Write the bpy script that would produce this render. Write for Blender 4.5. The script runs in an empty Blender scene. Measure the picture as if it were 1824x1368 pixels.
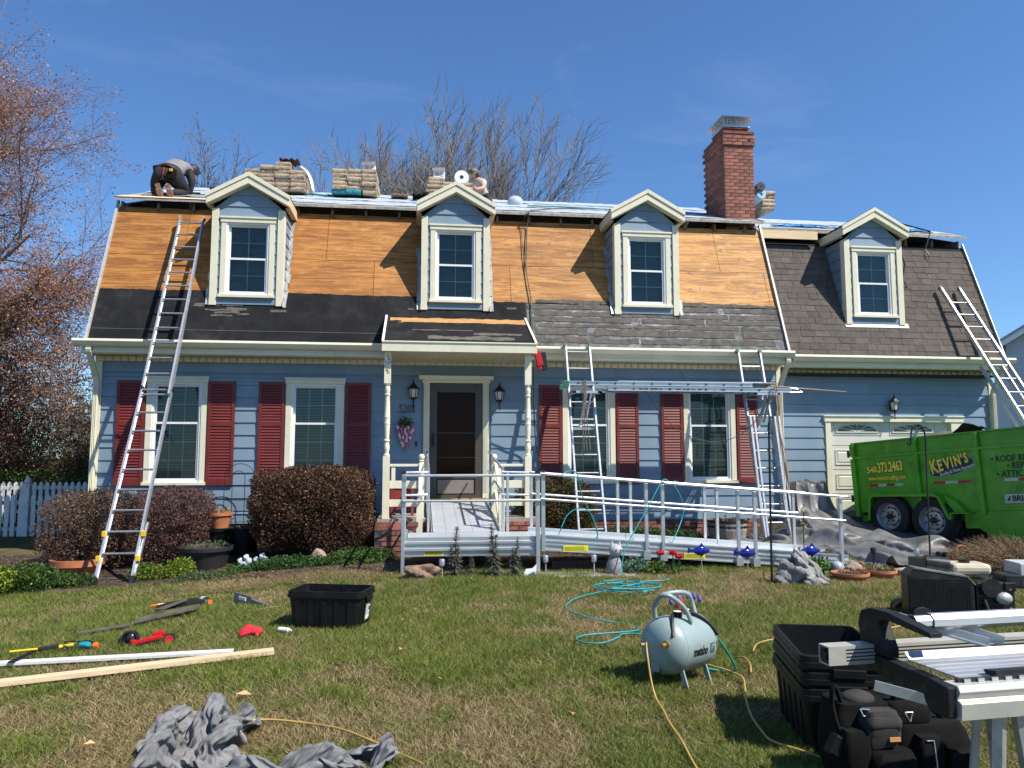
import bpy, bmesh, math, random
import numpy as np
from mathutils import Vector, Matrix, Quaternion
R = math.radians
C = bpy.context.scene.collection
SC = bpy.context.scene
random.seed(7)
# ---------------------------------------------------------------- camera
cam = bpy.data.cameras.new('camera')
cam.sensor_width = 36.0
cam.lens = 27.04
cam.clip_start = 0.05
cam.clip_end = 3000
camo = bpy.data.objects.new('camera', cam)
camo.location = (0, 0, 1.6)
camo.rotation_euler = (R(90 + 5.462), 0, R(-7.0))
C.objects.link(camo)
SC.camera = camo
# ---------------------------------------------------------------- sky and sun
SUN = Vector((0.63, -0.49, 1.0)).normalized()
world = bpy.data.worlds.new('World')
SC.world = world
world.use_nodes = True
wn = world.node_tree
sky = wn.nodes.new('ShaderNodeTexSky')
sky.sky_type = 'NISHITA'
sky.sun_disc = False
sky.sun_elevation = math.asin(SUN.z)
sky.sun_rotation = math.atan2(SUN.x, SUN.y)
sky.altitude = 0
sky.air_density = 1.08
sky.dust_density = 0.0
sky.ozone_density = 1.5
bg = wn.nodes['Background']
gain = wn.nodes.new('ShaderNodeMix'); gain.data_type = 'RGBA'; gain.blend_type = 'MULTIPLY'; gain.clamp_result = False
gain.inputs[0].default_value = 1.0; gain.inputs[7].default_value = (1.0, 1.45, 2.0, 1)   # the deep blue white balance of the photograph
wn.links.new(sky.outputs[0], gain.inputs[6])
tc = wn.nodes.new('ShaderNodeTexCoord'); mp = wn.nodes.new('ShaderNodeMapping'); mp.inputs['Scale'].default_value = (1.6, 1.6, 5.0); mp.inputs['Rotation'].default_value = (.2, .35, .4)
cl = wn.nodes.new('ShaderNodeTexNoise'); cl.inputs['Scale'].default_value = 1.7; cl.inputs['Detail'].default_value = 9; cl.inputs['Roughness'].default_value = .62; cl.inputs['Distortion'].default_value = .5
mr = wn.nodes.new('ShaderNodeMapRange'); mr.inputs[1].default_value = .57; mr.inputs[2].default_value = .85; mr.inputs[4].default_value = .14
wisp = wn.nodes.new('ShaderNodeMix'); wisp.data_type = 'RGBA'; wisp.inputs[7].default_value = (9.5, 11.0, 13.0, 1)   # faint high cirrus
wn.links.new(tc.outputs['Generated'], mp.inputs[0]); wn.links.new(mp.outputs[0], cl.inputs['Vector']); wn.links.new(cl.outputs[0], mr.inputs[0]); wn.links.new(mr.outputs[0], wisp.inputs[0])
wn.links.new(gain.outputs[2], wisp.inputs[6]); wn.links.new(wisp.outputs[2], bg.inputs[0])
bg.inputs[1].default_value = 0.052
sl = bpy.data.lights.new('sun', 'SUN')
sl.energy = 5.0
sl.angle = R(0.53)
sl.color = (1.0, 0.94, 0.84)
so = bpy.data.objects.new('sun', sl)
so.rotation_euler = SUN.to_track_quat('Z', 'Y').to_euler()
so.location = (6, -6, 14)
C.objects.link(so)
SC.view_settings.view_transform = 'Standard'
SC.view_settings.look = 'None'
SC.view_settings.gamma = 1
SC.view_settings.exposure = 0.60
SC.view_settings.use_curve_mapping = False

# ---------------------------------------------------------------- materials
MATS = {}
def nd(nt, t, **k):
    n = nt.nodes.new(t)
    for a, b in k.items():
        setattr(n, a, b)
    return n
def sock(nt, v, s):
    if hasattr(v, 'links') or isinstance(v, bpy.types.NodeSocket):
        nt.links.new(v, s)
    else:
        s.default_value = v
def mixc(nt, f, a, b, mode='MIX'):
    m = nd(nt, 'ShaderNodeMix', data_type='RGBA', blend_type=mode)
    m.clamp_factor = True
    sock(nt, f, m.inputs[0])
    for v, i in ((a, 6), (b, 7)):
        if isinstance(v, (tuple, list)):
            v = (v[0], v[1], v[2], 1)
        sock(nt, v, m.inputs[i])
    return m.outputs[2]
def math_(nt, op, a, b=0.0, c=None):
    m = nd(nt, 'ShaderNodeMath', operation=op)
    sock(nt, a, m.inputs[0]); sock(nt, b, m.inputs[1])
    if c is not None: sock(nt, c, m.inputs[2])
    return m.outputs[0]
def ramp(nt, f, p0, p1):
    m = nd(nt, 'ShaderNodeMapRange')
    m.interpolation_type = 'SMOOTHSTEP'
    sock(nt, f, m.inputs[0])
    m.inputs[1].default_value = p0; m.inputs[2].default_value = p1
    return m.outputs[0]
def coords(nt, scale=(1, 1, 1), kind='Object', rot=(0, 0, 0)):
    t = nd(nt, 'ShaderNodeTexCoord')
    m = nd(nt, 'ShaderNodeMapping')
    m.inputs['Scale'].default_value = scale
    m.inputs['Rotation'].default_value = rot
    nt.links.new(t.outputs[kind], m.inputs[0])
    return m.outputs[0]
def noise(nt, v, scale, detail=4, rough=0.6, dist=0.0):
    n = nd(nt, 'ShaderNodeTexNoise')
    n.inputs['Scale'].default_value = scale
    n.inputs['Detail'].default_value = detail
    n.inputs['Roughness'].default_value = rough
    n.inputs['Distortion'].default_value = dist
    if v is not None: nt.links.new(v, n.inputs['Vector'])
    return n.outputs[0]
def newmat(name):
    m = bpy.data.materials.new(name)
    m.use_nodes = True
    return m, m.node_tree, m.node_tree.nodes['Principled BSDF']
def bump(nt, p, h, s=0.3, d=0.01):
    b = nd(nt, 'ShaderNodeBump')
    b.inputs['Strength'].default_value = s
    b.inputs['Distance'].default_value = d
    nt.links.new(h, b.inputs['Height'])
    nt.links.new(b.outputs[0], p.inputs['Normal'])
def M(name, col=(.5, .5, .5), rough=.6, metal=0., var=.12, sc=6., st=(1, 1, 1), bmp=.15, bsc=60., dirt=None, dirt_amt=.0, dirt_sc=3., objcol=False, rnd=0., spec=.5, coat=0., attr=None, trans=0., bd=.004):
    """general surface: noise varied colour, fine relief, patches of dirt"""
    if name in MATS: return MATS[name]
    m, nt, p = newmat(name)
    v = coords(nt, st)
    n1 = noise(nt, v, sc, 5, .62)
    f = ramp(nt, n1, .3, .7)
    lo = tuple(c * (1 - var) for c in col); hi = tuple(min(1, c * (1 + var)) for c in col)
    c = mixc(nt, f, lo, hi)
    if objcol:
        oi = nd(nt, 'ShaderNodeObjectInfo')
        c = mixc(nt, 1.0, c, oi.outputs['Color'], 'MULTIPLY')
    if rnd:
        oi = nd(nt, 'ShaderNodeObjectInfo')
        hs = nd(nt, 'ShaderNodeHueSaturation')
        mr = nd(nt, 'ShaderNodeMapRange')
        nt.links.new(oi.outputs['Random'], mr.inputs[0])
        mr.inputs[3].default_value = 1 - rnd; mr.inputs[4].default_value = 1 + rnd
        nt.links.new(mr.outputs[0], hs.inputs['Value']); nt.links.new(c, hs.inputs['Color'])
        c = hs.outputs[0]
    if attr:
        a = nd(nt, 'ShaderNodeAttribute', attribute_name=attr)
        c = mixc(nt, 1.0, c, a.outputs['Color'], 'MULTIPLY')
    if dirt is not None:
        n2 = noise(nt, coords(nt, st), dirt_sc, 6, .7, .4)
        c = mixc(nt, math_(nt, 'MULTIPLY', ramp(nt, n2, .5, .72), dirt_amt), c, dirt)
    nt.links.new(c, p.inputs['Base Color'])
    p.inputs['Metallic'].default_value = metal
    p.inputs['Specular IOR Level'].default_value = spec
    p.inputs['Coat Weight'].default_value = coat
    n3 = noise(nt, v, bsc, 4, .6)
    rr = math_(nt, 'MULTIPLY_ADD', n3, .25, rough - .125)
    nt.links.new(rr, p.inputs['Roughness'])
    if bmp: bump(nt, p, n3, bmp, bd)
    MATS[name] = m
    return m

# ---------------------------------------------------------------- mesh building
class MB:
    def __init__(s): s.v = []; s.f = []; s.m = []; s.cur = 0
    def add(s, vs, fs):
        b = len(s.v); s.v += [tuple(x) for x in vs]
        for f in fs: s.f.append(tuple(i + b for i in f)); s.m.append(s.cur)
        return s
    def box(s, x0, x1, y0, y1, z0, z1):
        return s.add([(x0,y0,z0),(x1,y0,z0),(x1,y1,z0),(x0,y1,z0),(x0,y0,z1),(x1,y0,z1),(x1,y1,z1),(x0,y1,z1)],
                     [(0,3,2,1),(4,5,6,7),(0,1,5,4),(1,2,6,5),(2,3,7,6),(3,0,4,7)])
    def obox(s, c, sz, mat=None, tilt=None):
        """oriented box: centre, size, rotation matrix"""
        hx, hy, hz = sz[0]/2, sz[1]/2, sz[2]/2
        q = [Vector(p) for p in [(-hx,-hy,-hz),(hx,-hy,-hz),(hx,hy,-hz),(-hx,hy,-hz),(-hx,-hy,hz),(hx,-hy,hz),(hx,hy,hz),(-hx,hy,hz)]]
        if mat is not None: q = [mat @ p for p in q]
        return s.add([p + Vector(c) for p in q], [(0,3,2,1),(4,5,6,7),(0,1,5,4),(1,2,6,5),(2,3,7,6),(3,0,4,7)])
    def beam(s, a, b, w, h, up=(0, 0, 1)):
        a = Vector(a); b = Vector(b); d = b - a; L = d.length; d.normalize()
        u = Vector(up); r = d.cross(u)
        if r.length < 1e-4: r = d.cross(Vector((0, 1, 0)))
        r.normalize(); u = r.cross(d)
        m = Matrix((r, d, u)).transposed()
        return s.obox((a + b) / 2, (w, L, h), m)
    def tube(s, pts, r, n=8, cap=True):
        pts = [Vector(p) for p in pts]
        rs = r if isinstance(r, (list, tuple)) else [r] * len(pts)
        b = len(s.v); up = None
        for i, p in enumerate(pts):
            d = (pts[min(i+1, len(pts)-1)] - pts[max(i-1, 0)])
            if d.length < 1e-9: d = Vector((0, 0, 1))
            d.normalize()
            if up is None:
                up = Vector((0, 0, 1)) if abs(d.z) < .9 else Vector((1, 0, 0))
            x = up - d * up.dot(d)
            if x.length < 1e-5: x = d.orthogonal()
            x.normalize(); up = x; y = d.cross(x)
            for k in range(n):
                a = 2 * math.pi * (k + .5) / n
                s.v.append(tuple(p + (x * math.cos(a) + y * math.sin(a)) * rs[i]))
        for i in range(len(pts) - 1):
            for k in range(n):
                a0 = b + i*n + k; a1 = b + i*n + (k+1) % n
                s.f.append((a0, a1, a1 + n, a0 + n)); s.m.append(s.cur)
        if cap:
            s.f.append(tuple(b + k for k in reversed(range(n)))); s.m.append(s.cur)
            e = b + (len(pts)-1)*n
            s.f.append(tuple(e + k for k in range(n))); s.m.append(s.cur)
        return s
    def cyl(s, a, b, r, n=12, r2=None):
        return s.tube([a, b], [r, r if r2 is None else r2], n)
    def lathe(s, prof, c=(0, 0, 0), n=20, mat=None, sx=1., sy=1., cap=True):
        """profile of (radius, z)"""
        b = len(s.v); c = Vector(c)
        for r, z in prof:
            for k in range(n):
                a = 2*math.pi*k/n
                p = Vector((math.cos(a)*r*sx, math.sin(a)*r*sy, z))
                if mat is not None: p = mat @ p
                s.v.append(tuple(p + c))
        for i in range(len(prof)-1):
            for k in range(n):
                a0 = b+i*n+k; a1 = b+i*n+(k+1) % n
                s.f.append((a0, a1, a1+n, a0+n)); s.m.append(s.cur)
        if cap:
            s.f.append(tuple(b+k for k in reversed(range(n)))); s.m.append(s.cur)
            e = b+(len(prof)-1)*n
            s.f.append(tuple(e+k for k in range(n))); s.m.append(s.cur)
        return s
    def prism(s, poly, y0, y1, axis='y'):
        """polygon extruded: axis y -> poly in (x,z); axis x -> poly in (y,z); axis z -> poly in (x,y)"""
        n = len(poly)
        def P(a, b, t):
            return (a, t, b) if axis == 'y' else ((t, a, b) if axis == 'x' else (a, b, t))
        vs = [P(a, b, y0) for a, b in poly] + [P(a, b, y1) for a, b in poly]
        fs = [tuple(range(n)), tuple(reversed(range(n, 2*n)))]
        fs += [(i, i+n, (i+1) % n+n, (i+1) % n) for i in range(n)]
        return s.add(vs, fs)
    def ball(s, c, r, n=12, m=8, sx=1., sy=1., sz=1., mat=None):
        prof = [(max(1e-4, math.sin(math.pi*i/m))*r, -math.cos(math.pi*i/m)*r*sz) for i in range(m+1)]
        return s.lathe(prof, c, n, mat, sx, sy)
    def quad(s, a, b, c, d): return s.add([a, b, c, d], [(0, 1, 2, 3)])
    def sheet(s, grid, th=.01):
        """grid[i][j] of points -> thick sheet along mean normal"""
        ni, nj = len(grid), len(grid[0])
        b = len(s.v)
        for row in grid:
            for p in row: s.v.append(tuple(p))
        nrm = (Vector(grid[0][-1]) - Vector(grid[0][0])).cross(Vector(grid[-1][0]) - Vector(grid[0][0])).normalized() * th
        for row in grid:
            for p in row: s.v.append(tuple(Vector(p) + nrm))
        N = ni*nj
        for i in range(ni-1):
            for j in range(nj-1):
                q = (b+i*nj+j, b+i*nj+j+1, b+(i+1)*nj+j+1, b+(i+1)*nj+j)
                s.f.append(tuple(x+N for x in q)); s.m.append(s.cur)
                s.f.append(tuple(reversed(q))); s.m.append(s.cur)
        edge = [(0, j) for j in range(nj)] + [(i, nj-1) for i in range(1, ni)] + [(ni-1, j) for j in range(nj-2, -1, -1)] + [(i, 0) for i in range(ni-2, 0, -1)]
        for k in range(len(edge)):
            i0, j0 = edge[k]; i1, j1 = edge[(k+1) % len(edge)]
            a = b+i0*nj+j0; c = b+i1*nj+j1
            s.f.append((a, c, c+N, a+N)); s.m.append(s.cur)
        return s
    def mesh(s, name, mats, off=(0, 0, 0), smooth=None, fixn=True):
        me = bpy.data.meshes.new(name)
        ox, oy, oz = off
        me.from_pydata([(x-ox, y-oy, z-oz) for x, y, z in s.v], [], s.f)
        if not isinstance(mats, (list, tuple)): mats = [mats]
        for m in mats: me.materials.append(m)
        if any(s.m): me.polygons.foreach_set('material_index', s.m)
        if fixn:
            bm = bmesh.new(); bm.from_mesh(me)
            bmesh.ops.recalc_face_normals(bm, faces=bm.faces)
            bm.to_mesh(me); bm.free()
        if smooth:
            me.polygons.foreach_set('use_smooth', [True]*len(me.polygons))
            me.set_sharp_from_angle(angle=R(smooth))
        me.update()
        return me

ROOT = {}
def thing(name, label, cat, loc=(0, 0, 0), rotz=0., group=None, rot=None):
    o = bpy.data.objects.new(name, None)
    C.objects.link(o)
    o.empty_display_size = .1
    o.location = loc
    o.rotation_euler = rot if rot else (0, 0, rotz)
    o['label'] = label; o['category'] = cat
    if group: o['group'] = group
    return o
def rootloc(o):
    v = Vector((0, 0, 0))
    while o is not None:
        v += o.location; o = o.parent
    return v
def obj(name, mb, mat, parent=None, world=True, smooth=None, loc=None, bevel=0., col=None, kind=None, label=None, fixn=True):
    """one mesh object; mb may be an MB or ready mesh. world=True: coordinates are world ones (parents unrotated)"""
    if isinstance(mb, MB):
        off = (0, 0, 0)
        base = rootloc(parent) if (parent is not None and world) else Vector((0, 0, 0))
        if loc is not None:
            off = Vector(loc)
        me = mb.mesh(name, mat, off if loc is not None else base, smooth, fixn)
    else:
        me = mb; base = rootloc(parent) if (parent is not None and world) else Vector((0, 0, 0))
    o = bpy.data.objects.new(name, me)
    C.objects.link(o)
    o.parent = parent
    if loc is not None: o.location = Vector(loc) - (base if world else Vector((0, 0, 0)))
    if bevel:
        b = o.modifiers.new('bevel', 'BEVEL'); b.width = bevel; b.segments = 2; b.limit_method = 'ANGLE'; b.angle_limit = R(40)
    if col: o.color = (col[0], col[1], col[2], 1)
    if kind: o['kind'] = kind
    if label: o['label'] = label
    return o
def tag(o, label=None, cat=None, group=None, kind=None):
    if label: o['label'] = label
    if cat: o['category'] = cat
    if group: o['group'] = group
    if kind: o['kind'] = kind
    return o
def one(name, mb, mat, label, cat, loc=None, group=None, **k):
    """a thing that is one mesh"""
    o = obj(name, mb, mat, None, loc=loc, **k)
    return tag(o, label, cat, group)
def dup(o, loc=None, rotz=None, label=None, parent=None, col=None):
    c = o.copy(); C.objects.link(c)
    if parent is not None: c.parent = parent
    if loc is not None: c.location = loc
    if rotz is not None: c.rotation_euler.z = rotz
    if label: c['label'] = label
    if col: c.color = (*col, 1)
    for ch in list(o.children):
        d = dup(ch, parent=c)
    return c
def sm(a, b, x):
    t = np.clip((x-a)/(b-a), 0, 1)
    return t*t*(3-2*t)
def G(x, y):
    """height of the yard"""
    L = 1-sm(-4, -.5, x)
    return float(.15*sm(4, 9, y)*(1-L) - .06*L*sm(4, 9, y) + .07*sm(11, 13, y) + .25*sm(9.3, 13.5, y)*sm(5.6, 6.8, x))
def text_mesh(txt, size, mat_name_mat, extrude=.002, bold=0., shear=0., spacing=1., align='LEFT'):
    cu = bpy.data.curves.new('lettering', 'FONT')
    cu.body = txt; cu.size = size; cu.extrude = extrude; cu.offset = bold; cu.shear = shear
    cu.space_character = spacing; cu.align_x = align; cu.resolution_u = 2
    to = bpy.data.objects.new('lettering', cu)
    C.objects.link(to)
    dg = bpy.context.evaluated_depsgraph_get()
    me = bpy.data.meshes.new_from_object(to.evaluated_get(dg))
    bpy.data.objects.remove(to); bpy.data.curves.remove(cu)
    me.materials.clear(); me.materials.append(mat_name_mat)
    me.name = 'lettering'
    return me
def lerp(a, b, t): return a + (b-a)*t
def catmull(P, k=6):
    P = [Vector(p) for p in P]; out = []
    for i in range(len(P)-1):
        p0 = P[max(i-1, 0)]; p1 = P[i]; p2 = P[i+1]; p3 = P[min(i+2, len(P)-1)]
        for j in range(k):
            t = j/k
            out.append(.5*((2*p1)+(p2-p0)*t+(2*p0-5*p1+4*p2-p3)*t*t+(3*p1-p0-3*p2+p3)*t**3))
    out.append(P[-1])
    return out
# ---------------------------------------------------------------- settling cloth
def crumple(m, w, h, start, frames=30, seed=1, bending=15., dist=.01):
    """a gathered sheet falls to flat ground in a short cloth simulation; returns an m x m grid of points"""
    rn = np.random.RandomState(seed)
    U, V = np.meshgrid(np.linspace(-.5, .5, m), np.linspace(-.5, .5, m))
    P = start(U, V, rn.rand(8)*6.28); P[..., 2] += .015*rn.rand(m, m)
    k = np.arange(m*m).reshape(m, m)
    F = np.stack([k[:-1, :-1], k[:-1, 1:], k[1:, 1:], k[1:, :-1]], -1).reshape(-1, 4)
    me = bpy.data.meshes.new('falling_sheet'); me.from_pydata(P.reshape(-1, 3).tolist(), [], F.tolist())
    o = bpy.data.objects.new('falling_sheet', me); SC.collection.objects.link(o)
    o.shape_key_add(name='Basis'); q = o.shape_key_add(name='rest')
    q.data.foreach_set('co', np.stack([U*w, V*h, U*0], -1).ravel())
    md = o.modifiers.new('cloth', 'CLOTH'); s = md.settings
    s.quality = 4; s.mass = .25; s.bending_stiffness = bending; s.tension_stiffness = 12; s.compression_stiffness = 12; s.shear_stiffness = 4; s.air_damping = 2.5
    s.rest_shape_key = q
    c = md.collision_settings; c.use_collision = True; c.distance_min = dist; c.use_self_collision = True; c.self_distance_min = dist
    gm_ = bpy.data.meshes.new('floor'); gm_.from_pydata([(-4, -4, 0), (4, -4, 0), (4, 4, 0), (-4, 4, 0)], [], [(0, 1, 2, 3)])
    go = bpy.data.objects.new('floor', gm_); SC.collection.objects.link(go)
    go.modifiers.new('col', 'COLLISION'); go.collision.cloth_friction = 30; go.collision.thickness_outer = .008
    md.point_cache.frame_start = 1; md.point_cache.frame_end = frames+2
    for f in range(1, frames+1): SC.frame_set(f)
    ev = o.evaluated_get(bpy.context.evaluated_depsgraph_get()).to_mesh()
    R_ = np.empty(len(ev.vertices)*3, np.float32); ev.vertices.foreach_get('co', R_)
    bpy.data.objects.remove(o); bpy.data.objects.remove(go); SC.frame_set(1)
    return R_.reshape(m, m, 3)
def start_heap(U, V, a):
    th = np.arctan2(V, U); rr = np.sqrt(U*U+V*V)
    z = .08+.12*np.exp(-((rr-.30)/.14)**2)*(.85+.25*np.sin(th*2+.4))+.05*np.sin(th*3+a[0]+3*np.sin(rr*6))+.04*np.sin(U*13+a[1]+1.5*np.sin(V*7))
    return np.stack([U*.84, V*1.0, np.maximum(z*.9, .02)], -1)
def start_tail(U, V, a):
    z = .05+.08*np.sin(U*17+a[0]+1.8*np.sin(V*4+a[1]))+.06*np.sin(V*9+a[2]+1.8*np.sin(U*5+a[3]))
    return np.stack([U*.95, V*.5, np.maximum(z*.8, .015)], -1)
def start_sheet(U, V, a):
    z = .16+.15*np.sin(U*14+a[0]+2.0*np.sin(V*4+a[1]))+.12*np.sin(V*18+a[2]+1.8*np.sin(U*5+a[3]))+.05*np.sin(U*35+V*12+a[4])
    return np.stack([U*2.55, V*2.4, np.maximum(z, .015)], -1)
# the tarps settle before anything else is in the scene
HEAP = crumple(64, 1.20, 1.40, start_heap, 30, 7, 22.)
SHEET = crumple(76, 3.7, 3.5, start_sheet, 27, 6, 5., .012)
TAIL = crumple(44, 1.22, .72, start_tail, 24, 5, 12.)
# ---------------------------------------------------------------- house materials
m_siding = M('blue_grey_siding', (.168, .238, .305), .55, var=.07, sc=2.2, st=(1, 1, .35), bmp=.25, bsc=90, rnd=.05, dirt=(.25, .32, .38), dirt_amt=.35, dirt_sc=1.6)
m_cream = M('cream_trim', (.68, .64, .48), .5, var=.05, sc=3, bmp=.08, bsc=40, dirt=(.45, .42, .33), dirt_amt=.22, dirt_sc=5)
m_white = M('white_vinyl', (.74, .75, .74), .4, var=.03, bmp=.03, dirt=(.55, .56, .53), dirt_amt=.2, dirt_sc=8)
m_shutter = M('dark_red_shutter', (.145, .015, .011), .5, var=.12, sc=4, bmp=.1, dirt=(.19, .04, .035), dirt_amt=.3)
m_blind = M('grey_green_blind', (.50, .56, .53), .6, var=.05, bmp=0)
m_grille = M('grey_green_grille', (.72, .78, .75), .5, bmp=0)
m_dark = M('dark_interior', (.02, .02, .02), .9, var=.3, bmp=0)
m_oldwood = M('old_rafter_wood', (.16, .10, .06), .8, var=.4, sc=12, bmp=.4)
m_newwood = M('new_lumber', (.72, .54, .33), .6, var=.12, sc=5, st=(.4, 6, 6), bmp=.2, dirt=(.5, .33, .17), dirt_amt=.4, dirt_sc=5)
m_flash = M('dull_flashing', (.42, .43, .42), .45, metal=.35, var=.25, sc=9, bmp=.3, bsc=25, dirt=(.2, .2, .2), dirt_amt=.5, dirt_sc=9)
m_concrete = M('concrete', (.28, .26, .23), .85, var=.15, sc=5, bmp=.4, bsc=120)
m_felt = M('roofing_felt', (.0155, .0155, .017), .82, var=.25, sc=3, st=(1, 1, 1), bmp=.35, bsc=30, dirt=(.10, .098, .092), dirt_amt=.20, dirt_sc=1.6, bd=.008, spec=.12)
m_oldshingle = M('old_shingle_remnant', (.098, .086, .072), .9, var=.3, sc=7, bmp=.6, bsc=150, dirt=(.035, .033, .03), dirt_amt=.7, dirt_sc=4, bd=.008)
m_residue = M('asphalt_residue', (.12, .122, .125), .85, var=.5, sc=6, st=(1, 1, 1.6), bmp=.6, bsc=60, dirt=(.42, .43, .44), dirt_amt=.75, dirt_sc=3.2, bd=.01)
m_shingle = M('weathered_shingle', (.085, .071, .060), .92, var=.18, sc=9, bmp=.8, bsc=260, rnd=.16, dirt=(.13, .115, .10), dirt_amt=.4, dirt_sc=2.2)
m_brick = M('red_brick', (.235, .082, .058), .85, var=.3, sc=14, bmp=.6, bsc=90, rnd=.38, dirt=(.40, .27, .18), dirt_amt=.5, dirt_sc=5)
m_mortar = M('mortar', (.36, .33, .29), .95, var=.2, sc=20, bmp=.5)
m_blackmetal = M('black_metal', (.018, .018, .02), .45, metal=.3, var=.2, bmp=.1)

def plywood():
    m, nt, p = newmat('plywood_sheathing')
    v = coords(nt, (.55, 6, 6))
    n1 = noise(nt, v, 1.7, 8, .7, 1.3)
    c = mixc(nt, ramp(nt, n1, .38, .62), (.25, .095, .012), (.47, .222, .048))
    v2 = coords(nt, (.6, 15, 15))
    n2 = noise(nt, v2, 3.0, 5, .7, .3)
    c = mixc(nt, math_(nt, 'MULTIPLY', ramp(nt, n2, .52, .62), .65), c, (.11, .045, .012))
    n4 = noise(nt, coords(nt, (1.6, 9, 9)), 5.5, 3, .8, .2)
    c = mixc(nt, math_(nt, 'MULTIPLY', ramp(nt, n4, .66, .70), .75), c, (.05, .03, .018))
    n5 = noise(nt, coords(nt, (.5, 1, 1)), 1.1, 3, .6)
    c = mixc(nt, math_(nt, 'MULTIPLY', ramp(nt, n5, .45, .7), .35), c, (.20, .085, .014))
    # knots
    vo = nd(nt, 'ShaderNodeTexVoronoi'); vo.inputs['Scale'].default_value = 3.1; vo.inputs['Randomness'].default_value = 1
    nt.links.new(coords(nt, (.8, 1, 1.5)), vo.inputs['Vector'])
    k = ramp(nt, vo.outputs['Distance'], .085, .03)
    c = mixc(nt, math_(nt, 'MULTIPLY', k, .8), c, (.09, .05, .03))
    halo = ramp(nt, vo.outputs['Distance'], .26, .06)
    c = mixc(nt, math_(nt, 'MULTIPLY', halo, .35), c, (.58, .34, .12))
    vo2 = nd(nt, 'ShaderNodeTexVoronoi'); vo2.inputs['Scale'].default_value = 13
    nt.links.new(coords(nt, (1, 1, 3.0)), vo2.inputs['Vector'])
    k2 = math_(nt, 'MULTIPLY', ramp(nt, vo2.outputs['Distance'], .20, .12), ramp(nt, noise(nt, coords(nt), 1.7, 2), .46, .54))
    c = mixc(nt, k2, c, (.07, .055, .04))
    oi = nd(nt, 'ShaderNodeObjectInfo')
    c = mixc(nt, 1.0, c, oi.outputs['Color'], 'MULTIPLY')
    nt.links.new(c, p.inputs['Base Color'])
    p.inputs['Roughness'].default_value = .7
    bump(nt, p, n2, .3, .006)
    return m
m_ply = plywood()
def underlay():
    m, nt, p = newmat('printed_underlayment')
    v = coords(nt, (1, 1, 1))
    n1 = noise(nt, coords(nt, (1, 2.5, 1)), 2.2, 5, .6, .5)
    c = mixc(nt, ramp(nt, n1, .35, .7), (.36, .42, .47), (.52, .57, .61))
    sx = nd(nt, 'ShaderNodeSeparateXYZ'); nt.links.new(v, sx.inputs[0])
    wy = math_(nt, 'FRACT', math_(nt, 'MULTIPLY', sx.outputs['Y'], 5.2))
    wx = noise(nt, coords(nt, (1, .02, 1)), 24, 2, .8)
    yy = math_(nt, 'FLOOR', math_(nt, 'MULTIPLY', sx.outputs['Y'], 5.2))
    cb = nd(nt, 'ShaderNodeCombineXYZ'); nt.links.new(sx.outputs['X'], cb.inputs[0]); nt.links.new(yy, cb.inputs[1])
    w2 = noise(nt, cb.outputs[0], 5.5, 3, .8)
    k = math_(nt, 'MULTIPLY', ramp(nt, w2, .52, .56), math_(nt, 'LESS_THAN', wy, .34))
    c = mixc(nt, math_(nt, 'MULTIPLY', k, .75), c, (.16, .25, .42))
    nt.links.new(c, p.inputs['Base Color'])
    p.inputs['Roughness'].default_value = .45
    bump(nt, p, n1, .5, .02)
    return m
m_under = underlay()
def glass(name, tint=(.8, .9, .88), a=.10, ior=1.45):
    m, nt, p = newmat(name)
    nt.nodes.remove(p)
    out = nt.nodes['Material Output']
    t = nd(nt, 'ShaderNodeBsdfTransparent'); t.inputs[0].default_value = (*tint, 1)
    gl = nd(nt, 'ShaderNodeBsdfGlossy'); gl.inputs['Roughness'].default_value = .03
    lw = nd(nt, 'ShaderNodeFresnel'); lw.inputs[0].default_value = ior
    f = math_(nt, 'ADD', lw.outputs[0], a)
    mx = nd(nt, 'ShaderNodeMixShader')
    nt.links.new(f, mx.inputs[0]); nt.links.new(t.outputs[0], mx.inputs[1]); nt.links.new(gl.outputs[0], mx.inputs[2])
    nt.links.new(mx.outputs[0], out.inputs[0])
    return m
m_glass = glass('window_glass', (.72, .80, .79), .0)
m_doorglass = glass('storm_door_glass', (.62, .5, .48), -.0, 1.18)

SL = R(68.42); TS = math.tan(SL)
def RY(z, dy=0., off=0.):      # y of the steep roof at height z
    return 13.1 + dy + (z-3.495)/TS - off/math.sin(SL)
HOUSE = thing('house', 'blue grey two storey house with torn off gambrel roof and red shutters', 'house', (.65, 13.6, .2))

# ---------------------------------------------------------------- walls and siding
def cells(x0, x1, z0, z1, holes):
    xs = sorted({x0, x1, *[min(max(h[i], x0), x1) for h in holes for i in (0, 1)]})
    zs = sorted({z0, z1, *[min(max(h[i], z0), z1) for h in holes for i in (2, 3)]})
    for i in range(len(xs)-1):
        for j in range(len(zs)-1):
            cx = (xs[i]+xs[i+1])/2; cz = (zs[j]+zs[j+1])/2
            if xs[i+1]-xs[i] < 1e-4 or zs[j+1]-zs[j] < 1e-4: continue
            if not any(h[0] < cx < h[1] and h[2] < cz < h[3] for h in holes):
                yield xs[i], xs[i+1], zs[j], zs[j+1]
EXPO = .2115
def board(x0, x1, za, zb, Y, full=True):
    m = MB()
    m.prism([(Y-.030, za), (Y-.003, za), (Y-.003, zb+.012), (Y-.012, zb+.012)], x0+.0012, x1-.0012, 'x')
    return m
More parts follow.
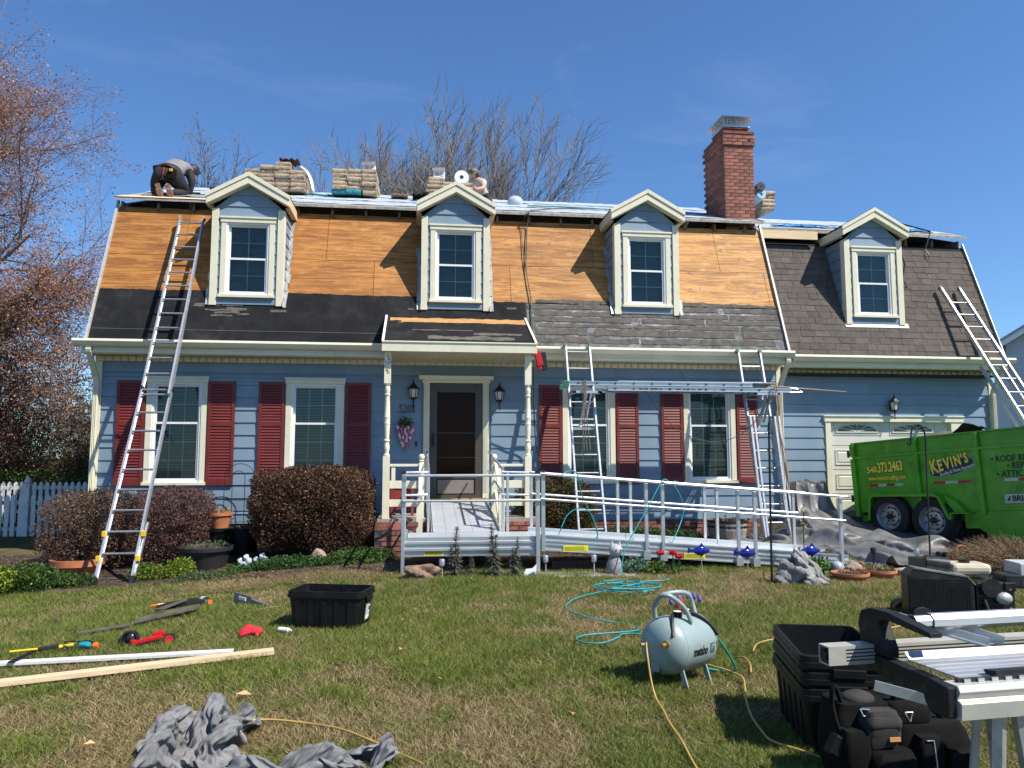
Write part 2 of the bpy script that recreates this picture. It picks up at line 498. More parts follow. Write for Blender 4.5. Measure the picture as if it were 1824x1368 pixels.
def siding(parent, x0, x1, Y, z0, z1, holes, joints=True, pitch=None, name='siding_board'):
    n = math.ceil((z1-z0)/EXPO)
    for k in range(n):
        a = z0+k*EXPO; b = min(a+EXPO, z1)
        if b-a < .015: continue
        for (p, q, r, s) in cells(x0, x1, a, b, holes):
            w = q-p
            if joints and w > 2.6:
                c = p + w*random.uniform(.3, .7)
                segs = [(p, c), (c, q)]
            else: segs = [(p, q)]
            for u, v in segs:
                if v-u < .01: continue
                m = board(u, v, r, s, Y) if (s-r) > .02 else None
                if m: obj(name, m, m_siding, parent)

WIN = [(-4.50, -3.52, 1.14, 2.95), (-2.235, -1.255, 1.14, 2.95), (2.56, 3.52, 1.14, 2.95), (4.79, 5.77, 1.14, 2.95)]
DOOR = (.055, 1.285, .66, 3.01)
base = MB()
for a in cells(-5.33, 6.66, .5, 3.48, [(w[0]+.06, w[1]-.06, w[2]+.06, w[3]-.06) for w in WIN] + [(DOOR[0]+.12, DOOR[1]-.12, .5, 2.92)]):
    base.box(a[0], a[1], 13.5, 13.62, a[2], a[3])
wall = obj('front_wall', base, m_siding, HOUSE)
siding(wall, -5.22, 6.58, 13.5, .5, 3.30, WIN+[DOOR])
GD = (7.76, 10.60, .1, 2.39)
gb = MB()
for a in cells(6.60, 11.30, .42, 3.48, [(7.86, 10.37, .1, 2.30)]):
    gb.box(a[0], a[1], 13.95, 14.07, a[2], a[3])
gwall = obj('garage_wall', gb, m_siding, HOUSE)
siding(gwall, 6.70, 11.22, 13.95, .50, 3.30, [GD])
ew = MB()   # gable ends, back wall and floors keep the inside dark
for x0, x1, y0, zr, dy in ((-5.33, -5.21, 13.62, 7.5, 0), (6.54, 6.66, 13.62, 7.5, 0), (11.18, 11.30, 14.07, 7.2, .45)):
    yr = 17.5 if dy == 0 else 17.2
    ew.prism([(y0, .1), (21.3, .1), (21.3, 3.4), (20.6, 6.02), (yr, zr-.06), (RY(6.16, dy)+.03, 6.13), (RY(6.0, dy)+.05, 6.0), (RY(3.5, dy)+.1, 3.42), (y0, 3.42)], x0, x1, 'x')
ew.box(-5.3, 11.3, 21.3, 21.42, .1, 3.5)
obj('end_wall', ew, m_siding, HOUSE)
fl = MB().box(-5.2, 11.2, 13.7, 21.3, 3.16, 3.2).box(-5.2, 6.5, 14.9, 15.0, 3.2, 6.3).box(6.7, 11.2, 15.3, 15.4, 3.2, 6.3).box(-5.2, 11.2, 16.8, 16.9, .2, 3.15).box(-5.2, 11.2, 13.65, 21.3, .2, .3)
obj('inner_floor', fl, m_dark, HOUSE)

# corner boards
obj('corner_board', MB().box(-5.335, -5.222, 13.462, 13.60, .5, 3.30), m_cream, HOUSE, bevel=.004)
obj('corner_board', MB().box(6.582, 6.665, 13.462, 13.948, .5, 3.30), m_cream, HOUSE, bevel=.004)
obj('corner_board', MB().box(11.222, 11.305, 13.912, 14.05, .5, 3.30), m_cream, HOUSE, bevel=.004)

# foundation brick
bm_ = MB().box(-.099, .099, -.045, .045, -.030, .030)
BRK = bm_.mesh('brick', m_brick)
fnd = obj('foundation', MB().box(-5.28, 6.62, 13.54, 13.62, -.1, .5).box(6.66, 7.80, 13.99, 14.07, .1, .5).box(10.4, 11.26, 13.99, 14.07, .1, .5), m_mortar, HOUSE)
for k in range(4):
    z = .205+k*.075
    x = 1.95 + (.104 if k % 2 else 0)
    while x < 6.55:
        obj('brick', BRK, m_brick, fnd, loc=(x, 13.50+random.uniform(-.002, .003), z+.03)); x += .209
lb = MB()
for k in range(5):
    x = -5.2 + (.104 if k % 2 else 0)
    while x < -.75:
        lb.box(x-.099, x+.099, 13.51, 13.55, .135+k*.075, .195+k*.075); x += .209
obj('brick_course', lb, m_brick, fnd, kind='stuff')

# ---------------------------------------------------------------- windows and shutters
def window(x0, x1, z0, z1, Y, nc, ru, rl, depth=.10, casing=.095, zmeet=None, blind=True, curtain=False):
    f = MB()
    f.box(x0, x0+casing, Y-.045, Y+.02, z0+.05, z1-casing)
    f.box(x1-casing, x1, Y-.045, Y+.02, z0+.05, z1-casing)
    f.box(x0-.012, x1+.012, Y-.055, Y+.02, z1-casing, z1-.02)
    f.box(x0-.025, x1+.025, Y-.07, Y+.02, z1-.02, z1+.012)
    f.box(x0-.02, x1+.02, Y-.075, Y+.02, z0, z0+.05)
    w = obj('window', f, m_cream, HOUSE, bevel=.004)
    ax0, ax1, az0, az1 = x0+casing, x1-casing, z0+.05, z1-casing
    j = MB()   # white vinyl frame
    t = .03
    for a in ((ax0, ax0+t, az0, az1), (ax1-t, ax1, az0, az1), (ax0+t, ax1-t, az0, az0+t), (ax0+t, ax1-t, az1-t, az1)):
        j.box(a[0], a[1], Y-.03, Y+.10, a[2], a[3])
    obj('jamb', j, m_white, w)
    bx0, bx1, bz0, bz1 = ax0+t, ax1-t, az0+t, az1-t
    zm = zmeet or (bz0+bz1)/2
    for (s0, s1, yy, rows) in ((zm-.015, bz1, Y+.035, ru), (bz0, zm+.02, Y+.005, rl)):
        s = MB(); g_ = MB(); q = .034
        for a in ((bx0, bx0+q, s0, s1), (bx1-q, bx1, s0, s1), (bx0+q, bx1-q, s0, s0+q), (bx0+q, bx1-q, s1-q, s1)):
            s.box(a[0], a[1], yy-.012, yy+.016, a[2], a[3])
        gx0, gx1, gz0, gz1 = bx0+q, bx1-q, s0+q, s1-q
        mu = .0085
        for i in range(1, nc):
            x = gx0+(gx1-gx0)*i/nc; g_.box(x-mu, x+mu, yy+.004, yy+.010, gz0, gz1)
        for i in range(1, rows):
            z = gz0+(gz1-gz0)*i/rows; g_.box(gx0, gx1, yy+.005, yy+.011, z-mu, z+mu)
        obj('sash', s, m_white, w); obj('muntin', g_, m_grille, w)
        pw = (gx1-gx0)/nc; ph = (gz1-gz0)/rows
        pm = MB().box(-pw/2+.0008, pw/2-.0008, -.0012, .0012, -ph/2+.0008, ph/2-.0008).mesh('pane', m_glass)
        for i in range(nc):
            for k in range(rows):
                obj('pane', pm, m_glass, w, loc=(gx0+pw*(i+.5), yy+.001+random.uniform(-.0006, .0006), gz0+ph*(k+.5))).rotation_euler = (random.uniform(-.006, .006), 0, random.uniform(-.006, .006))
    if blind:
        b = MB(); z = bz1-.01
        while z > bz0+.01:
            b.add([(bx0+.006, Y+.085, z-.012), (bx1-.006, Y+.085, z-.012), (bx1-.006, Y+.105, z+.004), (bx0+.006, Y+.105, z+.004)], [(0, 1, 2, 3)])
            z -= .026 if nc == 3 else .021
        obj('blind', b, m_blind, w, kind='stuff', fixn=False)
    if curtain:
        b = MB(); n = 26
        for side in (0, 1):
            for i in range(n):
                xa = bx0 + (bx1-bx0)*(side*.55+.45*i/n); xb = bx0+(bx1-bx0)*(side*.55+.45*(i+1)/n)
                b.quad((xa, Y+.16+.02*math.sin(i*1.3), bz0), (xb, Y+.16+.02*math.sin((i+1)*1.3), bz0), (xb, Y+.16+.02*math.sin((i+1)*1.3), bz1), (xa, Y+.16+.02*math.sin(i*1.3), bz1))
        obj('curtain', b, M('pale_curtain', (.45, .5, .5), .8), w, fixn=False)
    return w
for w in WIN: window(*w, 13.5, 3, 2, 3, zmeet=2.175)

def shutter(x0, x1, z0=1.135, z1=2.885, Y=13.468):
    t = .052
    f = MB().box(x0, x0+t, Y-.03, Y, z0, z1).box(x1-t, x1, Y-.03, Y, z0, z1)
    zm = z0+(z1-z0)*.585
    for a, b in ((z0, z0+.11), (zm-.035, zm+.035), (z1-.06, z1)): f.box(x0+t, x1-t, Y-.029, Y-.001, a, b)
    s = obj('shutter', f, m_shutter, HOUSE, bevel=.003)
    l = MB()
    for a, b in ((z0+.11, zm-.035), (zm+.035, z1-.06)):
        n = int((b-a)/.047); st = (b-a)/n
        for i in range(n):
            z = a+i*st
            l.prism([(Y-.026, z+.004), (Y-.021, z), (Y-.004, z+st-.004), (Y-.009, z+st+.002)], x0+t, x1-t, 'x')
    l.box(x0+t, x1-t, Y-.003, Y-.001, z0+.1, z1-.05)
    obj('louvre', l, m_shutter, s, kind='stuff')
for a, b in ((-4.965, -4.515), (-3.505, -3.065), (-2.68, -2.25), (-1.24, -.80), (2.135, 2.545), (3.535, 3.945), (4.365, 4.775), (5.785, 6.195)): shutter(a, b)

# ---------------------------------------------------------------- eaves, gutters, downspouts
def gutter(x0, x1, dy, parent=HOUSE):
    y = 13.1+dy
    g_ = MB().prism([(y-.115, 3.505), (y-.115, 3.485), (y-.125, 3.475), (y-.095, 3.425), (y-.07, 3.40), (y-.004, 3.40), (y-.004, 3.395), (y-.075, 3.395), (y-.1, 3.42), (y-.132, 3.473), (y-.122, 3.512)], x0, x1, 'x')
    g_.box(x0, x1, y-.0035, y, 3.40, 3.50)
    for x in (x0, x1-.003): g_.prism([(y-.12, 3.505), (y-.128, 3.475), (y-.097, 3.423), (y-.072, 3.397), (y-.004, 3.397), (y-.004, 3.505)], x, x+.003, 'x')
    o = obj('gutter', g_, m_cream, parent)
    mt = MB()
    mt.box(x0, x1, y-.118, y-.105, 3.5055, 3.5095)
    obj('drip_edge', mt, m_flash, o)
gutter(-5.52, -.56, 0); gutter(1.88, 6.72, 0); gutter(6.95, 11.45, .45)
DENT = MB().box(-.046, .046, -.02, .0, -.038, .038).mesh('dentil', m_cream)
m_soffit = M('yellowed_soffit', (.56, .50, .33), .6, var=.1, bmp=.1)
for (x0, x1, dy) in ((-5.42, 6.66, 0), (6.67, 11.35, .45)):
    fz = MB().box(x0, x1, 13.101+dy, 13.13+dy, 3.285, 3.495)
    fz.box(x0, x1, 13.075+dy, 13.1+dy, 3.30, 3.33)
    fo = obj('fascia_board', fz, m_cream, HOUSE)
    sf = MB().box(x0, x1, 13.131+dy, 13.5+dy, 3.29, 3.30)
    x = x0+.05
    while x < x1: sf.box(x, x+.012, 13.132+dy, 13.49+dy, 3.283, 3.29); x += .1
    obj('soffit', sf, m_soffit, HOUSE)
    fr = obj('frieze_board', MB().box(x0+.1, x1-.1, 13.452+dy, 13.47+dy, 3.205, 3.29), m_soffit, HOUSE)
    x = x0+.18; n = 0
    while x < x1-.12:
        obj('dentil', DENT, m_cream, fr, loc=(x, 13.452+dy, 3.246)); x += .125; n += 1
def downspout(x, dy, side, z1=.25):
    m = MB(); y = 13.1+dy
    ybot = 13.42+dy
    pts = [(x, y-.05, 3.40), (x, y-.05, 3.33), (x+side*.0, y+.02, 3.24), (x+side*.0, ybot-.05, 2.95), (x+side*.0, ybot, 2.86), (x+side*.0, ybot, z1)]
    for a, b in zip(pts[:-1], pts[1:]):
        m.beam(a, b, .085, .062, up=(0, 1, 0.01))
    for i in (-1, 0, 1):
        m.beam((x+i*.025, ybot-.036, 2.84), (x+i*.025, ybot-.036, z1), .012, .012, up=(0, 1, 0))
    obj('downspout', m, m_cream, HOUSE, bevel=.006)
downspout(-5.285, 0, 1, .15); downspout(6.62, 0, -1, .3); downspout(11.27, .45, 1, .5)

# rake trim along the sloping roof edges
def rake(x, dy, w=.035, zt=6.17):
    m = MB(); n = 7
    for i in range(n):
        za = lerp(3.5, zt, i/n); zb = lerp(3.5, zt, (i+1)/n)
        m.beam((x, RY(za, dy, .028), za), (x, RY(zb, dy, .028), zb-.004), w+random.uniform(-.004, .004), .05, up=(0, -1, 0))
    obj('rake_edge', m, m_flash if x > 11 else M('white_drip_edge', (.42, .40, .35), .5, var=.12, bmp=.2, dirt=(.35, .33, .3), dirt_amt=.5, dirt_sc=9), HOUSE)
rake(-5.345, 0); rake(6.655, 0); rake(11.30, .45, .02, 6.05)

# ---------------------------------------------------------------- steep roof: sheathing, felt, remnants
def slab(x0, x1, z0, z1, dy, off, th):
    """slab lying on the steep roof plane"""
    m = MB(); s, c = math.sin(SL), math.cos(SL)
    ya, yb = RY(z0, dy), RY(z1, dy)
    o1, o2 = off, off+th
    m.prism([(ya-o1*s, z0+o1*c), (yb-o1*s, z1+o1*c), (yb-o2*s, z1+o2*c), (ya-o2*s, z0+o2*c)], x0, x1, 'x')
    return m
deck = obj('roof_deck', slab(-5.33, 6.65, 3.42, 6.02, 0, -.05, .036), m_oldwood, HOUSE)
rows = [(4.36, 5.10), (5.108, 6.055)]
for r, (za, zb) in enumerate(rows):
    x = -5.33 - (1.2 if r else .35)
    while x < 6.64:
        a = max(x, -5.33)+.004; b = min(x+2.44, 6.64)-.004
        cx = (a+b)/2
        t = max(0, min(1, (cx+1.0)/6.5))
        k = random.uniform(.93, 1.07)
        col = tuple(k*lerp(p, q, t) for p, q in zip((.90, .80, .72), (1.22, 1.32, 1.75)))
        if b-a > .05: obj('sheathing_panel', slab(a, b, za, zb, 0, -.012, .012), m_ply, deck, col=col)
        x += 2.44
def ragged(x0, x1, zlo, zhi, dy, off, amp, step=.06, th=.003, lowamp=0., seed=1, curl=0.):
    """felt sheet on the steep plane with a torn upper edge"""
    rnd = random.Random(seed); s, c = math.sin(SL), math.cos(SL)
    n = int((x1-x0)/step)+1; rows_ = []
    up = []; lo = []; v = 0; w = 0
    for i in range(n+1):
        v = v*.8 + rnd.uniform(-1, 1)*amp*.55; w = w*.8+rnd.uniform(-1, 1)*lowamp*.55
        up.append(zhi+v); lo.append(zlo+w)
    grid = []
    for j in range(5):
        row = []
        for i in range(n+1):
            x = x0+(x1-x0)*i/n; z = lerp(lo[i], up[i], j/4)
            o = off + rnd.uniform(0, .004) + (curl if j == 4 else 0)
            row.append((x, RY(z, dy)-o*s, z+o*c))
        grid.append(row)
    m = MB(); b = 0; nj = n+1
    for row in grid: m.v += row
    for j in range(4):
        for i in range(n):
            m.f.append((j*nj+i, j*nj+i+1, (j+1)*nj+i+1, (j+1)*nj+i)); m.m.append(0)
    return m
fo = obj('roofing_felt', ragged(-5.33, .0, 3.50, 4.43, 0, .006, .014, curl=.004), m_felt, deck)
so_ = fo.modifiers.new('s', 'SOLIDIFY'); so_.thickness = .003
obj('roofing_felt', ragged(-.05, 1.9, 3.50, 4.36, 0, .004, .03, seed=4), m_felt, deck)
obj('roofing_felt', slab(1.9, 6.63, 3.50, 4.34, 0, .0, .005), m_residue, deck)
for i, (zl, zh) in enumerate(((3.60, 3.70), (3.745, 3.865), (3.895, 3.96), (4.00, 4.085), (4.115, 4.205), (4.24, 4.33), (4.36, 4.43))):
    x = 1.9+random.uniform(0, .2)
    while x < 6.6:
        L = random.uniform(.9, 1.9); e = min(x+L, 6.62)
        if e-x > .2: obj('shingle_remnant', ragged(x, e, zl, zh, 0, .010+.002*(i % 2), .022, .04, lowamp=.010, seed=i*31+int(x*10)), m_oldshingle, deck)
        x = e+random.uniform(.01, .25 if i % 2 else .05)
for i in range(16):   # scraps of granules left on the felt at the left
    x = random.uniform(-3.9, -2.2) if i < 11 else random.uniform(-.2, 1.6); z = random.uniform(3.95, 4.2) if i < 11 else random.uniform(4.1, 4.3)
    obj('shingle_scrap', ragged(x, x+random.uniform(.08, .45), z, z+random.uniform(.02, .05), 0, .013, .012, .03, lowamp=.01, seed=90+i), m_oldshingle, deck)
obj('felt_lap', slab(-5.3, 1.9, 3.70, 3.708, 0, .0115, .002), M('lap_line', (.09, .09, .088), .8), deck)
# blind nails, torn paper bits on the sheathing at the right
bits = MB()
for i in range(42):
    x = random.uniform(4.95, 6.6) if i < 26 else random.uniform(1.5, 3.3); z = random.choice([5.06, 5.08, 5.35, 5.6, 4.7]) + random.uniform(-.04, .04)
    w = random.uniform(.02, .09); an = random.uniform(-.2, .9) if i % 3 else 0
    s, c = math.sin(SL), math.cos(SL); o = .004
    P = [(x, z), (x+w*math.cos(an), z+w*math.sin(an)), (x+w*math.cos(an)+.004, z+w*math.sin(an)+.016), (x+.006, z+.017)]
    bits.add([(px, RY(pz)-o*s, pz+o*c) for px, pz in P], [(0, 1, 2, 3)])
obj('paper_scrap', bits, M('torn_paper', (.2, .2, .2), .8), deck, kind='stuff', fixn=False)

# garage steep roof with shingles
gdeck = obj('roof_deck', slab(6.67, 11.30, 3.42, 5.98, .45, -.03, .026), m_felt, HOUSE)
tabs = []
rowh = .142; nrow = 17
for r in range(nrow+1):
    z = 3.50 + r*rowh*math.sin(SL)
    if z > 5.9: break
    x = 6.68 - random.uniform(0, .3) + (.17 if r % 2 else 0)
    while x < 11.30:
        w = random.choice((.20, .24, .30, .33))*random.uniform(.92, 1.08)
        a = max(x, 6.68); b = min(x+w, 11.30)
        if b-a > .03: tabs.append((a+.003, b-.003, z, r))
        x += w
def tab(a, b, z, r, prog):
    s, c = math.sin(SL), math.cos(SL)
    lift = prog.uniform(.006, .013); dz = prog.uniform(-.006, .004); h = .15*s
    za = z+dz; zb = min(z+h, 5.985)
    m = MB()
    m.prism([(RY(za, .45)-.001*s, za+.001*c), (RY(za, .45)-lift*s, za+lift*c), (RY(zb, .45)-.003*s, zb+.003*c), (RY(zb, .45)+.002*s, zb-.002*c)], a, b, 'x')
    return m
prog = random.Random(5)
rest = MB()
for i, (a, b, z, r) in enumerate(tabs):
    m = tab(a, b, z, r, prog)
    if i < 300: obj('shingle', m, m_shingle, gdeck)
    else:
        k = len(rest.v); rest.v += m.v; rest.f += [tuple(q+k for q in f) for f in m.f]; rest.m += m.m
if rest.v: obj('shingle_course', rest, m_shingle, gdeck, kind='stuff')
obj('top_plank', MB().box(6.70, 8.0, 14.36, 14.40, 5.99, 6.155), m_newwood, HOUSE)

# rafter ends in the open gap
RF = MB().box(-.019, .019, -.03, .5, -.075, .075).mesh('rafter', m_oldwood)
x = -5.26
while x < 6.6:
    obj('rafter', RF, m_oldwood, HOUSE, loc=(x, 14.10, 6.07)); x += .61
x = 9.45
while x < 11.25:
    obj('rafter', RF, m_oldwood, HOUSE, loc=(x, 14.55, 6.04)); x += .585

# ---------------------------------------------------------------- upper roof
US = .398
def UZ(y, dy=0.): return 6.2 + US*(y-13.98-dy)
def upper(x0, x1, dy, yr, name='upper_roof'):
    m = MB(); t = .05; y0 = 13.97+dy
    zr = UZ(yr, dy)
    m.prism([(y0, UZ(y0, dy)), (yr, zr), (21.2, 5.9), (21.2, 5.85), (yr, zr-t), (y0, UZ(y0, dy)-t)], x0, x1, 'x')
    return obj(name, m, M('grey_deck_edge', (.30, .28, .25), .8, var=.3, sc=12, bmp=.3), HOUSE)
ur = upper(-5.36, 6.67, 0, 17.5)
gr = upper(6.68, 11.33, .45, 17.2)
def under_sheet(x0, x1, ya, yb, dy, off, mat, parent, seed=0, name='underlayment', wav=.012):
    rnd = random.Random(seed); nx = max(4, int((x1-x0)/.14)); ny = 6; m = MB()
    e0 = [rnd.uniform(-wav, wav)*2 for _ in range(nx+1)]
    for j in range(ny+1):
        for i in range(nx+1):
            y = lerp(ya+e0[i]*.6, yb, j/ny); x = lerp(x0, x1, i/nx)
            m.v.append((x, y, UZ(y, dy)+off+rnd.uniform(0, wav)))
    for j in range(ny):
        for i in range(nx):
            a = j*(nx+1)+i; m.f.append((a, a+1, a+nx+2, a+nx+1)); m.m.append(0)
    return obj(name, m, mat, parent)
under_sheet(-2.3, 6.66, 14.22, 15.35, 0, .006, m_under, ur, 1)
under_sheet(-5.3, 6.66, 15.25, 16.5, 0, .018, m_under, ur, 2)
under_sheet(-5.3, 6.66, 16.4, 17.49, 0, .03, m_under, ur, 3)
under_sheet(-4.6, -2.2, 14.45, 15.35, 0, .008, m_under, ur, 4)
under_sheet(6.72, 11.3, 14.75, 15.9, .45, .008, m_under, gr, 5)
under_sheet(6.72, 11.3, 15.85, 17.18, .45, .02, m_under, gr, 6)
under_sheet(-5.355, -3.60, 13.96, 14.35, 0, .006, m_newwood, ur, 7, 'edge_plywood', .001)
m_slate = M('grey_tarp_strip', (.22, .24, .26), .6, var=.2)
under_sheet(-5.1, -3.4, 14.38, 14.9, 0, .012, m_slate, ur, 8, 'loose_sheet', .02)
under_sheet(6.9, 9.0, 14.47, 14.80, .45, .012, M('grey_board_edge', (.27, .25, .22), .8, var=.3), gr, 9, 'edge_board', .003)
m_blue = M('blue_tarp', (.02, .19, .46), .4, var=.25, sc=8, bmp=.5, bsc=12, bd=.02)
for (a, b, c, d, sd) in ((7.35, 8.9, 14.9, 15.35, 11), (9.3, 11.0, 14.9, 15.6, 12)):
    t_ = MB(); rnd = random.Random(sd); nx = 22; ny = 5
    for j in range(ny+1):
        for i in range(nx+1):
            u = i/nx; w = .5+.5*math.sin(u*3.14)
            y = lerp(c, c+(d-c)*w, j/ny)
            t_.v.append((lerp(a, b, u), y, UZ(y, .45)+.03+rnd.uniform(0, .045)*w))
    for j in range(ny):
        for i in range(nx):
            q = j*(nx+1)+i; t_.f.append((q, q+1, q+nx+2, q+nx+1)); t_.m.append(0)
    o = one('blue_tarp', t_, m_blue, 'crumpled blue tarp on the upper roof to the ' + ('left of the rightmost dormer' if sd == 11 else 'right of the rightmost dormer'), 'tarp', smooth=50, group='blue tarps on the garage roof')

# ---------------------------------------------------------------- dormers
STEP = None
def dormer(cx, dy, wleft, wright, leftlap=.09, rightlap=.14):
    hw = .605; Y = 13.376+dy; x0, x1 = cx-hw, cx+hw; zb = 4.20; ze = 5.80; za = 6.34
    d = MB()
    # side cheeks and core: solid body with an opening for the window
    wx0, wx1, wz0, wz1 = cx-.36, cx+.36, 4.36, 5.62
    for a in cells(x0+.01, x1-.01, zb, 5.78, [(wx0, wx1, wz0, wz1)]): d.box(a[0], a[1], Y, Y+.07, a[2], a[3])
    d.prism([(x0+.01, 5.78), (x1-.01, 5.78), (x1-.01, 5.84), (cx, 6.36), (x0+.01, 5.84)], Y, Y+.07, 'y')
    for xs in (x0+.01, x1-.05):
        d.prism([(Y+.07, zb), (RY(5.98, dy)+.35, 5.98), (RY(5.98, dy)+.35, 5.84), (Y+.07, 5.84)][0:1] + [(RY(5.84, dy)+.3, 5.84), (Y+.07, 5.84)], xs, xs+.04, 'x')
    D = obj('dormer', d, m_siding, HOUSE)
    # corner boards
    for xs in (x0, x1-.115):
        obj('corner_board', MB().box(xs, xs+.115, Y-.045, Y-.001, zb-.03, 5.845).box(xs if xs == x0 else x1-.02, xs+.02 if xs == x0 else x1, Y-.0005, Y+.10, zb+.02, 5.845), m_cream, D, bevel=.003)
    # siding of the face (courses), with the window
    win = (cx-.445, cx+.445, 4.305, 5.70)
    k = 0; z = 4.26
    while z < 6.25:
        zz = min(z+.205, 6.33)
        a, b = x0+.117, x1-.117
        if zz > 5.80:   # follow the gable
            def half(zq): return max(0.0, (6.36-zq)/(6.36-5.80)*(hw-.03))
            ha, hb = min(half(z), hw-.118), min(half(zz), hw-.118)
            if ha > .03:
                m = MB(); ya, yb = Y-.028, Y-.010
                m.add([(cx-ha, ya, z), (cx+ha, ya, z), (cx+hb, yb, zz), (cx-hb, yb, zz), (cx-ha, Y-.001, z), (cx+ha, Y-.001, z), (cx+hb, Y-.001, zz), (cx-hb, Y-.001, zz)],
                      [(0, 1, 2, 3), (4, 5, 1, 0), (5, 6, 2, 1), (7, 4, 0, 3), (6, 7, 3, 2)])
                obj('siding_board', m, m_siding, D)
        else:
            for (p, q, r, s) in cells(a, b, z, zz, [win]):
                if q-p > .01 and s-r > .02: obj('siding_board', board(p, q, r, s, Y), m_siding, D)
        z += .205
    obj('sill_board', MB().box(x0+.117, x1-.117, Y-.03, Y-.001, zb-.01, 4.258), m_siding, D)
    # side siding
    for sx, xs in ((-1, x0+.01), (1, x1-.01)):
        z = 4.26
        while z < 5.80:
            zz = min(z+.205, 5.84); y1 = RY(z+.1, dy)+.03
            if y1 > Y+.12:
                o1 = .026*sx; o2 = .008*sx
                m = MB().add([(xs+o1, Y+.101, z), (xs+o1, RY(z, dy)+.02, z), (xs+o2, RY(zz, dy)+.02, zz), (xs+o2, Y+.101, zz), (xs, Y+.101, z), (xs, RY(z, dy)+.02, z), (xs, RY(zz, dy)+.02, zz), (xs, Y+.101, zz)],
                             [(0, 1, 2, 3), (4, 5, 1, 0), (7, 4, 0, 3), (5, 6, 2, 1), (6, 7, 3, 2)])
                obj('siding_board', m, m_siding, D)
            z += .205
    # roof: two slopes, rakes, fascia
    yf = Y-.14; XL, XR = cx-hw-leftlap, cx+hw+leftlap
    yb = 15.0+dy
    r_ = MB()
    ap = 6.475; el = ap-(XR-cx)*.565
    for sx in (-1, 1):
        xe = cx+sx*(XR-cx)
        r_.add([(cx, yf, ap), (xe, yf, el), (xe, yb, el), (cx, yb, ap), (cx, yf, ap-.03), (xe, yf, el-.03), (xe, yb, el-.03), (cx, yb, ap-.03)],
               [(0, 1, 2, 3), (4, 7, 6, 5), (0, 4, 5, 1), (1, 5, 6, 2), (2, 6, 7, 3)])
    obj('dormer_roof', r_, m_felt, D)
    # rake boards (front): wide board and a thinner crown board on it
    for sx in (-1, 1):
        xe = cx+sx*(XR-cx)
        def q(x, o): return ap-abs(x-cx)*.565-o
        m = MB()
        A = [(cx, q(cx, .006)), (xe, q(xe, .006)), (xe, q(xe, .08)), (cx, q(cx, .08))]
        m.prism(A, yf-.035, yf-.001, 'y')
        xi = cx+sx*(hw+.005)
        Bp = [(cx, q(cx, .0805)), (xe-sx*.012, q(xe-sx*.012, .0805)), (xe-sx*.012, q(xe, .19)), (cx+sx*.0, q(cx, .205))]
        m.prism(Bp, yf-.018, yf-.001, 'y')
        obj('rake_board', m, m_cream, D, bevel=.003)
        # soffit + side fascia
        m = MB().prism([(cx, q(cx, .2052)), (xe-sx*.013, q(xe, .1902)), (xe-sx*.013, q(xe, .178)), (cx, q(cx, .193))], yf, Y-.002, 'y')
        m.box(min(xe, xe-sx*.02), max(xe, xe-sx*.02), yf, yb-.6, el-.19, el-.031)
        m.box(min(xe-sx*.021, cx+sx*hw), max(xe-sx*.021, cx+sx*hw), Y+.0, yb-.7, el-.19, el-.178)
        obj('eave_trim', m, m_newwood if (sx > 0 and cx < -2) else m_cream, D)
    # step flashing bent out along both cheeks
    for sx, n in ((-1, wleft), (1, wright)):
        xs = cx+sx*(hw+.004)
        for i in range(n):
            z = 4.16+i*.152
            yy = RY(z+.08, dy)
            if yy < Y+.0: yy = Y+.02
            fl_ = MB()
            w = random.uniform(.045, .075)
            s, c = math.sin(SL), math.cos(SL); j = random.uniform(0, .018); off = .006+j
            P = [(xs, z), (xs+sx*w, z+random.uniform(-.02, .02)), (xs+sx*(w+random.uniform(-.01, .02)), z+.165), (xs, z+.175)]
            fr = [(px, RY(pz, dy)-(off+(.012 if k in (1, 2) else 0))*s, pz+off*c) for k, (px, pz) in enumerate(P)]
            fl_.add(fr, [(0, 1, 2, 3)])
            fl_.add([(xs, RY(z, dy)-.07, z+.01), (xs, RY(z, dy), z), (xs, RY(z+.17, dy), z+.17), (xs, RY(z+.17, dy)-.07, z+.18)], [(0, 1, 2, 3)])
            o = obj('flashing', fl_, m_flash, D, fixn=False)
            t = o.modifiers.new('s', 'SOLIDIFY'); t.thickness = .004
    return D
dormer(-2.92, 0, 4, 11); dormer(.635, 0, 8, 10); dormer(4.115, 0, 9, 2); dormer(8.82, .45, 0, 0)
for cx, dy, bl, cu in ((-2.92, 0, False, True), (.635, 0, True, False), (4.115, 0, False, True), (8.82, .45, True, False)):
    window(cx-.445, cx+.445, 4.305, 5.70, 13.376+dy, 2, 2, 2, casing=.09, blind=True, curtain=False)
lf = MB(); s_, c_ = math.sin(SL), math.cos(SL)
lf.prism([(RY(4.11, .45)-.012*s_, 4.11), (RY(4.20, .45)-.012*s_, 4.20), (RY(4.20, .45)-.018*s_, 4.205), (RY(4.11, .45)-.018*s_, 4.112)], 8.19, 9.50, 'x')
obj('apron_flashing', lf, M('pale_flashing', (.55, .54, .5), .5, var=.12, bmp=.2), HOUSE)

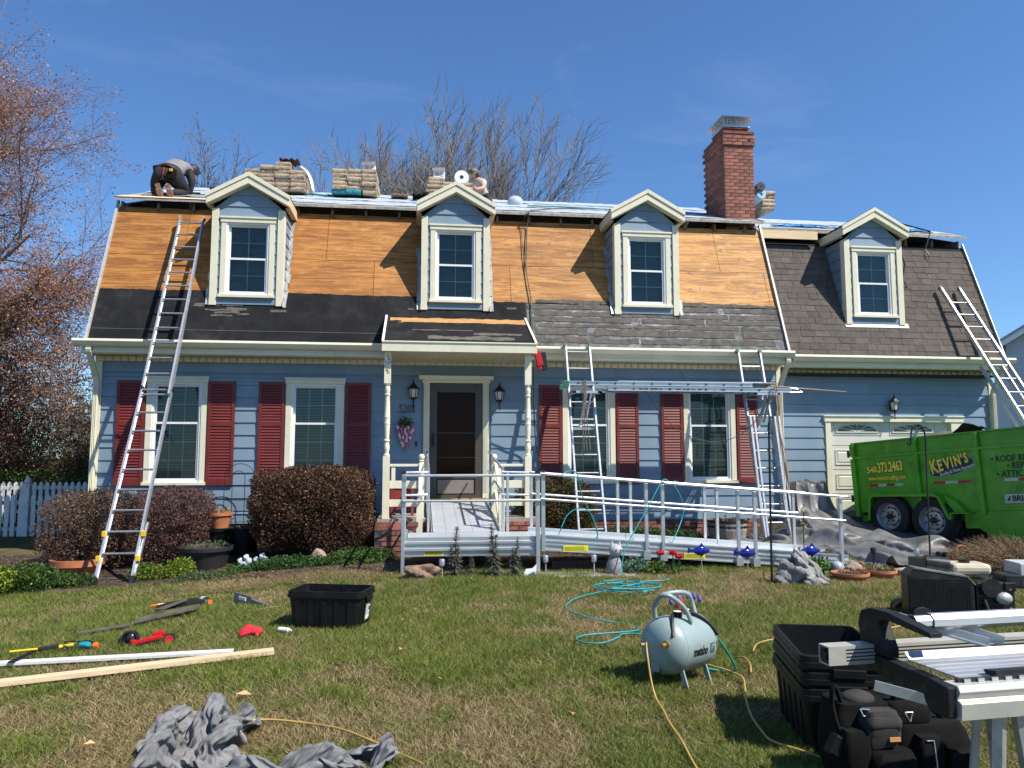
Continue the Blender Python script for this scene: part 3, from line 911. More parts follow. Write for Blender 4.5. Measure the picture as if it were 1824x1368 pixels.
# ---------------------------------------------------------------- chimney
ch = thing('chimney', 'tall red brick chimney with a metal cap rising from the roof', 'chimney', (6.35, 14.85, 6.2))
CX0, CX1, CY0, CY1 = 6.045, 6.665, 14.30, 15.32
core = obj('chimney_core', MB().box(CX0+.012, CX1-.012, CY0+.012, CY1-.012, 6.05, 8.12), m_mortar, ch)
cb_front = MB().box(-.098, .098, -.045, .045, -.0285, .0285).mesh('brick', m_brick)
cb_side = MB().box(-.045, .045, -.098, .098, -.0285, .0285).mesh('brick', m_brick)
cb_half = MB().box(-.046, .046, -.045, .045, -.0285, .0285).mesh('brick', m_brick)
cnt = 0; extra = MB(); ncour = 28; hh = .0705
for k in range(ncour):
    z = 6.17+k*hh; out = .028 if k >= ncour-4 else 0
    if k == ncour-1: out = .004
    # front
    xs0 = CX0-out; xs1 = CX1+out; odd = k % 2
    pos = []
    x = xs0 + (.05 if odd else .0)
    if odd: pos.append(('h', xs0+.048))
    x = xs0 + (.1 if odd else 0)
    while x+.19 < xs1+.01:
        pos.append(('f', x+.101)); x += .2065
    if xs1-x > .05: pos.append(('h', xs1-.048))
    for t, xx in pos:
        me = cb_front if t == 'f' else cb_half
        loc = (xx, CY0-out+.045+random.uniform(-.003, .001), z+.03)
        o = obj('brick', me, m_brick, ch, loc=loc); cnt += 1
    # left side
    y = CY0-out+(.2 if odd else .1)
    extra.box(CX0-out+.001, CX0-out+.09, *((CY0-out+.1, CY0-out+.19) if odd else (CY1+out-.095, CY1+out)), z+.0015, z+.0585)
    while y < CY1+out-.09:
        loc = (CX0-out+.045+random.uniform(-.001, .003), y+.1, z+.03)
        if cnt < 300: obj('brick', cb_side, m_brick, ch, loc=loc); cnt += 1
        else: extra.box(loc[0]-.045, loc[0]+.045, loc[1]-.098, loc[1]+.098, loc[2]-.0285, loc[2]+.0285)
        y += .2065
    for y in (CY0+.2, CY0+.41, CY0+.62, CY0+.83): extra.box(CX1+out-.09, CX1+out, y, y+.19, z, z+.058)
    for x in (CX0, CX0+.21, CX0+.42): extra.box(x, x+.19, CY1+out-.09, CY1+out, z, z+.058)
extra.box(CX0-.02, CX1+.02, CY0-.02, CY1+.02, 8.10, 8.155)
obj('brick_course', extra, m_brick, ch, kind='stuff')
obj('flue_collar', MB().box(6.10, 6.55, 14.36, 14.9, 8.155, 8.22).box(6.06, 6.60, 14.32, 14.95, 8.22, 8.25), m_brick, ch)
m_alu = M('bare_aluminium', (.62, .63, .64), .38, metal=.85, var=.08, sc=8, bmp=.08, bsc=40)
cap = MB().box(6.05, 6.61, 14.31, 14.96, 8.251, 8.275)
for i in range(9):
    x = 6.08+i*.062; cap.box(x, x+.006, 14.33, 14.336, 8.275, 8.44); cap.box(x, x+.006, 14.93, 14.936, 8.275, 8.44)
for i in range(10):
    y = 14.34+i*.065; cap.box(6.07, 6.076, y, y+.006, 8.275, 8.44); cap.box(6.58, 6.586, y, y+.006, 8.275, 8.44)
for z in (8.31, 8.36, 8.41):
    cap.box(6.07, 6.586, 14.329, 14.333, z, z+.005); cap.box(6.0695, 6.0735, 14.34, 14.93, z, z+.005)
cap.add([(5.98, 14.22, 8.43), (6.68, 14.22, 8.43), (6.68, 15.05, 8.43), (5.98, 15.05, 8.43), (6.12, 14.40, 8.50), (6.54, 14.40, 8.50), (6.54, 14.85, 8.50), (6.12, 14.85, 8.50)],
        [(0, 1, 2, 3), (0, 4, 5, 1), (1, 5, 6, 2), (2, 6, 7, 3), (3, 7, 4, 0), (4, 7, 6, 5)])
obj('chimney_cap', cap, m_alu, ch)
# ---------------------------------------------------------------- yard
def vnoise(x, y, sc, seed):
    """smooth value noise on numpy arrays"""
    rs = np.random.RandomState(seed); T = rs.rand(64, 64)
    u = x*sc+100; v = y*sc+100
    i = np.floor(u).astype(int); j = np.floor(v).astype(int); a = u-i; b = v-j
    a = a*a*(3-2*a); b = b*b*(3-2*b)
    t = lambda p, q: T[p % 64, q % 64]
    return (t(i, j)*(1-a)+t(i+1, j)*a)*(1-b)+(t(i, j+1)*(1-a)+t(i+1, j+1)*a)*b
def dryness(x, y):
    n = .34*vnoise(x, y, .7, 3)+.36*vnoise(x, y, 1.9, 4)+.30*vnoise(x, y, 5.0, 5)
    n = n + .07*(1-sm(4.6, 6.4, y)) - .10*sm(6.2, 7.2, y)*(1-sm(8.5, 9.5, y))*(1-sm(-.5, 1.6, x))
    bed = sm(9.2, 9.9, y+.25*np.sin(x*1.7))*sm(-3.0, -2.3, x)*(1-sm(-.6, 0.0, x))
    n = n + .35*bed + .10*np.exp(-((x-2.6)**2/1.2+(y-7.6)**2/.5)) + .10*np.exp(-((x-3.9)**2/1.0+(y-7.3)**2/.3))
    return np.clip((n-.43)/.26, 0, 1)
def Gv(x, y):
    L = 1-sm(-4, -.5, x)
    return .15*sm(4, 9, y)*(1-L) - .06*L*sm(4, 9, y) + .07*sm(11, 13, y) + .25*sm(9.3, 13.5, y)*sm(5.6, 6.8, x)

xs = np.concatenate([np.linspace(-400, -24, 12), np.linspace(-20, -9, 12), np.linspace(-8.7, 12, 208), np.linspace(13, 24, 12), np.linspace(30, 400, 12)])
ys = np.concatenate([[-60, -20, -6, 0], np.linspace(1.5, 14.2, 128), np.linspace(15, 40, 20), [60, 120, 300, 900]])
X, Y = np.meshgrid(xs, ys)
Z = Gv(X, Y) + (vnoise(X, Y, 1.1, 11)-.5)*.035*(np.abs(X) < 12)
gm = MB(); nx = len(xs)
gm.v = list(zip(X.ravel().tolist(), Y.ravel().tolist(), Z.ravel().tolist()))
for j in range(len(ys)-1):
    for i in range(nx-1):
        a = j*nx+i; gm.f.append((a, a+1, a+nx+1, a+nx)); gm.m.append(0)
def ground_mat():
    m, nt, p = newmat('lawn_soil')
    a = nd(nt, 'ShaderNodeAttribute', attribute_name='dry')
    n1 = noise(nt, coords(nt), 9, 8, .75, .4)
    n2 = noise(nt, coords(nt), 60, 4, .7)
    g = mixc(nt, ramp(nt, n1, .3, .7), (.028, .045, .012), (.06, .085, .022))
    d = mixc(nt, ramp(nt, n2, .3, .7), (.075, .05, .028), (.24, .175, .095))
    c = mixc(nt, a.outputs['Fac'], g, d)
    nt.links.new(c, p.inputs['Base Color']); p.inputs['Roughness'].default_value = .95
    p.inputs['Specular IOR Level'].default_value = .1
    bump(nt, p, n2, .8, .02)
    return m
gr_o = obj('ground', gm, ground_mat(), smooth=60); gr_o['kind'] = 'structure'
at = gr_o.data.attributes.new('dry', 'FLOAT', 'POINT')
at.data.foreach_set('value', dryness(X.ravel(), Y.ravel()).astype(np.float32))

def colored_tris(name, V, F, Cc, mat, parent=None, kind=None, loc=None, quads=False):
    """numpy vertices (n,3), faces (m,k), per vertex colours (n,3)"""
    me = bpy.data.meshes.new(name)
    n = len(V); m, k = F.shape
    me.vertices.add(n); me.vertices.foreach_set('co', np.ascontiguousarray(V, dtype=np.float32).ravel())
    me.loops.add(m*k); me.loops.foreach_set('vertex_index', F.astype(np.int32).ravel())
    me.polygons.add(m); me.polygons.foreach_set('loop_start', np.arange(0, m*k, k, dtype=np.int32))
    me.polygons.foreach_set('loop_total', np.full(m, k, dtype=np.int32))
    ca = me.color_attributes.new('tint', 'FLOAT_COLOR', 'POINT')
    C4 = np.ones((n, 4), np.float32); C4[:, :3] = Cc
    ca.data.foreach_set('color', C4.ravel())
    me.materials.append(mat)
    me.update(calc_edges=True); me.validate()
    o = bpy.data.objects.new(name, me); C.objects.link(o)
    if parent is not None: o.parent = parent
    if kind: o['kind'] = kind
    return o
def leafmat(name, transl=.35, rough=.55, spec=.3):
    m, nt, p = newmat(name)
    a = nd(nt, 'ShaderNodeAttribute', attribute_name='tint')
    nt.links.new(a.outputs['Color'], p.inputs['Base Color'])
    p.inputs['Roughness'].default_value = rough; p.inputs['Specular IOR Level'].default_value = spec
    t = nd(nt, 'ShaderNodeBsdfTranslucent'); nt.links.new(a.outputs['Color'], t.inputs[0])
    mx = nd(nt, 'ShaderNodeMixShader'); mx.inputs[0].default_value = transl
    nt.links.new(p.outputs[0], mx.inputs[1]); nt.links.new(t.outputs[0], mx.inputs[2])
    nt.links.new(mx.outputs[0], nt.nodes['Material Output'].inputs[0])
    return m
m_leaf = leafmat('leaf_and_blade')
m_twig = leafmat('bark_and_twig', .0, .8, .2)

rs = np.random.RandomState(21)
def lawn():
    N = 1250000
    # denser near the lens, thinner far off
    y = 3.3 + (13.0-3.3)*rs.rand(N)**1.12
    x = (rs.rand(N)*2-1)*(y*.80+.6) + y*.123
    d = dryness(x, y)
    hole = (y > 9.6) & (x < -2.6) & (rs.rand(N) < sm(10.0, 10.8, y)*.97)
    bedz = (y > 9.9) & (x > -2.7) & (rs.rand(N) < sm(9.9, 10.6, y)*.93)
    hole |= bedz | (x > 6.4) & (y > 8.8) | (x > 7.3)
    hole |= rs.rand(N) < (d*.45)
    x, y, d = x[~hole], y[~hole], d[~hole]
    N = len(x)
    z = Gv(x, y) + (vnoise(x, y, 1.1, 11)-.5)*.035
    straw = rs.rand(N) < (.22+.58*d)
    tuft = vnoise(x, y, 3.2, 8)*.6+vnoise(x, y, 9., 9)*.4
    h = np.where(straw, .020+.028*rs.rand(N), (.022+.045*rs.rand(N))*(.45+1.0*tuft)*(1-.35*d))
    far = sm(4, 10, y)
    w = (.0016+.0018*rs.rand(N))*(1+.7*far)
    ang = rs.rand(N)*2*np.pi
    lean = np.where(straw, .8+1.6*rs.rand(N), .35+1.3*rs.rand(N)**1.3)*h
    la = rs.rand(N)*2*np.pi
    bx, by = np.cos(ang)*w, np.sin(ang)*w
    dx, dy = np.cos(la)*lean, np.sin(la)*lean
    g1 = np.array([.095, .145, .016]); g2 = np.array([.255, .30, .065]); g3 = np.array([.05, .105, .016])
    s1 = np.array([.52, .42, .22]); s2 = np.array([.15, .10, .045])
    t = rs.rand(N)[:, None]; q = rs.rand(N)[:, None]
    big = vnoise(x, y, .8, 14)[:, None]
    cg = (g1*(1-t)+g2*t)*(1-.45*big)+g3*.45*big
    yl = (rs.rand(N) < .12)[:, None]
    cg = np.where(yl, cg*np.array([1.7, 1.35, 1.1]), cg)
    cs = s1*q+s2*(1-q)
    col = np.where(straw[:, None], cs, cg)
    near = y < 6.2
    # far blades: one triangle
    def P(a, b, c): return np.stack([a, b, c], 1)
    f = ~near
    n = f.sum()
    V = np.stack([P(x[f]-bx[f], y[f]-by[f], z[f]-.004), P(x[f]+bx[f], y[f]+by[f], z[f]-.004), P(x[f]+dx[f], y[f]+dy[f], z[f]+h[f])], 1).reshape(-1, 3)
    F = np.arange(3*n).reshape(-1, 3)
    Cc = np.repeat(col[f], 3, 0)
    # near blades: bent, three triangles
    g = near; m = g.sum()
    k = .55
    mx, my, mz = x[g]+dx[g]*.3, y[g]+dy[g]*.3, z[g]+h[g]*k
    V2 = np.stack([P(x[g]-bx[g], y[g]-by[g], z[g]-.004), P(x[g]+bx[g], y[g]+by[g], z[g]-.004), P(mx+bx[g]*.7, my+by[g]*.7, mz), P(mx-bx[g]*.7, my-by[g]*.7, mz), P(x[g]+dx[g], y[g]+dy[g], z[g]+h[g])], 1).reshape(-1, 3)
    b = np.arange(m)[:, None]*5
    F2 = np.concatenate([b+np.array([[0, 1, 2]]), b+np.array([[0, 2, 3]]), b+np.array([[3, 2, 4]])], 0)
    C2 = np.repeat(col[g], 5, 0)
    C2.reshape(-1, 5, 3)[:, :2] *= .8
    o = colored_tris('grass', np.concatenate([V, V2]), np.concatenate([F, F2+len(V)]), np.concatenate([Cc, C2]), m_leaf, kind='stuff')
    tag(o, 'short spring grass with dry straw patches covering the front yard', 'grass')
lawn()

# mulch, walkway, driveway
mb = MB(); n = 46
for (x0, x1, y0, y1) in ((-9.0, 7.0, 10.3, 13.5),):
    nyb = 12; nxb = 60
    for j in range(nyb+1):
        for i in range(nxb+1):
            xx = lerp(x0, x1, i/nxb); yy = lerp(y0+.25*math.sin(xx*1.7)+random.uniform(-.08, .08), y1, j/nyb)
            mb.v.append((xx, yy, G(xx, yy)+.02+random.uniform(0, .02) if j else G(xx, yy)-.02))
    for j in range(nyb):
        for i in range(nxb):
            a = j*(nxb+1)+i; mb.f.append((a, a+1, a+nxb+2, a+nxb+1)); mb.m.append(0)
tag(obj('planting_bed', mb, M('mulch_and_soil', (.055, .036, .024), .95, var=.6, sc=30, bmp=1.0, bsc=70, dirt=(.20, .155, .10), dirt_amt=.6, dirt_sc=2.2, bd=.02), smooth=60), kind='structure')
dv = MB()
for j in range(30):
    for i in range(6):
        xa, xb = 6.75+i*.9, 6.75+(i+1)*.9; ya, yb = -5+j*.6316, -5+(j+1)*.6316
        f = lambda p, q: (p, q, Gv(np.array(p), np.array(q))+.03)
        dv.add([f(xa, ya), f(xb, ya), f(xb, yb), f(xa, yb)], [(0, 1, 2, 3)])
tag(obj('driveway', dv, M('dark_asphalt', (.075, .073, .070), .9, var=.2, sc=3, bmp=.3, bsc=120)), kind='structure')
wk = MB().box(.9, 2.7, 9.35, 9.75, .05, .163)
tag(obj('walkway', wk, m_concrete, bevel=.01), kind='structure')
# straw and leaf litter on the bed
def litter(name, label, N, x0, x1, y0, y1, cols, l=.05, w=.004, zoff=.03, cond=None, cat='straw', up=.4):
    x = rs.uniform(x0, x1, N); y = rs.uniform(y0, y1, N)
    if cond is not None: k = cond(x, y); x, y = x[k], y[k]
    N = len(x); z = Gv(x, y)+zoff+.01*rs.rand(N)
    a = rs.rand(N)*2*np.pi; L = l*(.4+rs.rand(N)); ux, uy = np.cos(a), np.sin(a)
    uz = (rs.rand(N)-.2)*up
    ww = w*(.5+rs.rand(N))
    V = np.stack([np.stack([x, y, z], 1), np.stack([x+ux*L*.5-uy*ww, y+uy*L*.5+ux*ww, z+uz*L*.5], 1), np.stack([x+ux*L, y+uy*L, z+uz*L], 1), np.stack([x+ux*L*.5+uy*ww, y+uy*L*.5-ux*ww, z+uz*L*.5], 1)], 1).reshape(-1, 3)
    c = np.array(cols)[rs.randint(0, len(cols), N)]*(.7+.6*rs.rand(N))[:, None]
    o = colored_tris(name, V, np.arange(4*N).reshape(-1, 4), np.repeat(c, 4, 0), m_leaf, kind='stuff')
    tag(o, label, cat)
litter('straw', 'pale dead grass and straw lying on the bed in front of the shrubs', 26000, -2.9, .3, 9.2, 12.6, [(.36, .28, .16), (.26, .19, .10), (.16, .11, .06)], cond=lambda x, y: vnoise(x, y, 1.3, 33) > .34)
litter('leaf_litter', 'brown dead leaves and bark under the shrubs along the wall', 16000, -6.5, 6.4, 10.4, 13.4, [(.14, .085, .045), (.22, .15, .09), (.07, .045, .03)], l=.045, w=.014, cat='leaf litter')

# ---------------------------------------------------------------- woody plants
class Wood:
    """collects tapered branch tubes"""
    def __init__(s): s.V = []; s.F = []; s.C = []; s.n = 0; s.tips = []
    def tube(s, P, Rr, col, n=4):
        P = np.asarray(P, float); k = len(P)
        d = np.gradient(P, axis=0); d /= np.linalg.norm(d, axis=1)[:, None]+1e-9
        ref = np.array([0, 0, 1.]) if abs(d[0][2]) < .9 else np.array([1., 0, 0])
        a = np.cross(d, ref); a /= np.linalg.norm(a, axis=1)[:, None]+1e-9; b = np.cross(d, a)
        an = np.arange(n)*2*np.pi/n
        R_ = np.asarray(Rr)[:, None, None]
        V = P[:, None, :]+(a[:, None, :]*np.cos(an)[None, :, None]+b[:, None, :]*np.sin(an)[None, :, None])*R_
        i = np.arange(k-1)[:, None]*n; j = np.arange(n)[None, :]; j2 = (j+1) % n
        F = np.stack([i+j, i+j2, i+n+j2, i+n+j], -1).reshape(-1, 4)+s.n
        s.V.append(V.reshape(-1, 3)); s.F.append(F); s.C.append(np.tile(col, (k*n, 1))); s.n += k*n
    def build(s, name, parent, kind=None):
        V = np.concatenate(s.V) - np.array(rootloc(parent))
        return colored_tris(name, V, np.concatenate(s.F), np.concatenate(s.C), m_twig, parent, kind)
def tree(rnd, trunk, wood, twigs, base, d, L, r, lev, maxlev, prm):
    """recursive growth; stout wood and fine twigs go to separate meshes"""
    k = 6 if lev < 2 else 4
    P = [np.array(base, float)]; d = np.array(d, float); d /= np.linalg.norm(d)
    for i in range(k):
        d = d + np.array([rnd.gauss(0, 1), rnd.gauss(0, 1), rnd.gauss(0, 1)])*prm['wob'] + np.array([0, 0, prm['up'][min(lev, len(prm['up'])-1)]])
        d /= np.linalg.norm(d); P.append(P[-1]+d*L/k)
    tip = r*prm.get('taper', .45)
    Rr = np.linspace(r, tip, k+1)
    if lev == 0: Rr[0] *= 1.25
    (wood if lev < prm['woodlev'] else twigs).tube(P, Rr, prm['col'] if lev < prm['woodlev'] else prm['tcol'], 6 if lev < 2 else 3)
    if lev >= maxlev:
        twigs.tips.append((P[-1], P[-2], P[len(P)//2])); return
    nb = prm['nb'][min(lev, len(prm['nb'])-1)]
    for i in range(nb):
        t = lerp(prm['start'][min(lev, len(prm['start'])-1)], 1.0, (i+rnd.random()*.8)/nb)
        q = min(int(t*k), k-1); f = t*k-q
        p = P[q]*(1-f)+P[q+1]*f; dd = P[q+1]-P[q]; dd /= np.linalg.norm(dd)
        az = rnd.random()*2*math.pi+i*2.4
        u = np.cross(dd, [0.3, .2, 1]); u /= np.linalg.norm(u)+1e-9; v = np.cross(dd, u)
        sp = prm['spread'][min(lev, len(prm['spread'])-1)]*rnd.uniform(.7, 1.2)
        nd_ = dd*math.cos(sp)+(u*math.cos(az)+v*math.sin(az))*math.sin(sp)
        tree(rnd, trunk, wood, twigs, p, nd_, L*prm['len']*rnd.uniform(.7, 1.1)*(1.05-.45*t if lev < 1 else 1), max(lerp(r, tip, t)*.62, prm['rmin']), lev+1, maxlev, prm)
def leaves(name, parent, pts, size, cols, kind='stuff', jit=.05, per=3, up=0., seed=1, aspect=.5):
    r_ = np.random.RandomState(seed)
    pts = np.repeat(np.asarray(pts, float), per, 0)
    N = len(pts); pts = pts+r_.normal(0, jit, (N, 3))-np.array(rootloc(parent))
    a = r_.normal(0, 1, (N, 3)); a[:, 2] += up; a /= np.linalg.norm(a, axis=1)[:, None]
    b = np.cross(a, r_.normal(0, 1, (N, 3))); b /= np.linalg.norm(b, axis=1)[:, None]+1e-9
    s = (size*(.6+.8*r_.rand(N)))[:, None]
    V = np.stack([pts, pts+a*s*.5+b*s*aspect*.5, pts+a*s, pts+a*s*.5-b*s*aspect*.5], 1).reshape(-1, 3)
    c = np.array(cols)[r_.randint(0, len(cols), N)]*(.75+.5*r_.rand(N))[:, None]
    return colored_tris(name, V, np.arange(4*N).reshape(-1, 4), np.repeat(c, 4, 0), m_leaf, parent, kind)

# big budding maple at the left
def bud_tree():
    T = thing('budding_tree', 'tall tree full of reddish brown spring buds left of the house', 'tree', (-15.0, 20.5, -.05))
    rnd = random.Random(12); W = Wood(); Tw = Wood()
    prm = dict(wob=.11, up=[.02, .02, .0, -.01], nb=[9, 7, 6, 5], start=[.28, .3, .2, .15], spread=[1.0, .8, .75, .7], len=.62, rmin=.006, col=(.17, .135, .115), tcol=(.22, .15, .125), woodlev=3, taper=.4)
    tree(rnd, None, W, Tw, (-15.0, 20.5, -.1), (.04, 0, 1), 8.0, .22, 0, 4, prm)
    # limbs that reach to the right over the yard
    for (z, dx, dz, L, sd) in ((3.0, 1, .34, 5.6, 1), (4.2, 1, .50, 6.0, 2), (5.2, 1, .85, 6.2, 3), (2.4, 1, .12, 5.4, 4), (4.7, .8, 1.1, 6.0, 5), (3.5, 1, .28, 5.9, 6), (5.8, .55, 1.3, 5.4, 7)):
        tree(random.Random(sd*7), None, W, Tw, (-14.9+z*.03, 20.4, z), (dx, -.22+.1*(sd % 3), dz), L, .085, 1, 4, dict(prm, nb=[9, 15, 11, 7], start=[.2, .12, .15, .15], len=.5, spread=[.9, .62, .75, .7]))
    W.build('trunk', T); Tw.build('twig', T, 'stuff')
    pts = [p for t in Tw.tips for p in t[:2]]
    leaves('bud', T, pts, .046, [(.42, .20, .12), (.33, .15, .09), (.50, .29, .17), (.24, .12, .07)], per=7, jit=.10, seed=4, aspect=.7)
bud_tree()
def bare_tree(x, y, H, stems, seed, label, col=(.20, .18, .165), lean=.25, lev=3, nb=(9, 7, 5), L0=None, spread=(.45, .45, .5), r0=.13, buds=None, rmin=.014):
    T = thing('bare_tree', label, 'tree', (x, y, 0))
    rnd = random.Random(seed); W = Wood(); Tw = Wood()
    prm = dict(wob=.07, up=[.05, .07, .06, .03], nb=list(nb), start=[.3, .25, .2], spread=list(spread), len=.48, rmin=rmin, col=col, tcol=tuple(c*1.05 for c in col), woodlev=2, taper=.25)
    for s in range(stems):
        a = rnd.random()*6.28; k = lean*rnd.uniform(.3, 1) if stems > 1 else .05
        tree(rnd, None, W, Tw, (x+math.cos(a)*.3, y+math.sin(a)*.3, -.2), (math.cos(a)*k, math.sin(a)*k*.6, 1), H*rnd.uniform(.72, .95), r0, 0, lev, prm)
    W.build('trunk', T); Tw.build('twig', T, 'stuff')
    if buds: leaves('bud', T, [t[0] for t in Tw.tips], .09, buds, per=2, jit=.1, seed=seed)
bare_tree(1.6, 34, 14.4, 18, 3, 'wide bare tree with many upright grey stems behind the middle of the roof', lean=.36, nb=(16, 12, 7), spread=(.45, .45, .55))
bare_tree(-1.5, 36, 13.0, 7, 5, 'thin bare tree behind the roof to the left of the wide bare tree', lean=.22, r0=.10, nb=(13, 10, 6), spread=(.5, .45, .55))
bare_tree(4.9, 36, 10.8, 10, 9, 'low bare tree behind the roof to the right of the wide bare tree', lean=.40, r0=.09, nb=(10, 8, 5), spread=(.45, .5, .55))
bare_tree(-8.2, 40, 14.4, 8, 11, 'small round topped bare tree behind the leftmost dormer', lean=.20, nb=(13, 12, 8), spread=(.6, .65, .7), r0=.11, rmin=.018, col=(.16, .135, .11), buds=[(.20, .16, .09)])

def shrub(name, label, x0, x1, y0, y1, z0, z1, n, cols, size=.03, seed=1, power=3.5, shell=.30, twigs=260, tcol=(.12, .08, .055), aspect=.6, holes=.0, nodiv=0, cat='shrub', tipcols=None, transl=None):
    cx, cy, cz = (x0+x1)/2, (y0+y1)/2, (z0+z1)/2
    T = thing(name, label, cat, (cx, cy, z0))
    r_ = np.random.RandomState(seed)
    hx, hy, hz = (x1-x0)/2, (y1-y0)/2, (z1-z0)/2
    d = r_.normal(0, 1, (n, 3)); d /= np.linalg.norm(d, axis=1)[:, None]
    k = 1/(np.abs(d)**power).sum(1)**(1/power)
    rad = 1-shell*r_.rand(n)**1.7
    lump = 1+.07*np.sin(d[:, 0]*7+seed)*np.cos(d[:, 1]*6+d[:, 2]*8)+.05*(vnoise(d[:, 0]*9, d[:, 2]*9, 1, seed)-.5)
    p = d*(k*rad*lump)[:, None]*np.array([hx, hy, hz])+np.array([cx, cy, cz])
    if holes:
        keep = vnoise(p[:, 0]+p[:, 1]*.5, p[:, 2], 5.5, seed+3) > holes
        p = p[keep]
    p = p[p[:, 2] > z0+.01]
    o = leaves('foliage', T, p, size, cols, per=1, jit=.006, seed=seed, aspect=aspect)
    W = Wood()
    for i in range(twigs):
        b = np.array([cx+r_.uniform(-.35, .35)*hx, cy+r_.uniform(-.35, .35)*hy, z0-.02])
        e = p[r_.randint(len(p))]+r_.normal(0, .02, 3)
        mid = (b+e)/2+r_.normal(0, .05, 3); mid[2] += .04
        P = [b, (b+mid)/2+r_.normal(0, .02, 3), mid, (mid+e)/2+r_.normal(0, .02, 3), e+(e-mid)*.06]
        W.tube(P, np.linspace(.007, .0016, 5), np.array(tcol)*r_.uniform(.6, 1.4), 3)
    W.build('branch', T, 'stuff')
    return T
shrub('clipped_shrub', 'dense round clipped dark brown shrub under the window left of the porch', -2.44, -.66, 11.3, 12.9, .22, 1.45, 75000,
      [(.105, .052, .030), (.060, .032, .022), (.20, .12, .055), (.042, .026, .018), (.09, .035, .03)], .034, 3, 4.0, .55, 400)
shrub('sparse_shrub', 'wide sparse brown shrub behind the foot of the tall left ladder', -5.38, -4.05, 11.5, 13.0, -.02, 1.10, 30000,
      [(.13, .075, .05), (.08, .05, .035), (.20, .13, .09)], .030, 5, 4.0, .6, 1300, tcol=(.15, .10, .075), holes=.22)
shrub('sparse_shrub', 'sparse purple brown shrub under the leftmost window between ladder and pots', -4.25, -3.10, 11.7, 13.1, .0, 1.13, 34000,
      [(.13, .07, .055), (.09, .045, .04), (.17, .11, .08), (.11, .05, .05)], .030, 6, 4.2, .6, 1100, tcol=(.14, .09, .08), holes=.15)
shrub('leafy_shrub', 'olive and brown round shrub behind the ramp railing right of the porch', 1.62, 2.95, 12.25, 13.25, .25, 1.24, 30000,
      [(.10, .10, .03), (.075, .06, .025), (.16, .10, .04), (.05, .045, .02)], .034, 8, 3.0, .6, 260, holes=.1)
shrub('dry_shrub', 'dry brown feathery shrub at the right edge in front of the trailer', 6.65, 8.3, 8.1, 9.6, .1, .62, 9000,
      [(.20, .13, .07), (.12, .10, .04), (.26, .19, .11), (.07, .09, .03)], .022, 12, 2.4, .6, 2200, tcol=(.18, .125, .075), aspect=.25)
# brown thicket beyond the fence at the left
for i, (x, y, w, h) in enumerate(((-12.6, 22.5, 2.6, 4.1), (-10.4, 21.5, 2.4, 4.6), (-8.7, 22.0, 1.8, 3.8), (-14.6, 24, 2.6, 4.8))):
    shrub('thicket_bush', ['tall tangled brown bush beyond the fence, second from the left', 'tall tangled brown bush beyond the fence nearer the house', 'lower tangled brown bush directly beside the house corner', 'tall tangled brown bush beyond the fence, farthest left'][i],
          x-w*.7, x+w*.7, y-1, y+1, .0, h, 15000, [(.15, .095, .05), (.10, .065, .04), (.20, .14, .07), (.07, .05, .03)], .06, 40+i, 2.6, .75, 1300, tcol=(.13, .095, .075), holes=.25, cat='bush')
shrub('evergreen_bush', 'low bright green bush row seen over the picket fence', -16, -7.6, 20.2, 21.0, .0, 1.35, 9000, [(.07, .14, .02), (.12, .19, .035), (.04, .09, .015)], .07, 51, 4, .5, 60, cat='bush')
# holly branch at the left edge
def holly():
    T = thing('holly_bush', 'dark green holly branches poking in at the left edge', 'bush', (-6.9, 9.2, -.06))
    W = Wood(); pts = []; rnd = random.Random(3)
    prm = dict(wob=.12, up=[.03, .02, .02], nb=[9, 6, 4], start=[.45, .3, .2], spread=[.9, .7, .6], len=.36, rmin=.004, col=(.06, .055, .035), tcol=(.06, .06, .035), woodlev=2, taper=.4)
    tree(rnd, None, W, W, (-6.9, 9.2, -.1), (.02, 0, 1), 3.3, .05, 0, 2, prm)
    tree(rnd, None, W, W, (-6.88, 9.2, 2.6), (1.0, .1, .55), .95, .018, 1, 3, prm)
    tree(rnd, None, W, W, (-6.88, 9.2, 2.3), (1.0, .0, .5), .85, .018, 1, 3, prm)
    for t in W.tips: pts += list(t)
    W.build('branch', T, 'stuff')
    leaves('foliage', T, pts, .075, [(.018, .045, .014), (.03, .07, .02), (.05, .09, .03)], per=7, jit=.05, seed=8, aspect=.55)
holly()
# low plants
def clump(label, x, y, w, d, h, n, cols, size=.035, seed=1, name='ground_plant', z=None, cat='plant'):
    z = G(x, y) if z is None else z
    return shrub(name, label, x-w/2, x+w/2, y-d/2, y+d/2, z-.03, z+h, n, cols, size, seed, 2.2, .8, 30, tcol=(.08, .1, .03), cat=cat)
YG = [(.20, .27, .02), (.12, .19, .02), (.05, .10, .02), (.28, .33, .03)]
DG = [(.035, .085, .02), (.06, .12, .03), (.025, .055, .015)]
clump('yellow green leafy plant at the edge of the photo beside the holly', -5.35, 10.1, 1.1, .7, .42, 5200, YG, .035, 61)
clump('low green leafy plant left of the terracotta planter', -4.85, 10.45, .9, .6, .34, 4200, DG+[(.15, .2, .03)], .035, 62)
clump('bright green plant between the left ladder and the black tub', -3.55, 10.95, .5, .4, .26, 1600, YG[:3], .03, 63)
clump('second bright green plant just left of the black tub', -3.15, 11.0, .4, .4, .28, 1600, YG, .03, 64)
clump('low grey green plant in front of the black tub', -2.7, 10.55, .75, .35, .13, 1900, [(.08, .13, .05), (.12, .17, .07), (.05, .08, .03)], .025, 65)
clump('dark green ivy spreading below the round clipped shrub', -1.65, 10.9, 1.1, .6, .17, 3800, DG, .035, 66)
clump('green ivy beside the stones near the porch bricks', -.75, 11.1, .95, .55, .20, 3000, DG+[(.10, .18, .03)], .035, 67)
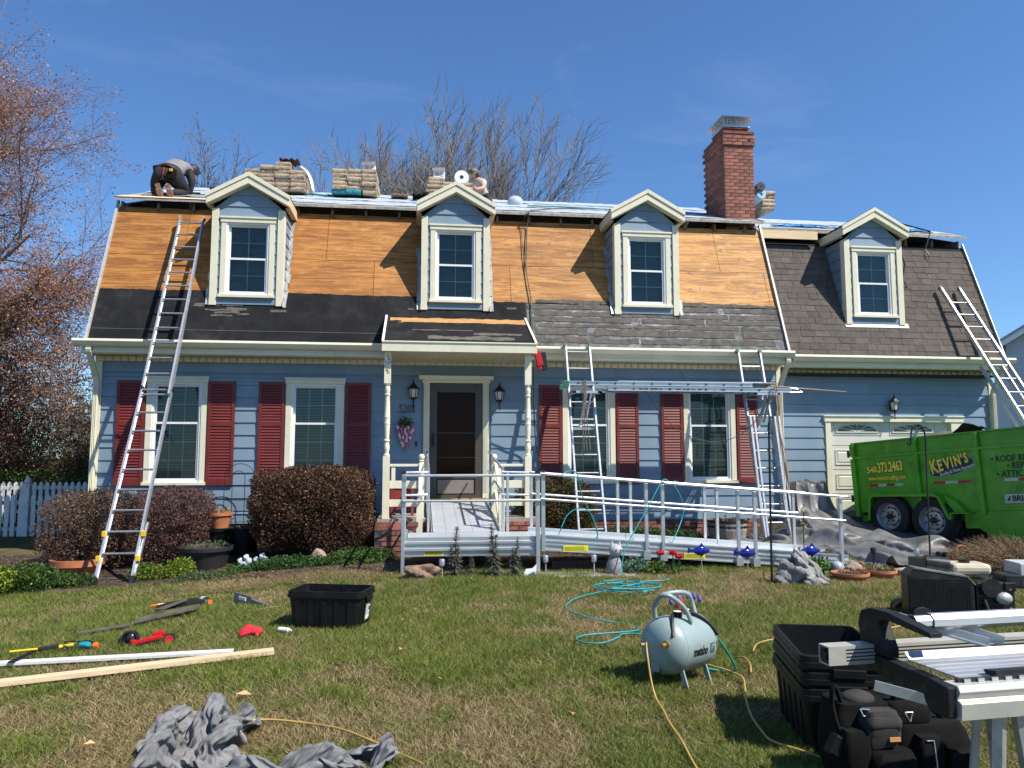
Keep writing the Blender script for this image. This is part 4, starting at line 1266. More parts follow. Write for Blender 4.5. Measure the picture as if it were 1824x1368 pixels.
clump('patch of green leaves in the bed behind the ramp', 3.6, 12.9, 1.5, .5, .22, 3200, DG, .04, 68)
clump('green leaves beside the wooden barrel planter', 5.9-1.5, 12.7, .8, .5, .16, 1500, DG, .04, 69)
clump('trailing green plant in front of the sparse shrub at the ladder foot', -4.5, 10.6, .9, .5, .2, 2600, DG+[(.13, .18, .03)], .035, 70)
clump('small grass tuft growing behind the grey dragon statue', 4.95, 9.25, .4, .3, .2, 900, [(.06, .14, .03), (.1, .2, .05)], .05, 71)
litter('ground_cover', 'dark green ground cover in the shade below the shrubs', 9000, -2.6, -.4, 10.7, 12.4, DG, l=.05, w=.016, up=1.2, cat='ground cover')

# ---------------------------------------------------------------- picket fence
m_picket = M('flaking_white_paint', (.62, .62, .60), .75, var=.1, sc=9, st=(3, 3, .6), bmp=.3, dirt=(.20, .17, .13), dirt_amt=.8, dirt_sc=8)
F_ = thing('picket_fence', 'weathered white picket fence with a pointed post left of the house', 'fence', (-8.5, 17.3, -.1))
pk = MB().prism([(-.042, 0), (.042, 0), (.042, .90), (0, .955), (-.042, .90)], -.01, .01, 'y').mesh('picket', m_picket)
x = -12.2
k = 0
while x < -6.9:
    yy = 17.35-(x+12)*.09
    o = obj('picket', pk, m_picket, F_, loc=(x, yy-.05, -.10+random.uniform(-.015, .015)))
    o.rotation_euler = (0, random.uniform(-.02, .02), 0)
    x += .135
for z in (.15, .68): obj('rail', MB().beam((-12.3, 17.38, z), (-6.9, 16.9, z), .04, .08), m_picket, F_)
for px in (-10.05, -12.1, -7.9):
    yy = 17.35-(px+12)*.09
    p = MB().box(px-.06, px+.06, yy-.09, yy+.03, -.15, 1.02).lathe([(.085, 1.02), (.085, 1.04), (.05, 1.07), (.07, 1.1), (.065, 1.14), (.004, 1.22)], (px, yy-.03, 0), 8)
    obj('post', p, m_picket, F_)
F2 = thing('picket_fence', 'second white picket fence farther back behind the first one', 'fence', (-9, 22.0, -.1))
x = -13.6
while x < -6.2:
    obj('picket', pk, m_picket, F2, loc=(x, 19.6, .08)); x += .14
for z in (.3, .85): obj('rail', MB().box(-13.7, -6.1, 19.61, 19.65, z, z+.08), m_picket, F2)

# ---------------------------------------------------------------- neighbour's house at the right edge
N_ = thing('neighbour_house', 'pale blue grey clapboard house next door at the right edge', 'house', (19.9, 24.0, 0))
m_nb = M('pale_grey_siding', (.46, .50, .56), .6, var=.05, bmp=.1)
nbx, nby = 19.9, 24.0
w_ = MB().prism([(nbx, 0), (nbx+9, 0), (nbx+9, 6.05), (nbx+4.5, 8.85), (nbx, 6.05)], nby, nby+10, 'y')
wo = obj('wall', w_, m_nb, N_)
z = .1; k = 0
while z < 8.7:
    zt = z+.19
    xa = nbx if zt < 6.05 else nbx+(zt-6.05)/2.8*4.5
    xb = nbx+9 if zt < 6.05 else nbx+9-(zt-6.05)/2.8*4.5
    if xb-xa > .2: obj('siding_board', MB().prism([(nby-.025, z), (nby-.003, z), (nby-.003, zt), (nby-.006, zt)], xa, xb, 'x'), m_nb, wo)
    z += .19
rf = MB()
for sx in (-1, 1):
    cxn = nbx+4.5; xe = cxn+sx*4.95
    rf.add([(cxn, nby-.35, 9.0), (xe, nby-.35, 5.92), (xe, nby+10.3, 5.92), (cxn, nby+10.3, 9.0), (cxn, nby-.35, 8.86), (xe, nby-.35, 5.78), (xe, nby+10.3, 5.78), (cxn, nby+10.3, 8.86)],
           [(0, 1, 2, 3), (4, 7, 6, 5), (0, 4, 5, 1), (1, 5, 6, 2), (2, 6, 7, 3)])
obj('roof', rf, M('pale_roof', (.32, .33, .35), .9), N_)
rk = MB().prism([(nbx+4.5, 8.87), (nbx-.46, 5.78), (nbx-.46, 5.62), (nbx+4.5, 8.71)], nby-.38, nby-.33, 'y')
obj('rake_board', rk, m_white, N_)
N_.rotation_euler = (0, 0, R(-37)); N_.location = (20.1, 24.0, -.45)
# ---------------------------------------------------------------- porch
m_jamb = M('brown_storm_door', (.055, .047, .040), .45, var=.1, bmp=.1)
m_redoor = M('dark_maroon_door', (.10, .016, .013), .45, var=.15, bmp=.1)
D0, D1, DZ = .055, 1.285, .90
fr = MB()
for a, b in ((D0+.045, D0+.15), (D1-.15, D1-.045)):
    fr.box(a, b, 13.44, 13.52, .80, 2.90)
    for i in range(4): fr.box(a+.013+i*.022, a+.025+i*.022, 13.432, 13.44, 1.0, 2.86)
fr.box(D0+.02, D1-.02, 13.43, 13.52, 2.90, 2.965)
fr.prism([(13.44, 2.955), (13.40, 2.965), (13.36, 3.005), (13.35, 3.02), (13.50, 3.02), (13.50, 2.955)], D0-.04, D1+.04, 'x')
door_frame = obj('door_frame', fr, m_cream, HOUSE, bevel=.003)
dt = MB().box(-.011, .011, -.012, .0, -.013, .013).mesh('dentil', m_cream)
for i in range(28): obj('dentil', dt, m_cream, door_frame, loc=(D0+.045+i*.0425, 13.43, 2.945))
x0, x1 = D0+.152, D1-.152
sd = MB()
sd.box(x0, x0+.13, 13.455, 13.495, .90, 2.895).box(x1-.13, x1, 13.455, 13.495, .90, 2.895).box(x0+.13, x1-.13, 13.4553, 13.4947, 2.74, 2.895).box(x0+.13, x1-.13, 13.4553, 13.4947, 1.235, 1.32).box(x0+.13, x1-.13, 13.4553, 13.4947, .90, .96)
storm = obj('storm_door', sd, m_jamb, HOUSE, bevel=.004)
obj('kick_panel', MB().box(x0+.15, x1-.15, 13.468, 13.485, .98, 1.215), M('tan_kick_panel', (.19, .165, .135), .55, bmp=.1), storm)
obj('pane', MB().box(x0+.131, x1-.131, 13.474, 13.478, 1.321, 2.739), m_doorglass, storm)
obj('door_rail', MB().box(x0+.131, x1-.131, 13.470, 13.4735, 1.60, 1.606).box(x0+.131, x1-.131, 13.470, 13.4735, 2.02, 2.032), m_jamb, storm)
obj('handle', MB().box(x0+.035, x0+.085, 13.43, 13.4548, 1.78, 2.02).tube([(x0+.06, 13.43, 1.98), (x0+.06, 13.39, 1.96), (x0+.06, 13.39, 1.84), (x0+.06, 13.43, 1.82)], .008), m_blackmetal, storm)
idr = MB().box(x0, x1, 13.54, 13.57, .90, 2.895)
for (a, b, c, d) in ((.12, .42, 2.05, 2.65), (.50, .80, 2.05, 2.65), (.12, .42, 1.15, 1.90), (.50, .80, 1.15, 1.90)):
    for q in ((a, a+.03, c, d), (b-.03, b, c, d), (a+.03, b-.03, c, c+.03), (a+.03, b-.03, d-.03, d)): idr.box(x0+q[0], x0+q[1], 13.53, 13.54, q[2], q[3])
obj('front_door', idr, m_redoor, HOUSE)
obj('threshold', MB().box(x0-.1, x1+.1, 13.36, 13.52, .87, .90), M('brass_threshold', (.55, .36, .10), .4, metal=.5), HOUSE)

# porch roof
PX0, PX1, PY = -.545, 1.862, 12.05
PR = MB(); zt0, zt1 = 3.405, 4.04; yt1 = RY(4.04)+.02
sl = (zt1-zt0)/(yt1-PY)
PR.prism([(PY, zt0), (yt1, zt1), (yt1, zt1-.05), (PY, zt0-.03)], PX0, PX1, 'x')
proof = obj('porch_roof', PR, m_felt, HOUSE)
# torn felt and bare strip of wood at the top, granule patches at the bottom
def psheet(name, x0, x1, ya, yb, off, mat, seed, amp=.02, step=.05):
    r_ = random.Random(seed); n = int((x1-x0)/step)+1; m = MB(); lo = []; hi = []; a = b = 0
    for i in range(n+1):
        a = a*.6+r_.uniform(-1, 1)*amp; b = b*.6+r_.uniform(-1, 1)*amp; lo.append(ya+a); hi.append(yb+b)
    for row in (lo, hi):
        for i in range(n+1): m.v.append((lerp(x0, x1, i/n), row[i], zt0+(row[i]-PY)*sl+off))
    for i in range(n): m.f.append((i, i+1, n+2+i, n+1+i)); m.m.append(0)
    return obj(name, m, mat, proof)
m_torn = M('splintered_plywood', (.50, .27, .09), .8, var=.3, sc=4, st=(.8, 10, 10), bmp=.8, bsc=60, dirt=(.10, .06, .04), dirt_amt=.8, dirt_sc=5, bd=.01)
psheet('bare_strip', PX0+.06, PX1-.02, 13.02, 13.26, .006, m_torn, 3, .018)
psheet('roofing_felt', PX0+.03, PX0+.25, 13.0, 13.12, .009, m_felt, 4, .03)
psheet('shingle_remnant', .15, 1.55, 12.18, 12.34, .006, m_oldshingle, 5, .025)
psheet('shingle_remnant', .9, 1.7, 12.42, 12.52, .006, m_oldshingle, 6, .02)
psheet('shingle_remnant', -.1, .9, 12.62, 12.66, .006, m_oldshingle, 7, .01)
for xs in (PX0, PX1):
    m = MB(); xa, xb = (xs-.018, xs+.004) if xs < 0 else (xs-.004, xs+.018)
    m.prism([(PY, 3.25), (13.5, 3.25), (13.5, 3.5), (RY(3.6), 3.6), (yt1, zt1), (PY, zt0)], xa, xb, 'x')
    n = 9
    for i in range(n):
        ya, yb = lerp(PY-.02, yt1, i/n), lerp(PY-.02, yt1, (i+1)/n)
        m.beam(((xa+xb)/2, ya, zt0+(ya-PY)*sl+.012), ((xa+xb)/2, yb-.005, zt0+(yb-PY)*sl+.012), .036, .03+random.uniform(-.006, .006))
    obj('cheek_board', m, m_white if xs < 0 else m_cream, proof)
fm = MB().prism([(PY-.035, 3.40), (PY-.03, 3.255), (PY-.001, 3.255), (PY-.001, 3.40)], PX0-.02, PX1+.02, 'x')
fm.prism([(PY-.05, 3.395), (PY-.05, 3.41), (PY+.02, 3.425), (PY+.02, 3.41)], PX0-.02, PX1+.02, 'x')
obj('fascia_board', fm, m_cream, proof)
sfm = MB().box(PX0, PX1, PY, 13.44, 3.262, 3.27)
sfo = obj('porch_ceiling', sfm, m_soffit, HOUSE)
bead = MB().box(-.044, .044, 0, 1.36, -.006, 0).mesh('ceiling_board', m_soffit)
for i in range(25): obj('ceiling_board', bead, m_soffit, sfo, loc=(PX0+.06+i*.095, PY+.02, 3.262))
# porch posts
def porch_post(x, zb, zt=3.255, y=12.2):
    m = MB(); h = .052
    m.box(x-h, x+h, y-h, y+h, zb, 1.62).box(x-h, x+h, y-h, y+h, 2.76, zt)
    m.lathe([(.050, 1.62), (.052, 1.64), (.035, 1.66), (.034, 1.68), (.045, 1.72), (.048, 1.76), (.043, 1.80), (.036, 1.84), (.050, 1.855), (.050, 1.87), (.036, 1.885), (.042, 2.0), (.046, 2.1), (.046, 2.12), (.050, 2.13), (.046, 2.14), (.046, 2.22), (.050, 2.23), (.046, 2.24), (.042, 2.42), (.036, 2.56), (.048, 2.575), (.048, 2.59), (.036, 2.60), (.044, 2.65), (.044, 2.69), (.034, 2.72), (.05, 2.745), (.05, 2.76)], (x, y, 0), 16)
    return obj('porch_post', m, m_cream, HOUSE, smooth=40)
porch_post(-.475, .66); porch_post(1.755, .66)
dr = MB()
for k in range(26):
    z = 2.85+random.random()*.35; x = -.475+random.uniform(-.035, .035)
    dr.box(x, x+random.uniform(.006, .02), 12.1465, 12.1478, z, z+random.uniform(.006, .03))
obj('peeling_paint', dr, M('bare_grey_wood', (.10, .09, .08), .9), HOUSE, kind='stuff')
# porch floor and brickwork
pf = obj('porch_floor', MB().box(-.60, 1.92, 12.10, 13.50, .60, .66), m_concrete, HOUSE)
pb = obj('porch_base', MB().box(-.575, 1.895, 12.145, 13.5, .0, .60), m_mortar, HOUSE)
for k in range(7):
    z = .575-k*.075
    if z < .1: break
    x = -.50+(.104 if k % 2 else 0)
    while x < 1.85:
        obj('brick', BRK, m_brick, pb, loc=(x, 12.14+random.uniform(-.003, .003), z)); x += .209
# brick pier standing forward at the left of the steps
pier = obj('brick_pier', MB().box(-.60, -.05, 11.45, 12.09, -.02, .60), m_mortar, HOUSE)
for k in range(8):
    z = .585-k*.075
    if z < .04: break
    x = -.50+(.104 if k % 2 else 0)
    while x < -.10:
        obj('brick', BRK, m_brick, pier, loc=(x, 11.445+random.uniform(-.003, .003), z)); x += .209
for i in range(3): obj('brick', BRK, m_brick, pier, loc=(-.49+i*.209, 11.46, .635))
# railings
def newel(x, y, zb, zt):
    m = MB().box(x-.045, x+.045, y-.045, y+.045, zb, zt-.16)
    m.lathe([(.05, zt-.16), (.05, zt-.15), (.028, zt-.135), (.036, zt-.12), (.05, zt-.11), (.024, zt-.095)], (x, y, 0), 14)
    m.ball((x, y, zt-.05), .048, 14, 10)
    obj('newel_post', m, m_cream, HOUSE, smooth=40)
newel(.07, 12.2, .66, 1.66); newel(1.215, 12.2, .66, 1.66)
newel(.045, 11.5, .2, 1.10); newel(1.255, 11.5, .2, 1.21)
for xa, xb in ((-.42, .03), (1.26, 1.70)):
    obj('railing', MB().box(xa, xb, 12.175, 12.225, 1.46, 1.50).box(xa, xb, 12.185, 12.215, 1.12, 1.24).box(xa, xb, 12.185, 12.215, .84, .95).box((xa+xb)/2-.2, (xa+xb)/2-.14, 12.187, 12.213, 1.24, 1.46), m_cream, HOUSE, bevel=.004)
for xs, za, zb in ((.06, 1.50, 1.02), (1.235, 1.50, 1.08)):
    obj('stair_rail', MB().beam((xs, 12.16, za), (xs, 11.54, zb), .045, .05).beam((xs, 12.16, za-.45), (xs, 11.54, zb-.45), .035, .09), m_cream, HOUSE)
stp = MB()
for i, (y, z) in enumerate(((11.8, .44), (11.5, .25))): stp.box(-.04, 1.35, y, 12.09, .0, z)
obj('porch_step', stp, m_brick, HOUSE)
# lanterns
def lantern(x, z, Y):
    m = MB()
    m.lathe([(.012, z+.125), (.02, z+.10), (.055, z+.06), (.105, z+.012), (.108, z+.0), (.09, z-.002)], (x, Y-.10, 0), 6)
    m.lathe([(.006, z+.175), (.012, z+.125)], (x, Y-.10, 0), 6)
    for k in range(6):
        a = math.pi/3*k
        m.beam((x+math.cos(a)*.085, Y-.10+math.sin(a)*.085, z), (x+math.cos(a)*.062, Y-.10+math.sin(a)*.062, z-.15), .008, .008)
    m.lathe([(.07, z-.145), (.066, z-.155), (.03, z-.18), (.014, z-.2), (.012, z-.27), (.018, z-.28), (.004, z-.33)], (x, Y-.10, 0), 6)
    m.box(x-.03, x+.03, Y-.02, Y-.004, z-.15, z+.02).beam((x, Y-.01, z-.06), (x, Y-.06, z-.17), .015, .015)
    l = obj('wall_lantern', m, m_blackmetal, HOUSE)
    obj('lantern_glass', MB().lathe([(.078, z-.004), (.058, z-.145)], (x, Y-.10, 0), 6), M('milky_glass', (.55, .53, .46), .3), l)
lantern(-.075, 2.78, 13.47); lantern(1.42, 2.75, 13.47); lantern(9.14, 2.66, 13.92)
# house number
t_ = text_mesh('5208', .205, M('dark_grey_number', (.075, .09, .105), .5), .006, .003, spacing=1.05)
o = obj('house_number', t_, m_blackmetal, HOUSE, loc=(-.325, 13.462, 2.38)); o.rotation_euler = (R(90), R(2), 0); o.scale = (.66, 1, 1)
obj('doorbell', MB().box(-.035, .0, 13.452, 13.468, 1.79, 1.88), m_blackmetal, HOUSE)
# flower swag on the wall
FS = thing('flower_swag', 'hanging bunch of pink and white silk tulips beside the front door', 'flower swag', (-.205, 13.44, 1.74))
tul = MB().lathe([(.006, -.03), (.022, -.015), (.026, .008), (.018, .03), (.006, .042)], n=7)
mts = [M('pink_petal', (.50, .16, .24), .6, var=.3, sc=20, bmp=0), M('pale_petal', (.70, .50, .52), .6, var=.2, sc=20, bmp=0)]
tms = [tul.mesh('tulip', m, smooth=60) for m in mts]
r_ = random.Random(4)
for k in range(9):
    n = [4, 5, 5, 4, 4, 4, 3, 2, 1][k]; hw = [.125, .125, .11, .10, .09, .075, .055, .03, 0][k]
    for i in range(n):
        x = -.205+lerp(-hw, hw, i/max(1, n-1) if n > 1 else .5)+r_.uniform(-.012, .012)
        o = obj('tulip', tms[1] if (r_.random() < .45) else tms[0], mts[0], FS, loc=(x, 13.405+r_.uniform(-.02, .01), 2.13-k*.047+r_.uniform(-.01, .01)))
        o.rotation_euler = (R(200), R(r_.uniform(-25, 25)), 0)
pts = [(-.205+r_.gauss(0, .05), 13.42, 2.2+r_.gauss(0, .035)) for _ in range(60)]
leaves('leaf', FS, pts, .06, [(.10, .11, .035), (.14, .12, .05)], per=2, jit=.02, seed=3)
obj('stem', MB().tube([(-.2, 13.43, 2.30), (-.205, 13.41, 2.2), (-.21, 13.42, 1.85)], .012, 6), M('dry_stem', (.12, .10, .04), .8), FS)

# garage door
gdf = MB().box(7.76, 7.865, 13.90, 13.99, .45, 2.285).box(10.365, 10.60, 13.90, 13.99, .45, 2.285).box(7.735, 10.625, 13.885, 13.99, 2.285, 2.385).box(7.72, 10.64, 13.865, 13.99, 2.385, 2.405)
obj('door_frame', gdf, m_cream, HOUSE, bevel=.004)
m_gdoor = M('ivory_garage_door', (.60, .58, .50), .5, var=.04, bmp=.08)
GDp = thing  # keep name short
gd = obj('garage_door', MB().box(7.86, 10.37, 14.02, 14.05, .44, 2.29), m_gdoor, HOUSE)
secs = [(.455, .905), (.915, 1.365), (1.375, 1.825), (1.835, 2.285)]
for k, (a, b) in enumerate(secs):
    s = MB().box(7.868, 10.362, 13.985, 14.0195, a, b)
    obj('door_section', s, m_gdoor, gd)
    for i in range(3):
        xa = 7.98+i*.80; xb = xa+.68
        if k < 3:
            p = MB(); za, zb = a+.085, b-.075
            for q in ((xa, xb, za, za+.018), (xa, xb, zb-.018, zb), (xa, xa+.018, za+.018, zb-.018), (xb-.018, xb, za+.018, zb-.018)): p.box(q[0], q[1], 13.972, 13.985, q[2], q[3])
            p.add([(xa+.03, 13.9848, za+.03), (xb-.03, 13.9848, za+.03), (xb-.03, 13.9848, zb-.03), (xa+.03, 13.9848, zb-.03), (xa+.06, 13.974, za+.06), (xb-.06, 13.974, za+.06), (xb-.06, 13.974, zb-.06), (xa+.06, 13.974, zb-.06)],
                  [(4, 5, 6, 7), (0, 1, 5, 4), (1, 2, 6, 5), (2, 3, 7, 6), (3, 0, 4, 7)])
            obj('raised_panel', p, m_gdoor, gd)
for cxx in (8.44, 9.60):   # fan lights
    f = MB(); zb = 2.10; w = .42; h = .14
    pts = [(cxx+w*math.cos(a), zb+h*math.sin(a)) for a in [math.pi*i/16 for i in range(17)]]
    g_ = MB().prism(pts, 13.978, 13.984, 'y')
    fo_ = obj('fan_window', g_, m_glass, gd)
    obj('backing', MB().prism([(p[0], p[1]) for p in pts], 13.9842, 13.9848, 'y'), m_dark, fo_)
    for i in range(16): f.beam((pts[i][0], 13.972, pts[i][1]), (pts[i+1][0], 13.972, pts[i+1][1]), .014, .02, up=(0, 1, 0))
    f.box(cxx-w-.02, cxx+w+.02, 13.962, 13.977, zb-.022, zb)
    for i in range(1, 6):
        a = math.pi*i/6; f.beam((cxx, 13.970, zb), (cxx+w*math.cos(a), 13.970, zb+h*math.sin(a)), .012, .012, up=(0, 1, 0))
    f.box(cxx-w-.06, cxx+w+.06, 13.975, 13.9845, zb-.07, zb-.055).box(cxx-w-.06, cxx-w-.045, 13.975, 13.9845, zb-.055, zb+.17).box(cxx+w+.045, cxx+w+.06, 13.975, 13.9845, zb-.055, zb+.17)
    obj('fan_muntin', f, m_gdoor, fo_)

# small red stand on the porch
rd = thing('red_plant_stand', 'small dark red wooden stand on the porch behind the left railing', 'stand', (-.25, 12.85, .66))
m_redw = M('red_painted_wood', (.26, .035, .03), .5, bmp=.1)
obj('top', MB().box(-.44, -.05, 12.7, 13.0, 1.13, 1.17), m_redw, rd, bevel=.004)
for x in (-.42, -.09):
    for y in (12.72, 12.96): obj('leg', MB().box(x, x+.045, y, y+.04, .66, 1.13), m_redw, rd)
obj('side_panel', MB().box(-.37, -.10, 12.73, 12.75, .76, 1.10), m_redw, rd)

# ---------------------------------------------------------------- aluminium wheelchair ramp
m_ralu = M('ramp_aluminium', (.56, .58, .59), .40, metal=.75, var=.07, sc=5, st=(.3, 3, 3), bmp=.06, bsc=30, dirt=(.35, .35, .34), dirt_amt=.25, dirt_sc=6)
def ribbed():
    m, nt, p = newmat('ribbed_deck')
    v = coords(nt); sx = nd(nt, 'ShaderNodeSeparateXYZ'); nt.links.new(v, sx.inputs[0])
    w = math_(nt, 'SINE', math_(nt, 'MULTIPLY', sx.outputs['Y'], 300))
    n = noise(nt, coords(nt, (.5, 4, 1)), 4, 4)
    nt.links.new(mixc(nt, ramp(nt, n, .3, .7), (.50, .54, .58), (.62, .65, .69)), p.inputs['Base Color'])
    p.inputs['Metallic'].default_value = .45; p.inputs['Roughness'].default_value = .45
    bump(nt, p, w, .5, .004); return m
m_deckr = ribbed()
RP = thing('wheelchair_ramp', 'long bare aluminium wheelchair ramp with handrails leading down from the front door', 'ramp', (2.5, 10.4, .15))
RXL, RXR, RYF, RYB, RZ = -.15, 1.56, 9.82, 10.92, .56
# planks of the platform, one by one
n = 6; pw = (RYB-RYF)/n
for i in range(n): obj('deck_plank', MB().box(RXL+.04, RXR, RYF+i*pw+.002, RYF+(i+1)*pw-.002, RZ-.03, RZ), m_deckr, RP)
pfm = MB()
pfm.prism([(RYF, RZ+.045), (RYF-.012, RZ+.045), (RYF-.012, RZ+.0), (RYF-.03, RZ-.01), (RYF-.03, RZ-.035), (RYF-.012, RZ-.045), (RYF-.012, RZ-.085), (RYF-.035, RZ-.095), (RYF-.035, RZ-.12), (RYF-.012, RZ-.13), (RYF-.012, RZ-.19), (RYF+.02, RZ-.19), (RYF+.02, RZ-.03), (RYF, RZ-.03)], RXL, RXR, 'x')
pfm.box(RXL, RXL+.03, RYF+.001, RYB, RZ-.19, RZ+.05).box(RXR-.03, RXR, RYF+.021, RYB, RZ-.19, RZ-.031).box(RXL+.03, RXR-.03, RYB-.03, RYB, RZ-.19, RZ-.031)
obj('platform_frame', pfm, m_ralu, RP)
m_yel = M('yellow_label', (.78, .72, .02), .5, var=.04, bmp=0)
def label_plate(x, y, z, w=.24, h=.07, tilt=0, n=4):
    l = obj('warning_label', MB().box(x, x+w, y-.003, y, z, z+h), m_yel, RP)
    t = MB()
    for k in range(n):
        t.box(x+.012, x+w-.02-.03*(k % 2), y-.0042, y-.0031, z+.012+k*.014, z+.018+k*.014)
    obj('lettering', t, M('black_print', (.03, .03, .03), .6), l)
label_plate(.10, RYF-.013, RZ-.19+.012)
# descending run to the right
def rz(x): return RZ-(x-RXR)*.0765
RE = 5.72
seg = [RXR, 2.98, 4.35, RE]
for i in range(3):
    a, b = seg[i]+.004, seg[i+1]-.004
    for y0_, y1_ in ((9.83, 10.19), (10.192, 10.55), (10.552, 10.90)):
        m = MB().add([(a, y0_, rz(a)), (b, y0_, rz(b)), (b, y1_, rz(b)), (a, y1_, rz(a)), (a, y0_, rz(a)-.03), (b, y0_, rz(b)-.03), (b, y1_, rz(b)-.03), (a, y1_, rz(a)-.03)], [(0, 1, 2, 3), (7, 6, 5, 4), (0, 4, 5, 1), (1, 5, 6, 2), (2, 6, 7, 3), (3, 7, 4, 0)])
        obj('deck_plank', m, m_deckr, RP)
    for y in (9.80, 10.92):
        m = MB(); dz = [(.055, .065), (-.015, .003), (-.06, -.042), (-.13, -.112)]
        m.beam((a, y, rz(a)-.035), (b, y, rz(b)-.035), .008, .18)
        for q in dz: m.beam((a, y-.008, rz(a)+(q[0]+q[1])/2), (b, y-.008, rz(b)+(q[0]+q[1])/2), .02, .016)
        obj('side_beam', m, m_ralu, RP)
obj('end_plate', MB().add([(RE, 9.83, rz(RE)), (RE+.35, 9.83, G(RE+.3, 10)+.012), (RE+.35, 10.9, G(RE+.3, 10)+.012), (RE, 10.9, rz(RE)), (RE, 9.83, rz(RE)-.01), (RE+.35, 9.83, G(RE+.3, 10)), (RE+.35, 10.9, G(RE+.3, 10)), (RE, 10.9, rz(RE)-.01)], [(0, 1, 2, 3), (7, 6, 5, 4), (0, 4, 5, 1), (1, 5, 6, 2), (2, 6, 7, 3), (3, 7, 4, 0)]), m_ralu, RP)
label_plate(1.86, 9.783, rz(1.9)-.125, .32, .075)
label_plate(3.45, 9.783, rz(3.4)-.125, .28, .07)
# upper section from the door over the steps
def uz(y): return lerp(.885, RZ+.005, (13.36-y)/(13.36-RYB))
def urun(ya, yb, k):
    m = MB()
    for i in range(5):
        xa = .235+i*.186
        mm = MB().add([(xa, ya, uz(ya)), (xa+.182, ya, uz(ya)), (xa+.182, yb, uz(yb)), (xa, yb, uz(yb)), (xa, ya, uz(ya)-.03), (xa+.182, ya, uz(ya)-.03), (xa+.182, yb, uz(yb)-.03), (xa, yb, uz(yb)-.03)], [(0, 1, 2, 3), (7, 6, 5, 4), (0, 4, 5, 1), (1, 5, 6, 2), (2, 6, 7, 3), (3, 7, 4, 0)])
        obj('deck_plank', mm, m_deckr, RP)
    for xs in (.215, 1.17):
        obj('side_beam', MB().beam((xs, ya, uz(ya)-.03), (xs, yb, uz(yb)-.03), .012, .16), m_ralu, RP)
urun(RYB+.005, 11.98, 0); urun(11.99, 13.34, 1)
# posts and rails
def post(x, y, zb, zt, w=.052):
    w *= .84
    p = obj('post', MB().box(x-w/2, x+w/2, y-w/2, y+w/2, zb, zt), m_ralu, RP, bevel=.004)
    return p
def rail(pts, r=.0165): obj('handrail', MB().tube(pts, r, 10), m_ralu, RP, smooth=50)
yF = 9.775; yBk = 10.95
gz = lambda x, y: G(x, y)
post(-.165, yF, gz(0, 9.8), 1.40); post(-.165, yBk, gz(0, 10.9), 1.40, .045)
m_cap = m_blackmetal
post(1.53, yF-.0, gz(1.5, 9.8)-.03, 1.40, .06); post(1.60, yF, RZ-.14, 1.42, .055); post(1.62, yBk, RZ-.15, 1.40, .05); post(1.28, yBk, RZ-.15, 1.40, .045)
for x, y in ((-.165, yF), (1.53, yF), (1.60, yF)): obj('post_cap', MB().box(x-.032, x+.032, y-.032, y+.032, 1.40 if x != 1.60 else 1.42, 1.43), m_cap, RP)
yr = yF-.045
rail([(-.14, yr, 1.375), (1.56, yr, 1.375)]); rail([(-.17, yr, 1.06), (1.56, yr, 1.06)])
for z in (1.375, 1.06):   # left end of the platform, turning to the back
    rail([(-.165, yr, z), (-.175, yF+.1, z+.01), (-.175, yBk-.1, z+.02), (.16, yBk+.02, z+.02)])
    rail([(1.20, yBk, z+.02), (1.62, yBk, z+.01)])
for x in (.165, 1.215):
    post(x, yBk+.02, uz(11)-.12, 1.44 if x < 1 else 1.42, .04); post(x, 12.5, uz(12.5)-.10, 1.66, .035)
    rail([(x, yBk, 1.43), (x, 13.2, 1.70)]); rail([(x, yBk, 1.10), (x, 13.2, 1.37)])
def drail(y, z0, xa, xb, dz=.0765): rail([(xa, y, z0), ((xa+xb)/2, y, z0-(xb-xa)/2*dz), (xb, y, z0-(xb-xa)*dz)])
drail(yr, 1.395, 1.56, 5.70); drail(yr, 1.078, 1.56, 5.66); drail(yBk-.04, 1.395, 1.60, 5.72); drail(yBk-.04, 1.09, 1.62, 5.60)
for x in (2.95, 3.17, 4.19, 4.42, 5.62):
    post(x, yF+.005, gz(x, 9.8)+(.02), 1.375-(x-1.56)*.0765, .05)
    obj('foot_bracket', MB().box(x-.045, x+.045, yF-.03, yF+.06, rz(x)-.16, rz(x)-.05), m_ralu, RP)
for x in (2.88, 3.07, 4.18, 4.37, 5.55):
    post(x, yBk+.0, rz(x)-.14, 1.375-(x-1.56)*.0765, .05)
rail([(5.70, yr, 1.078), (5.75, yr+.03, 1.078)], .018)

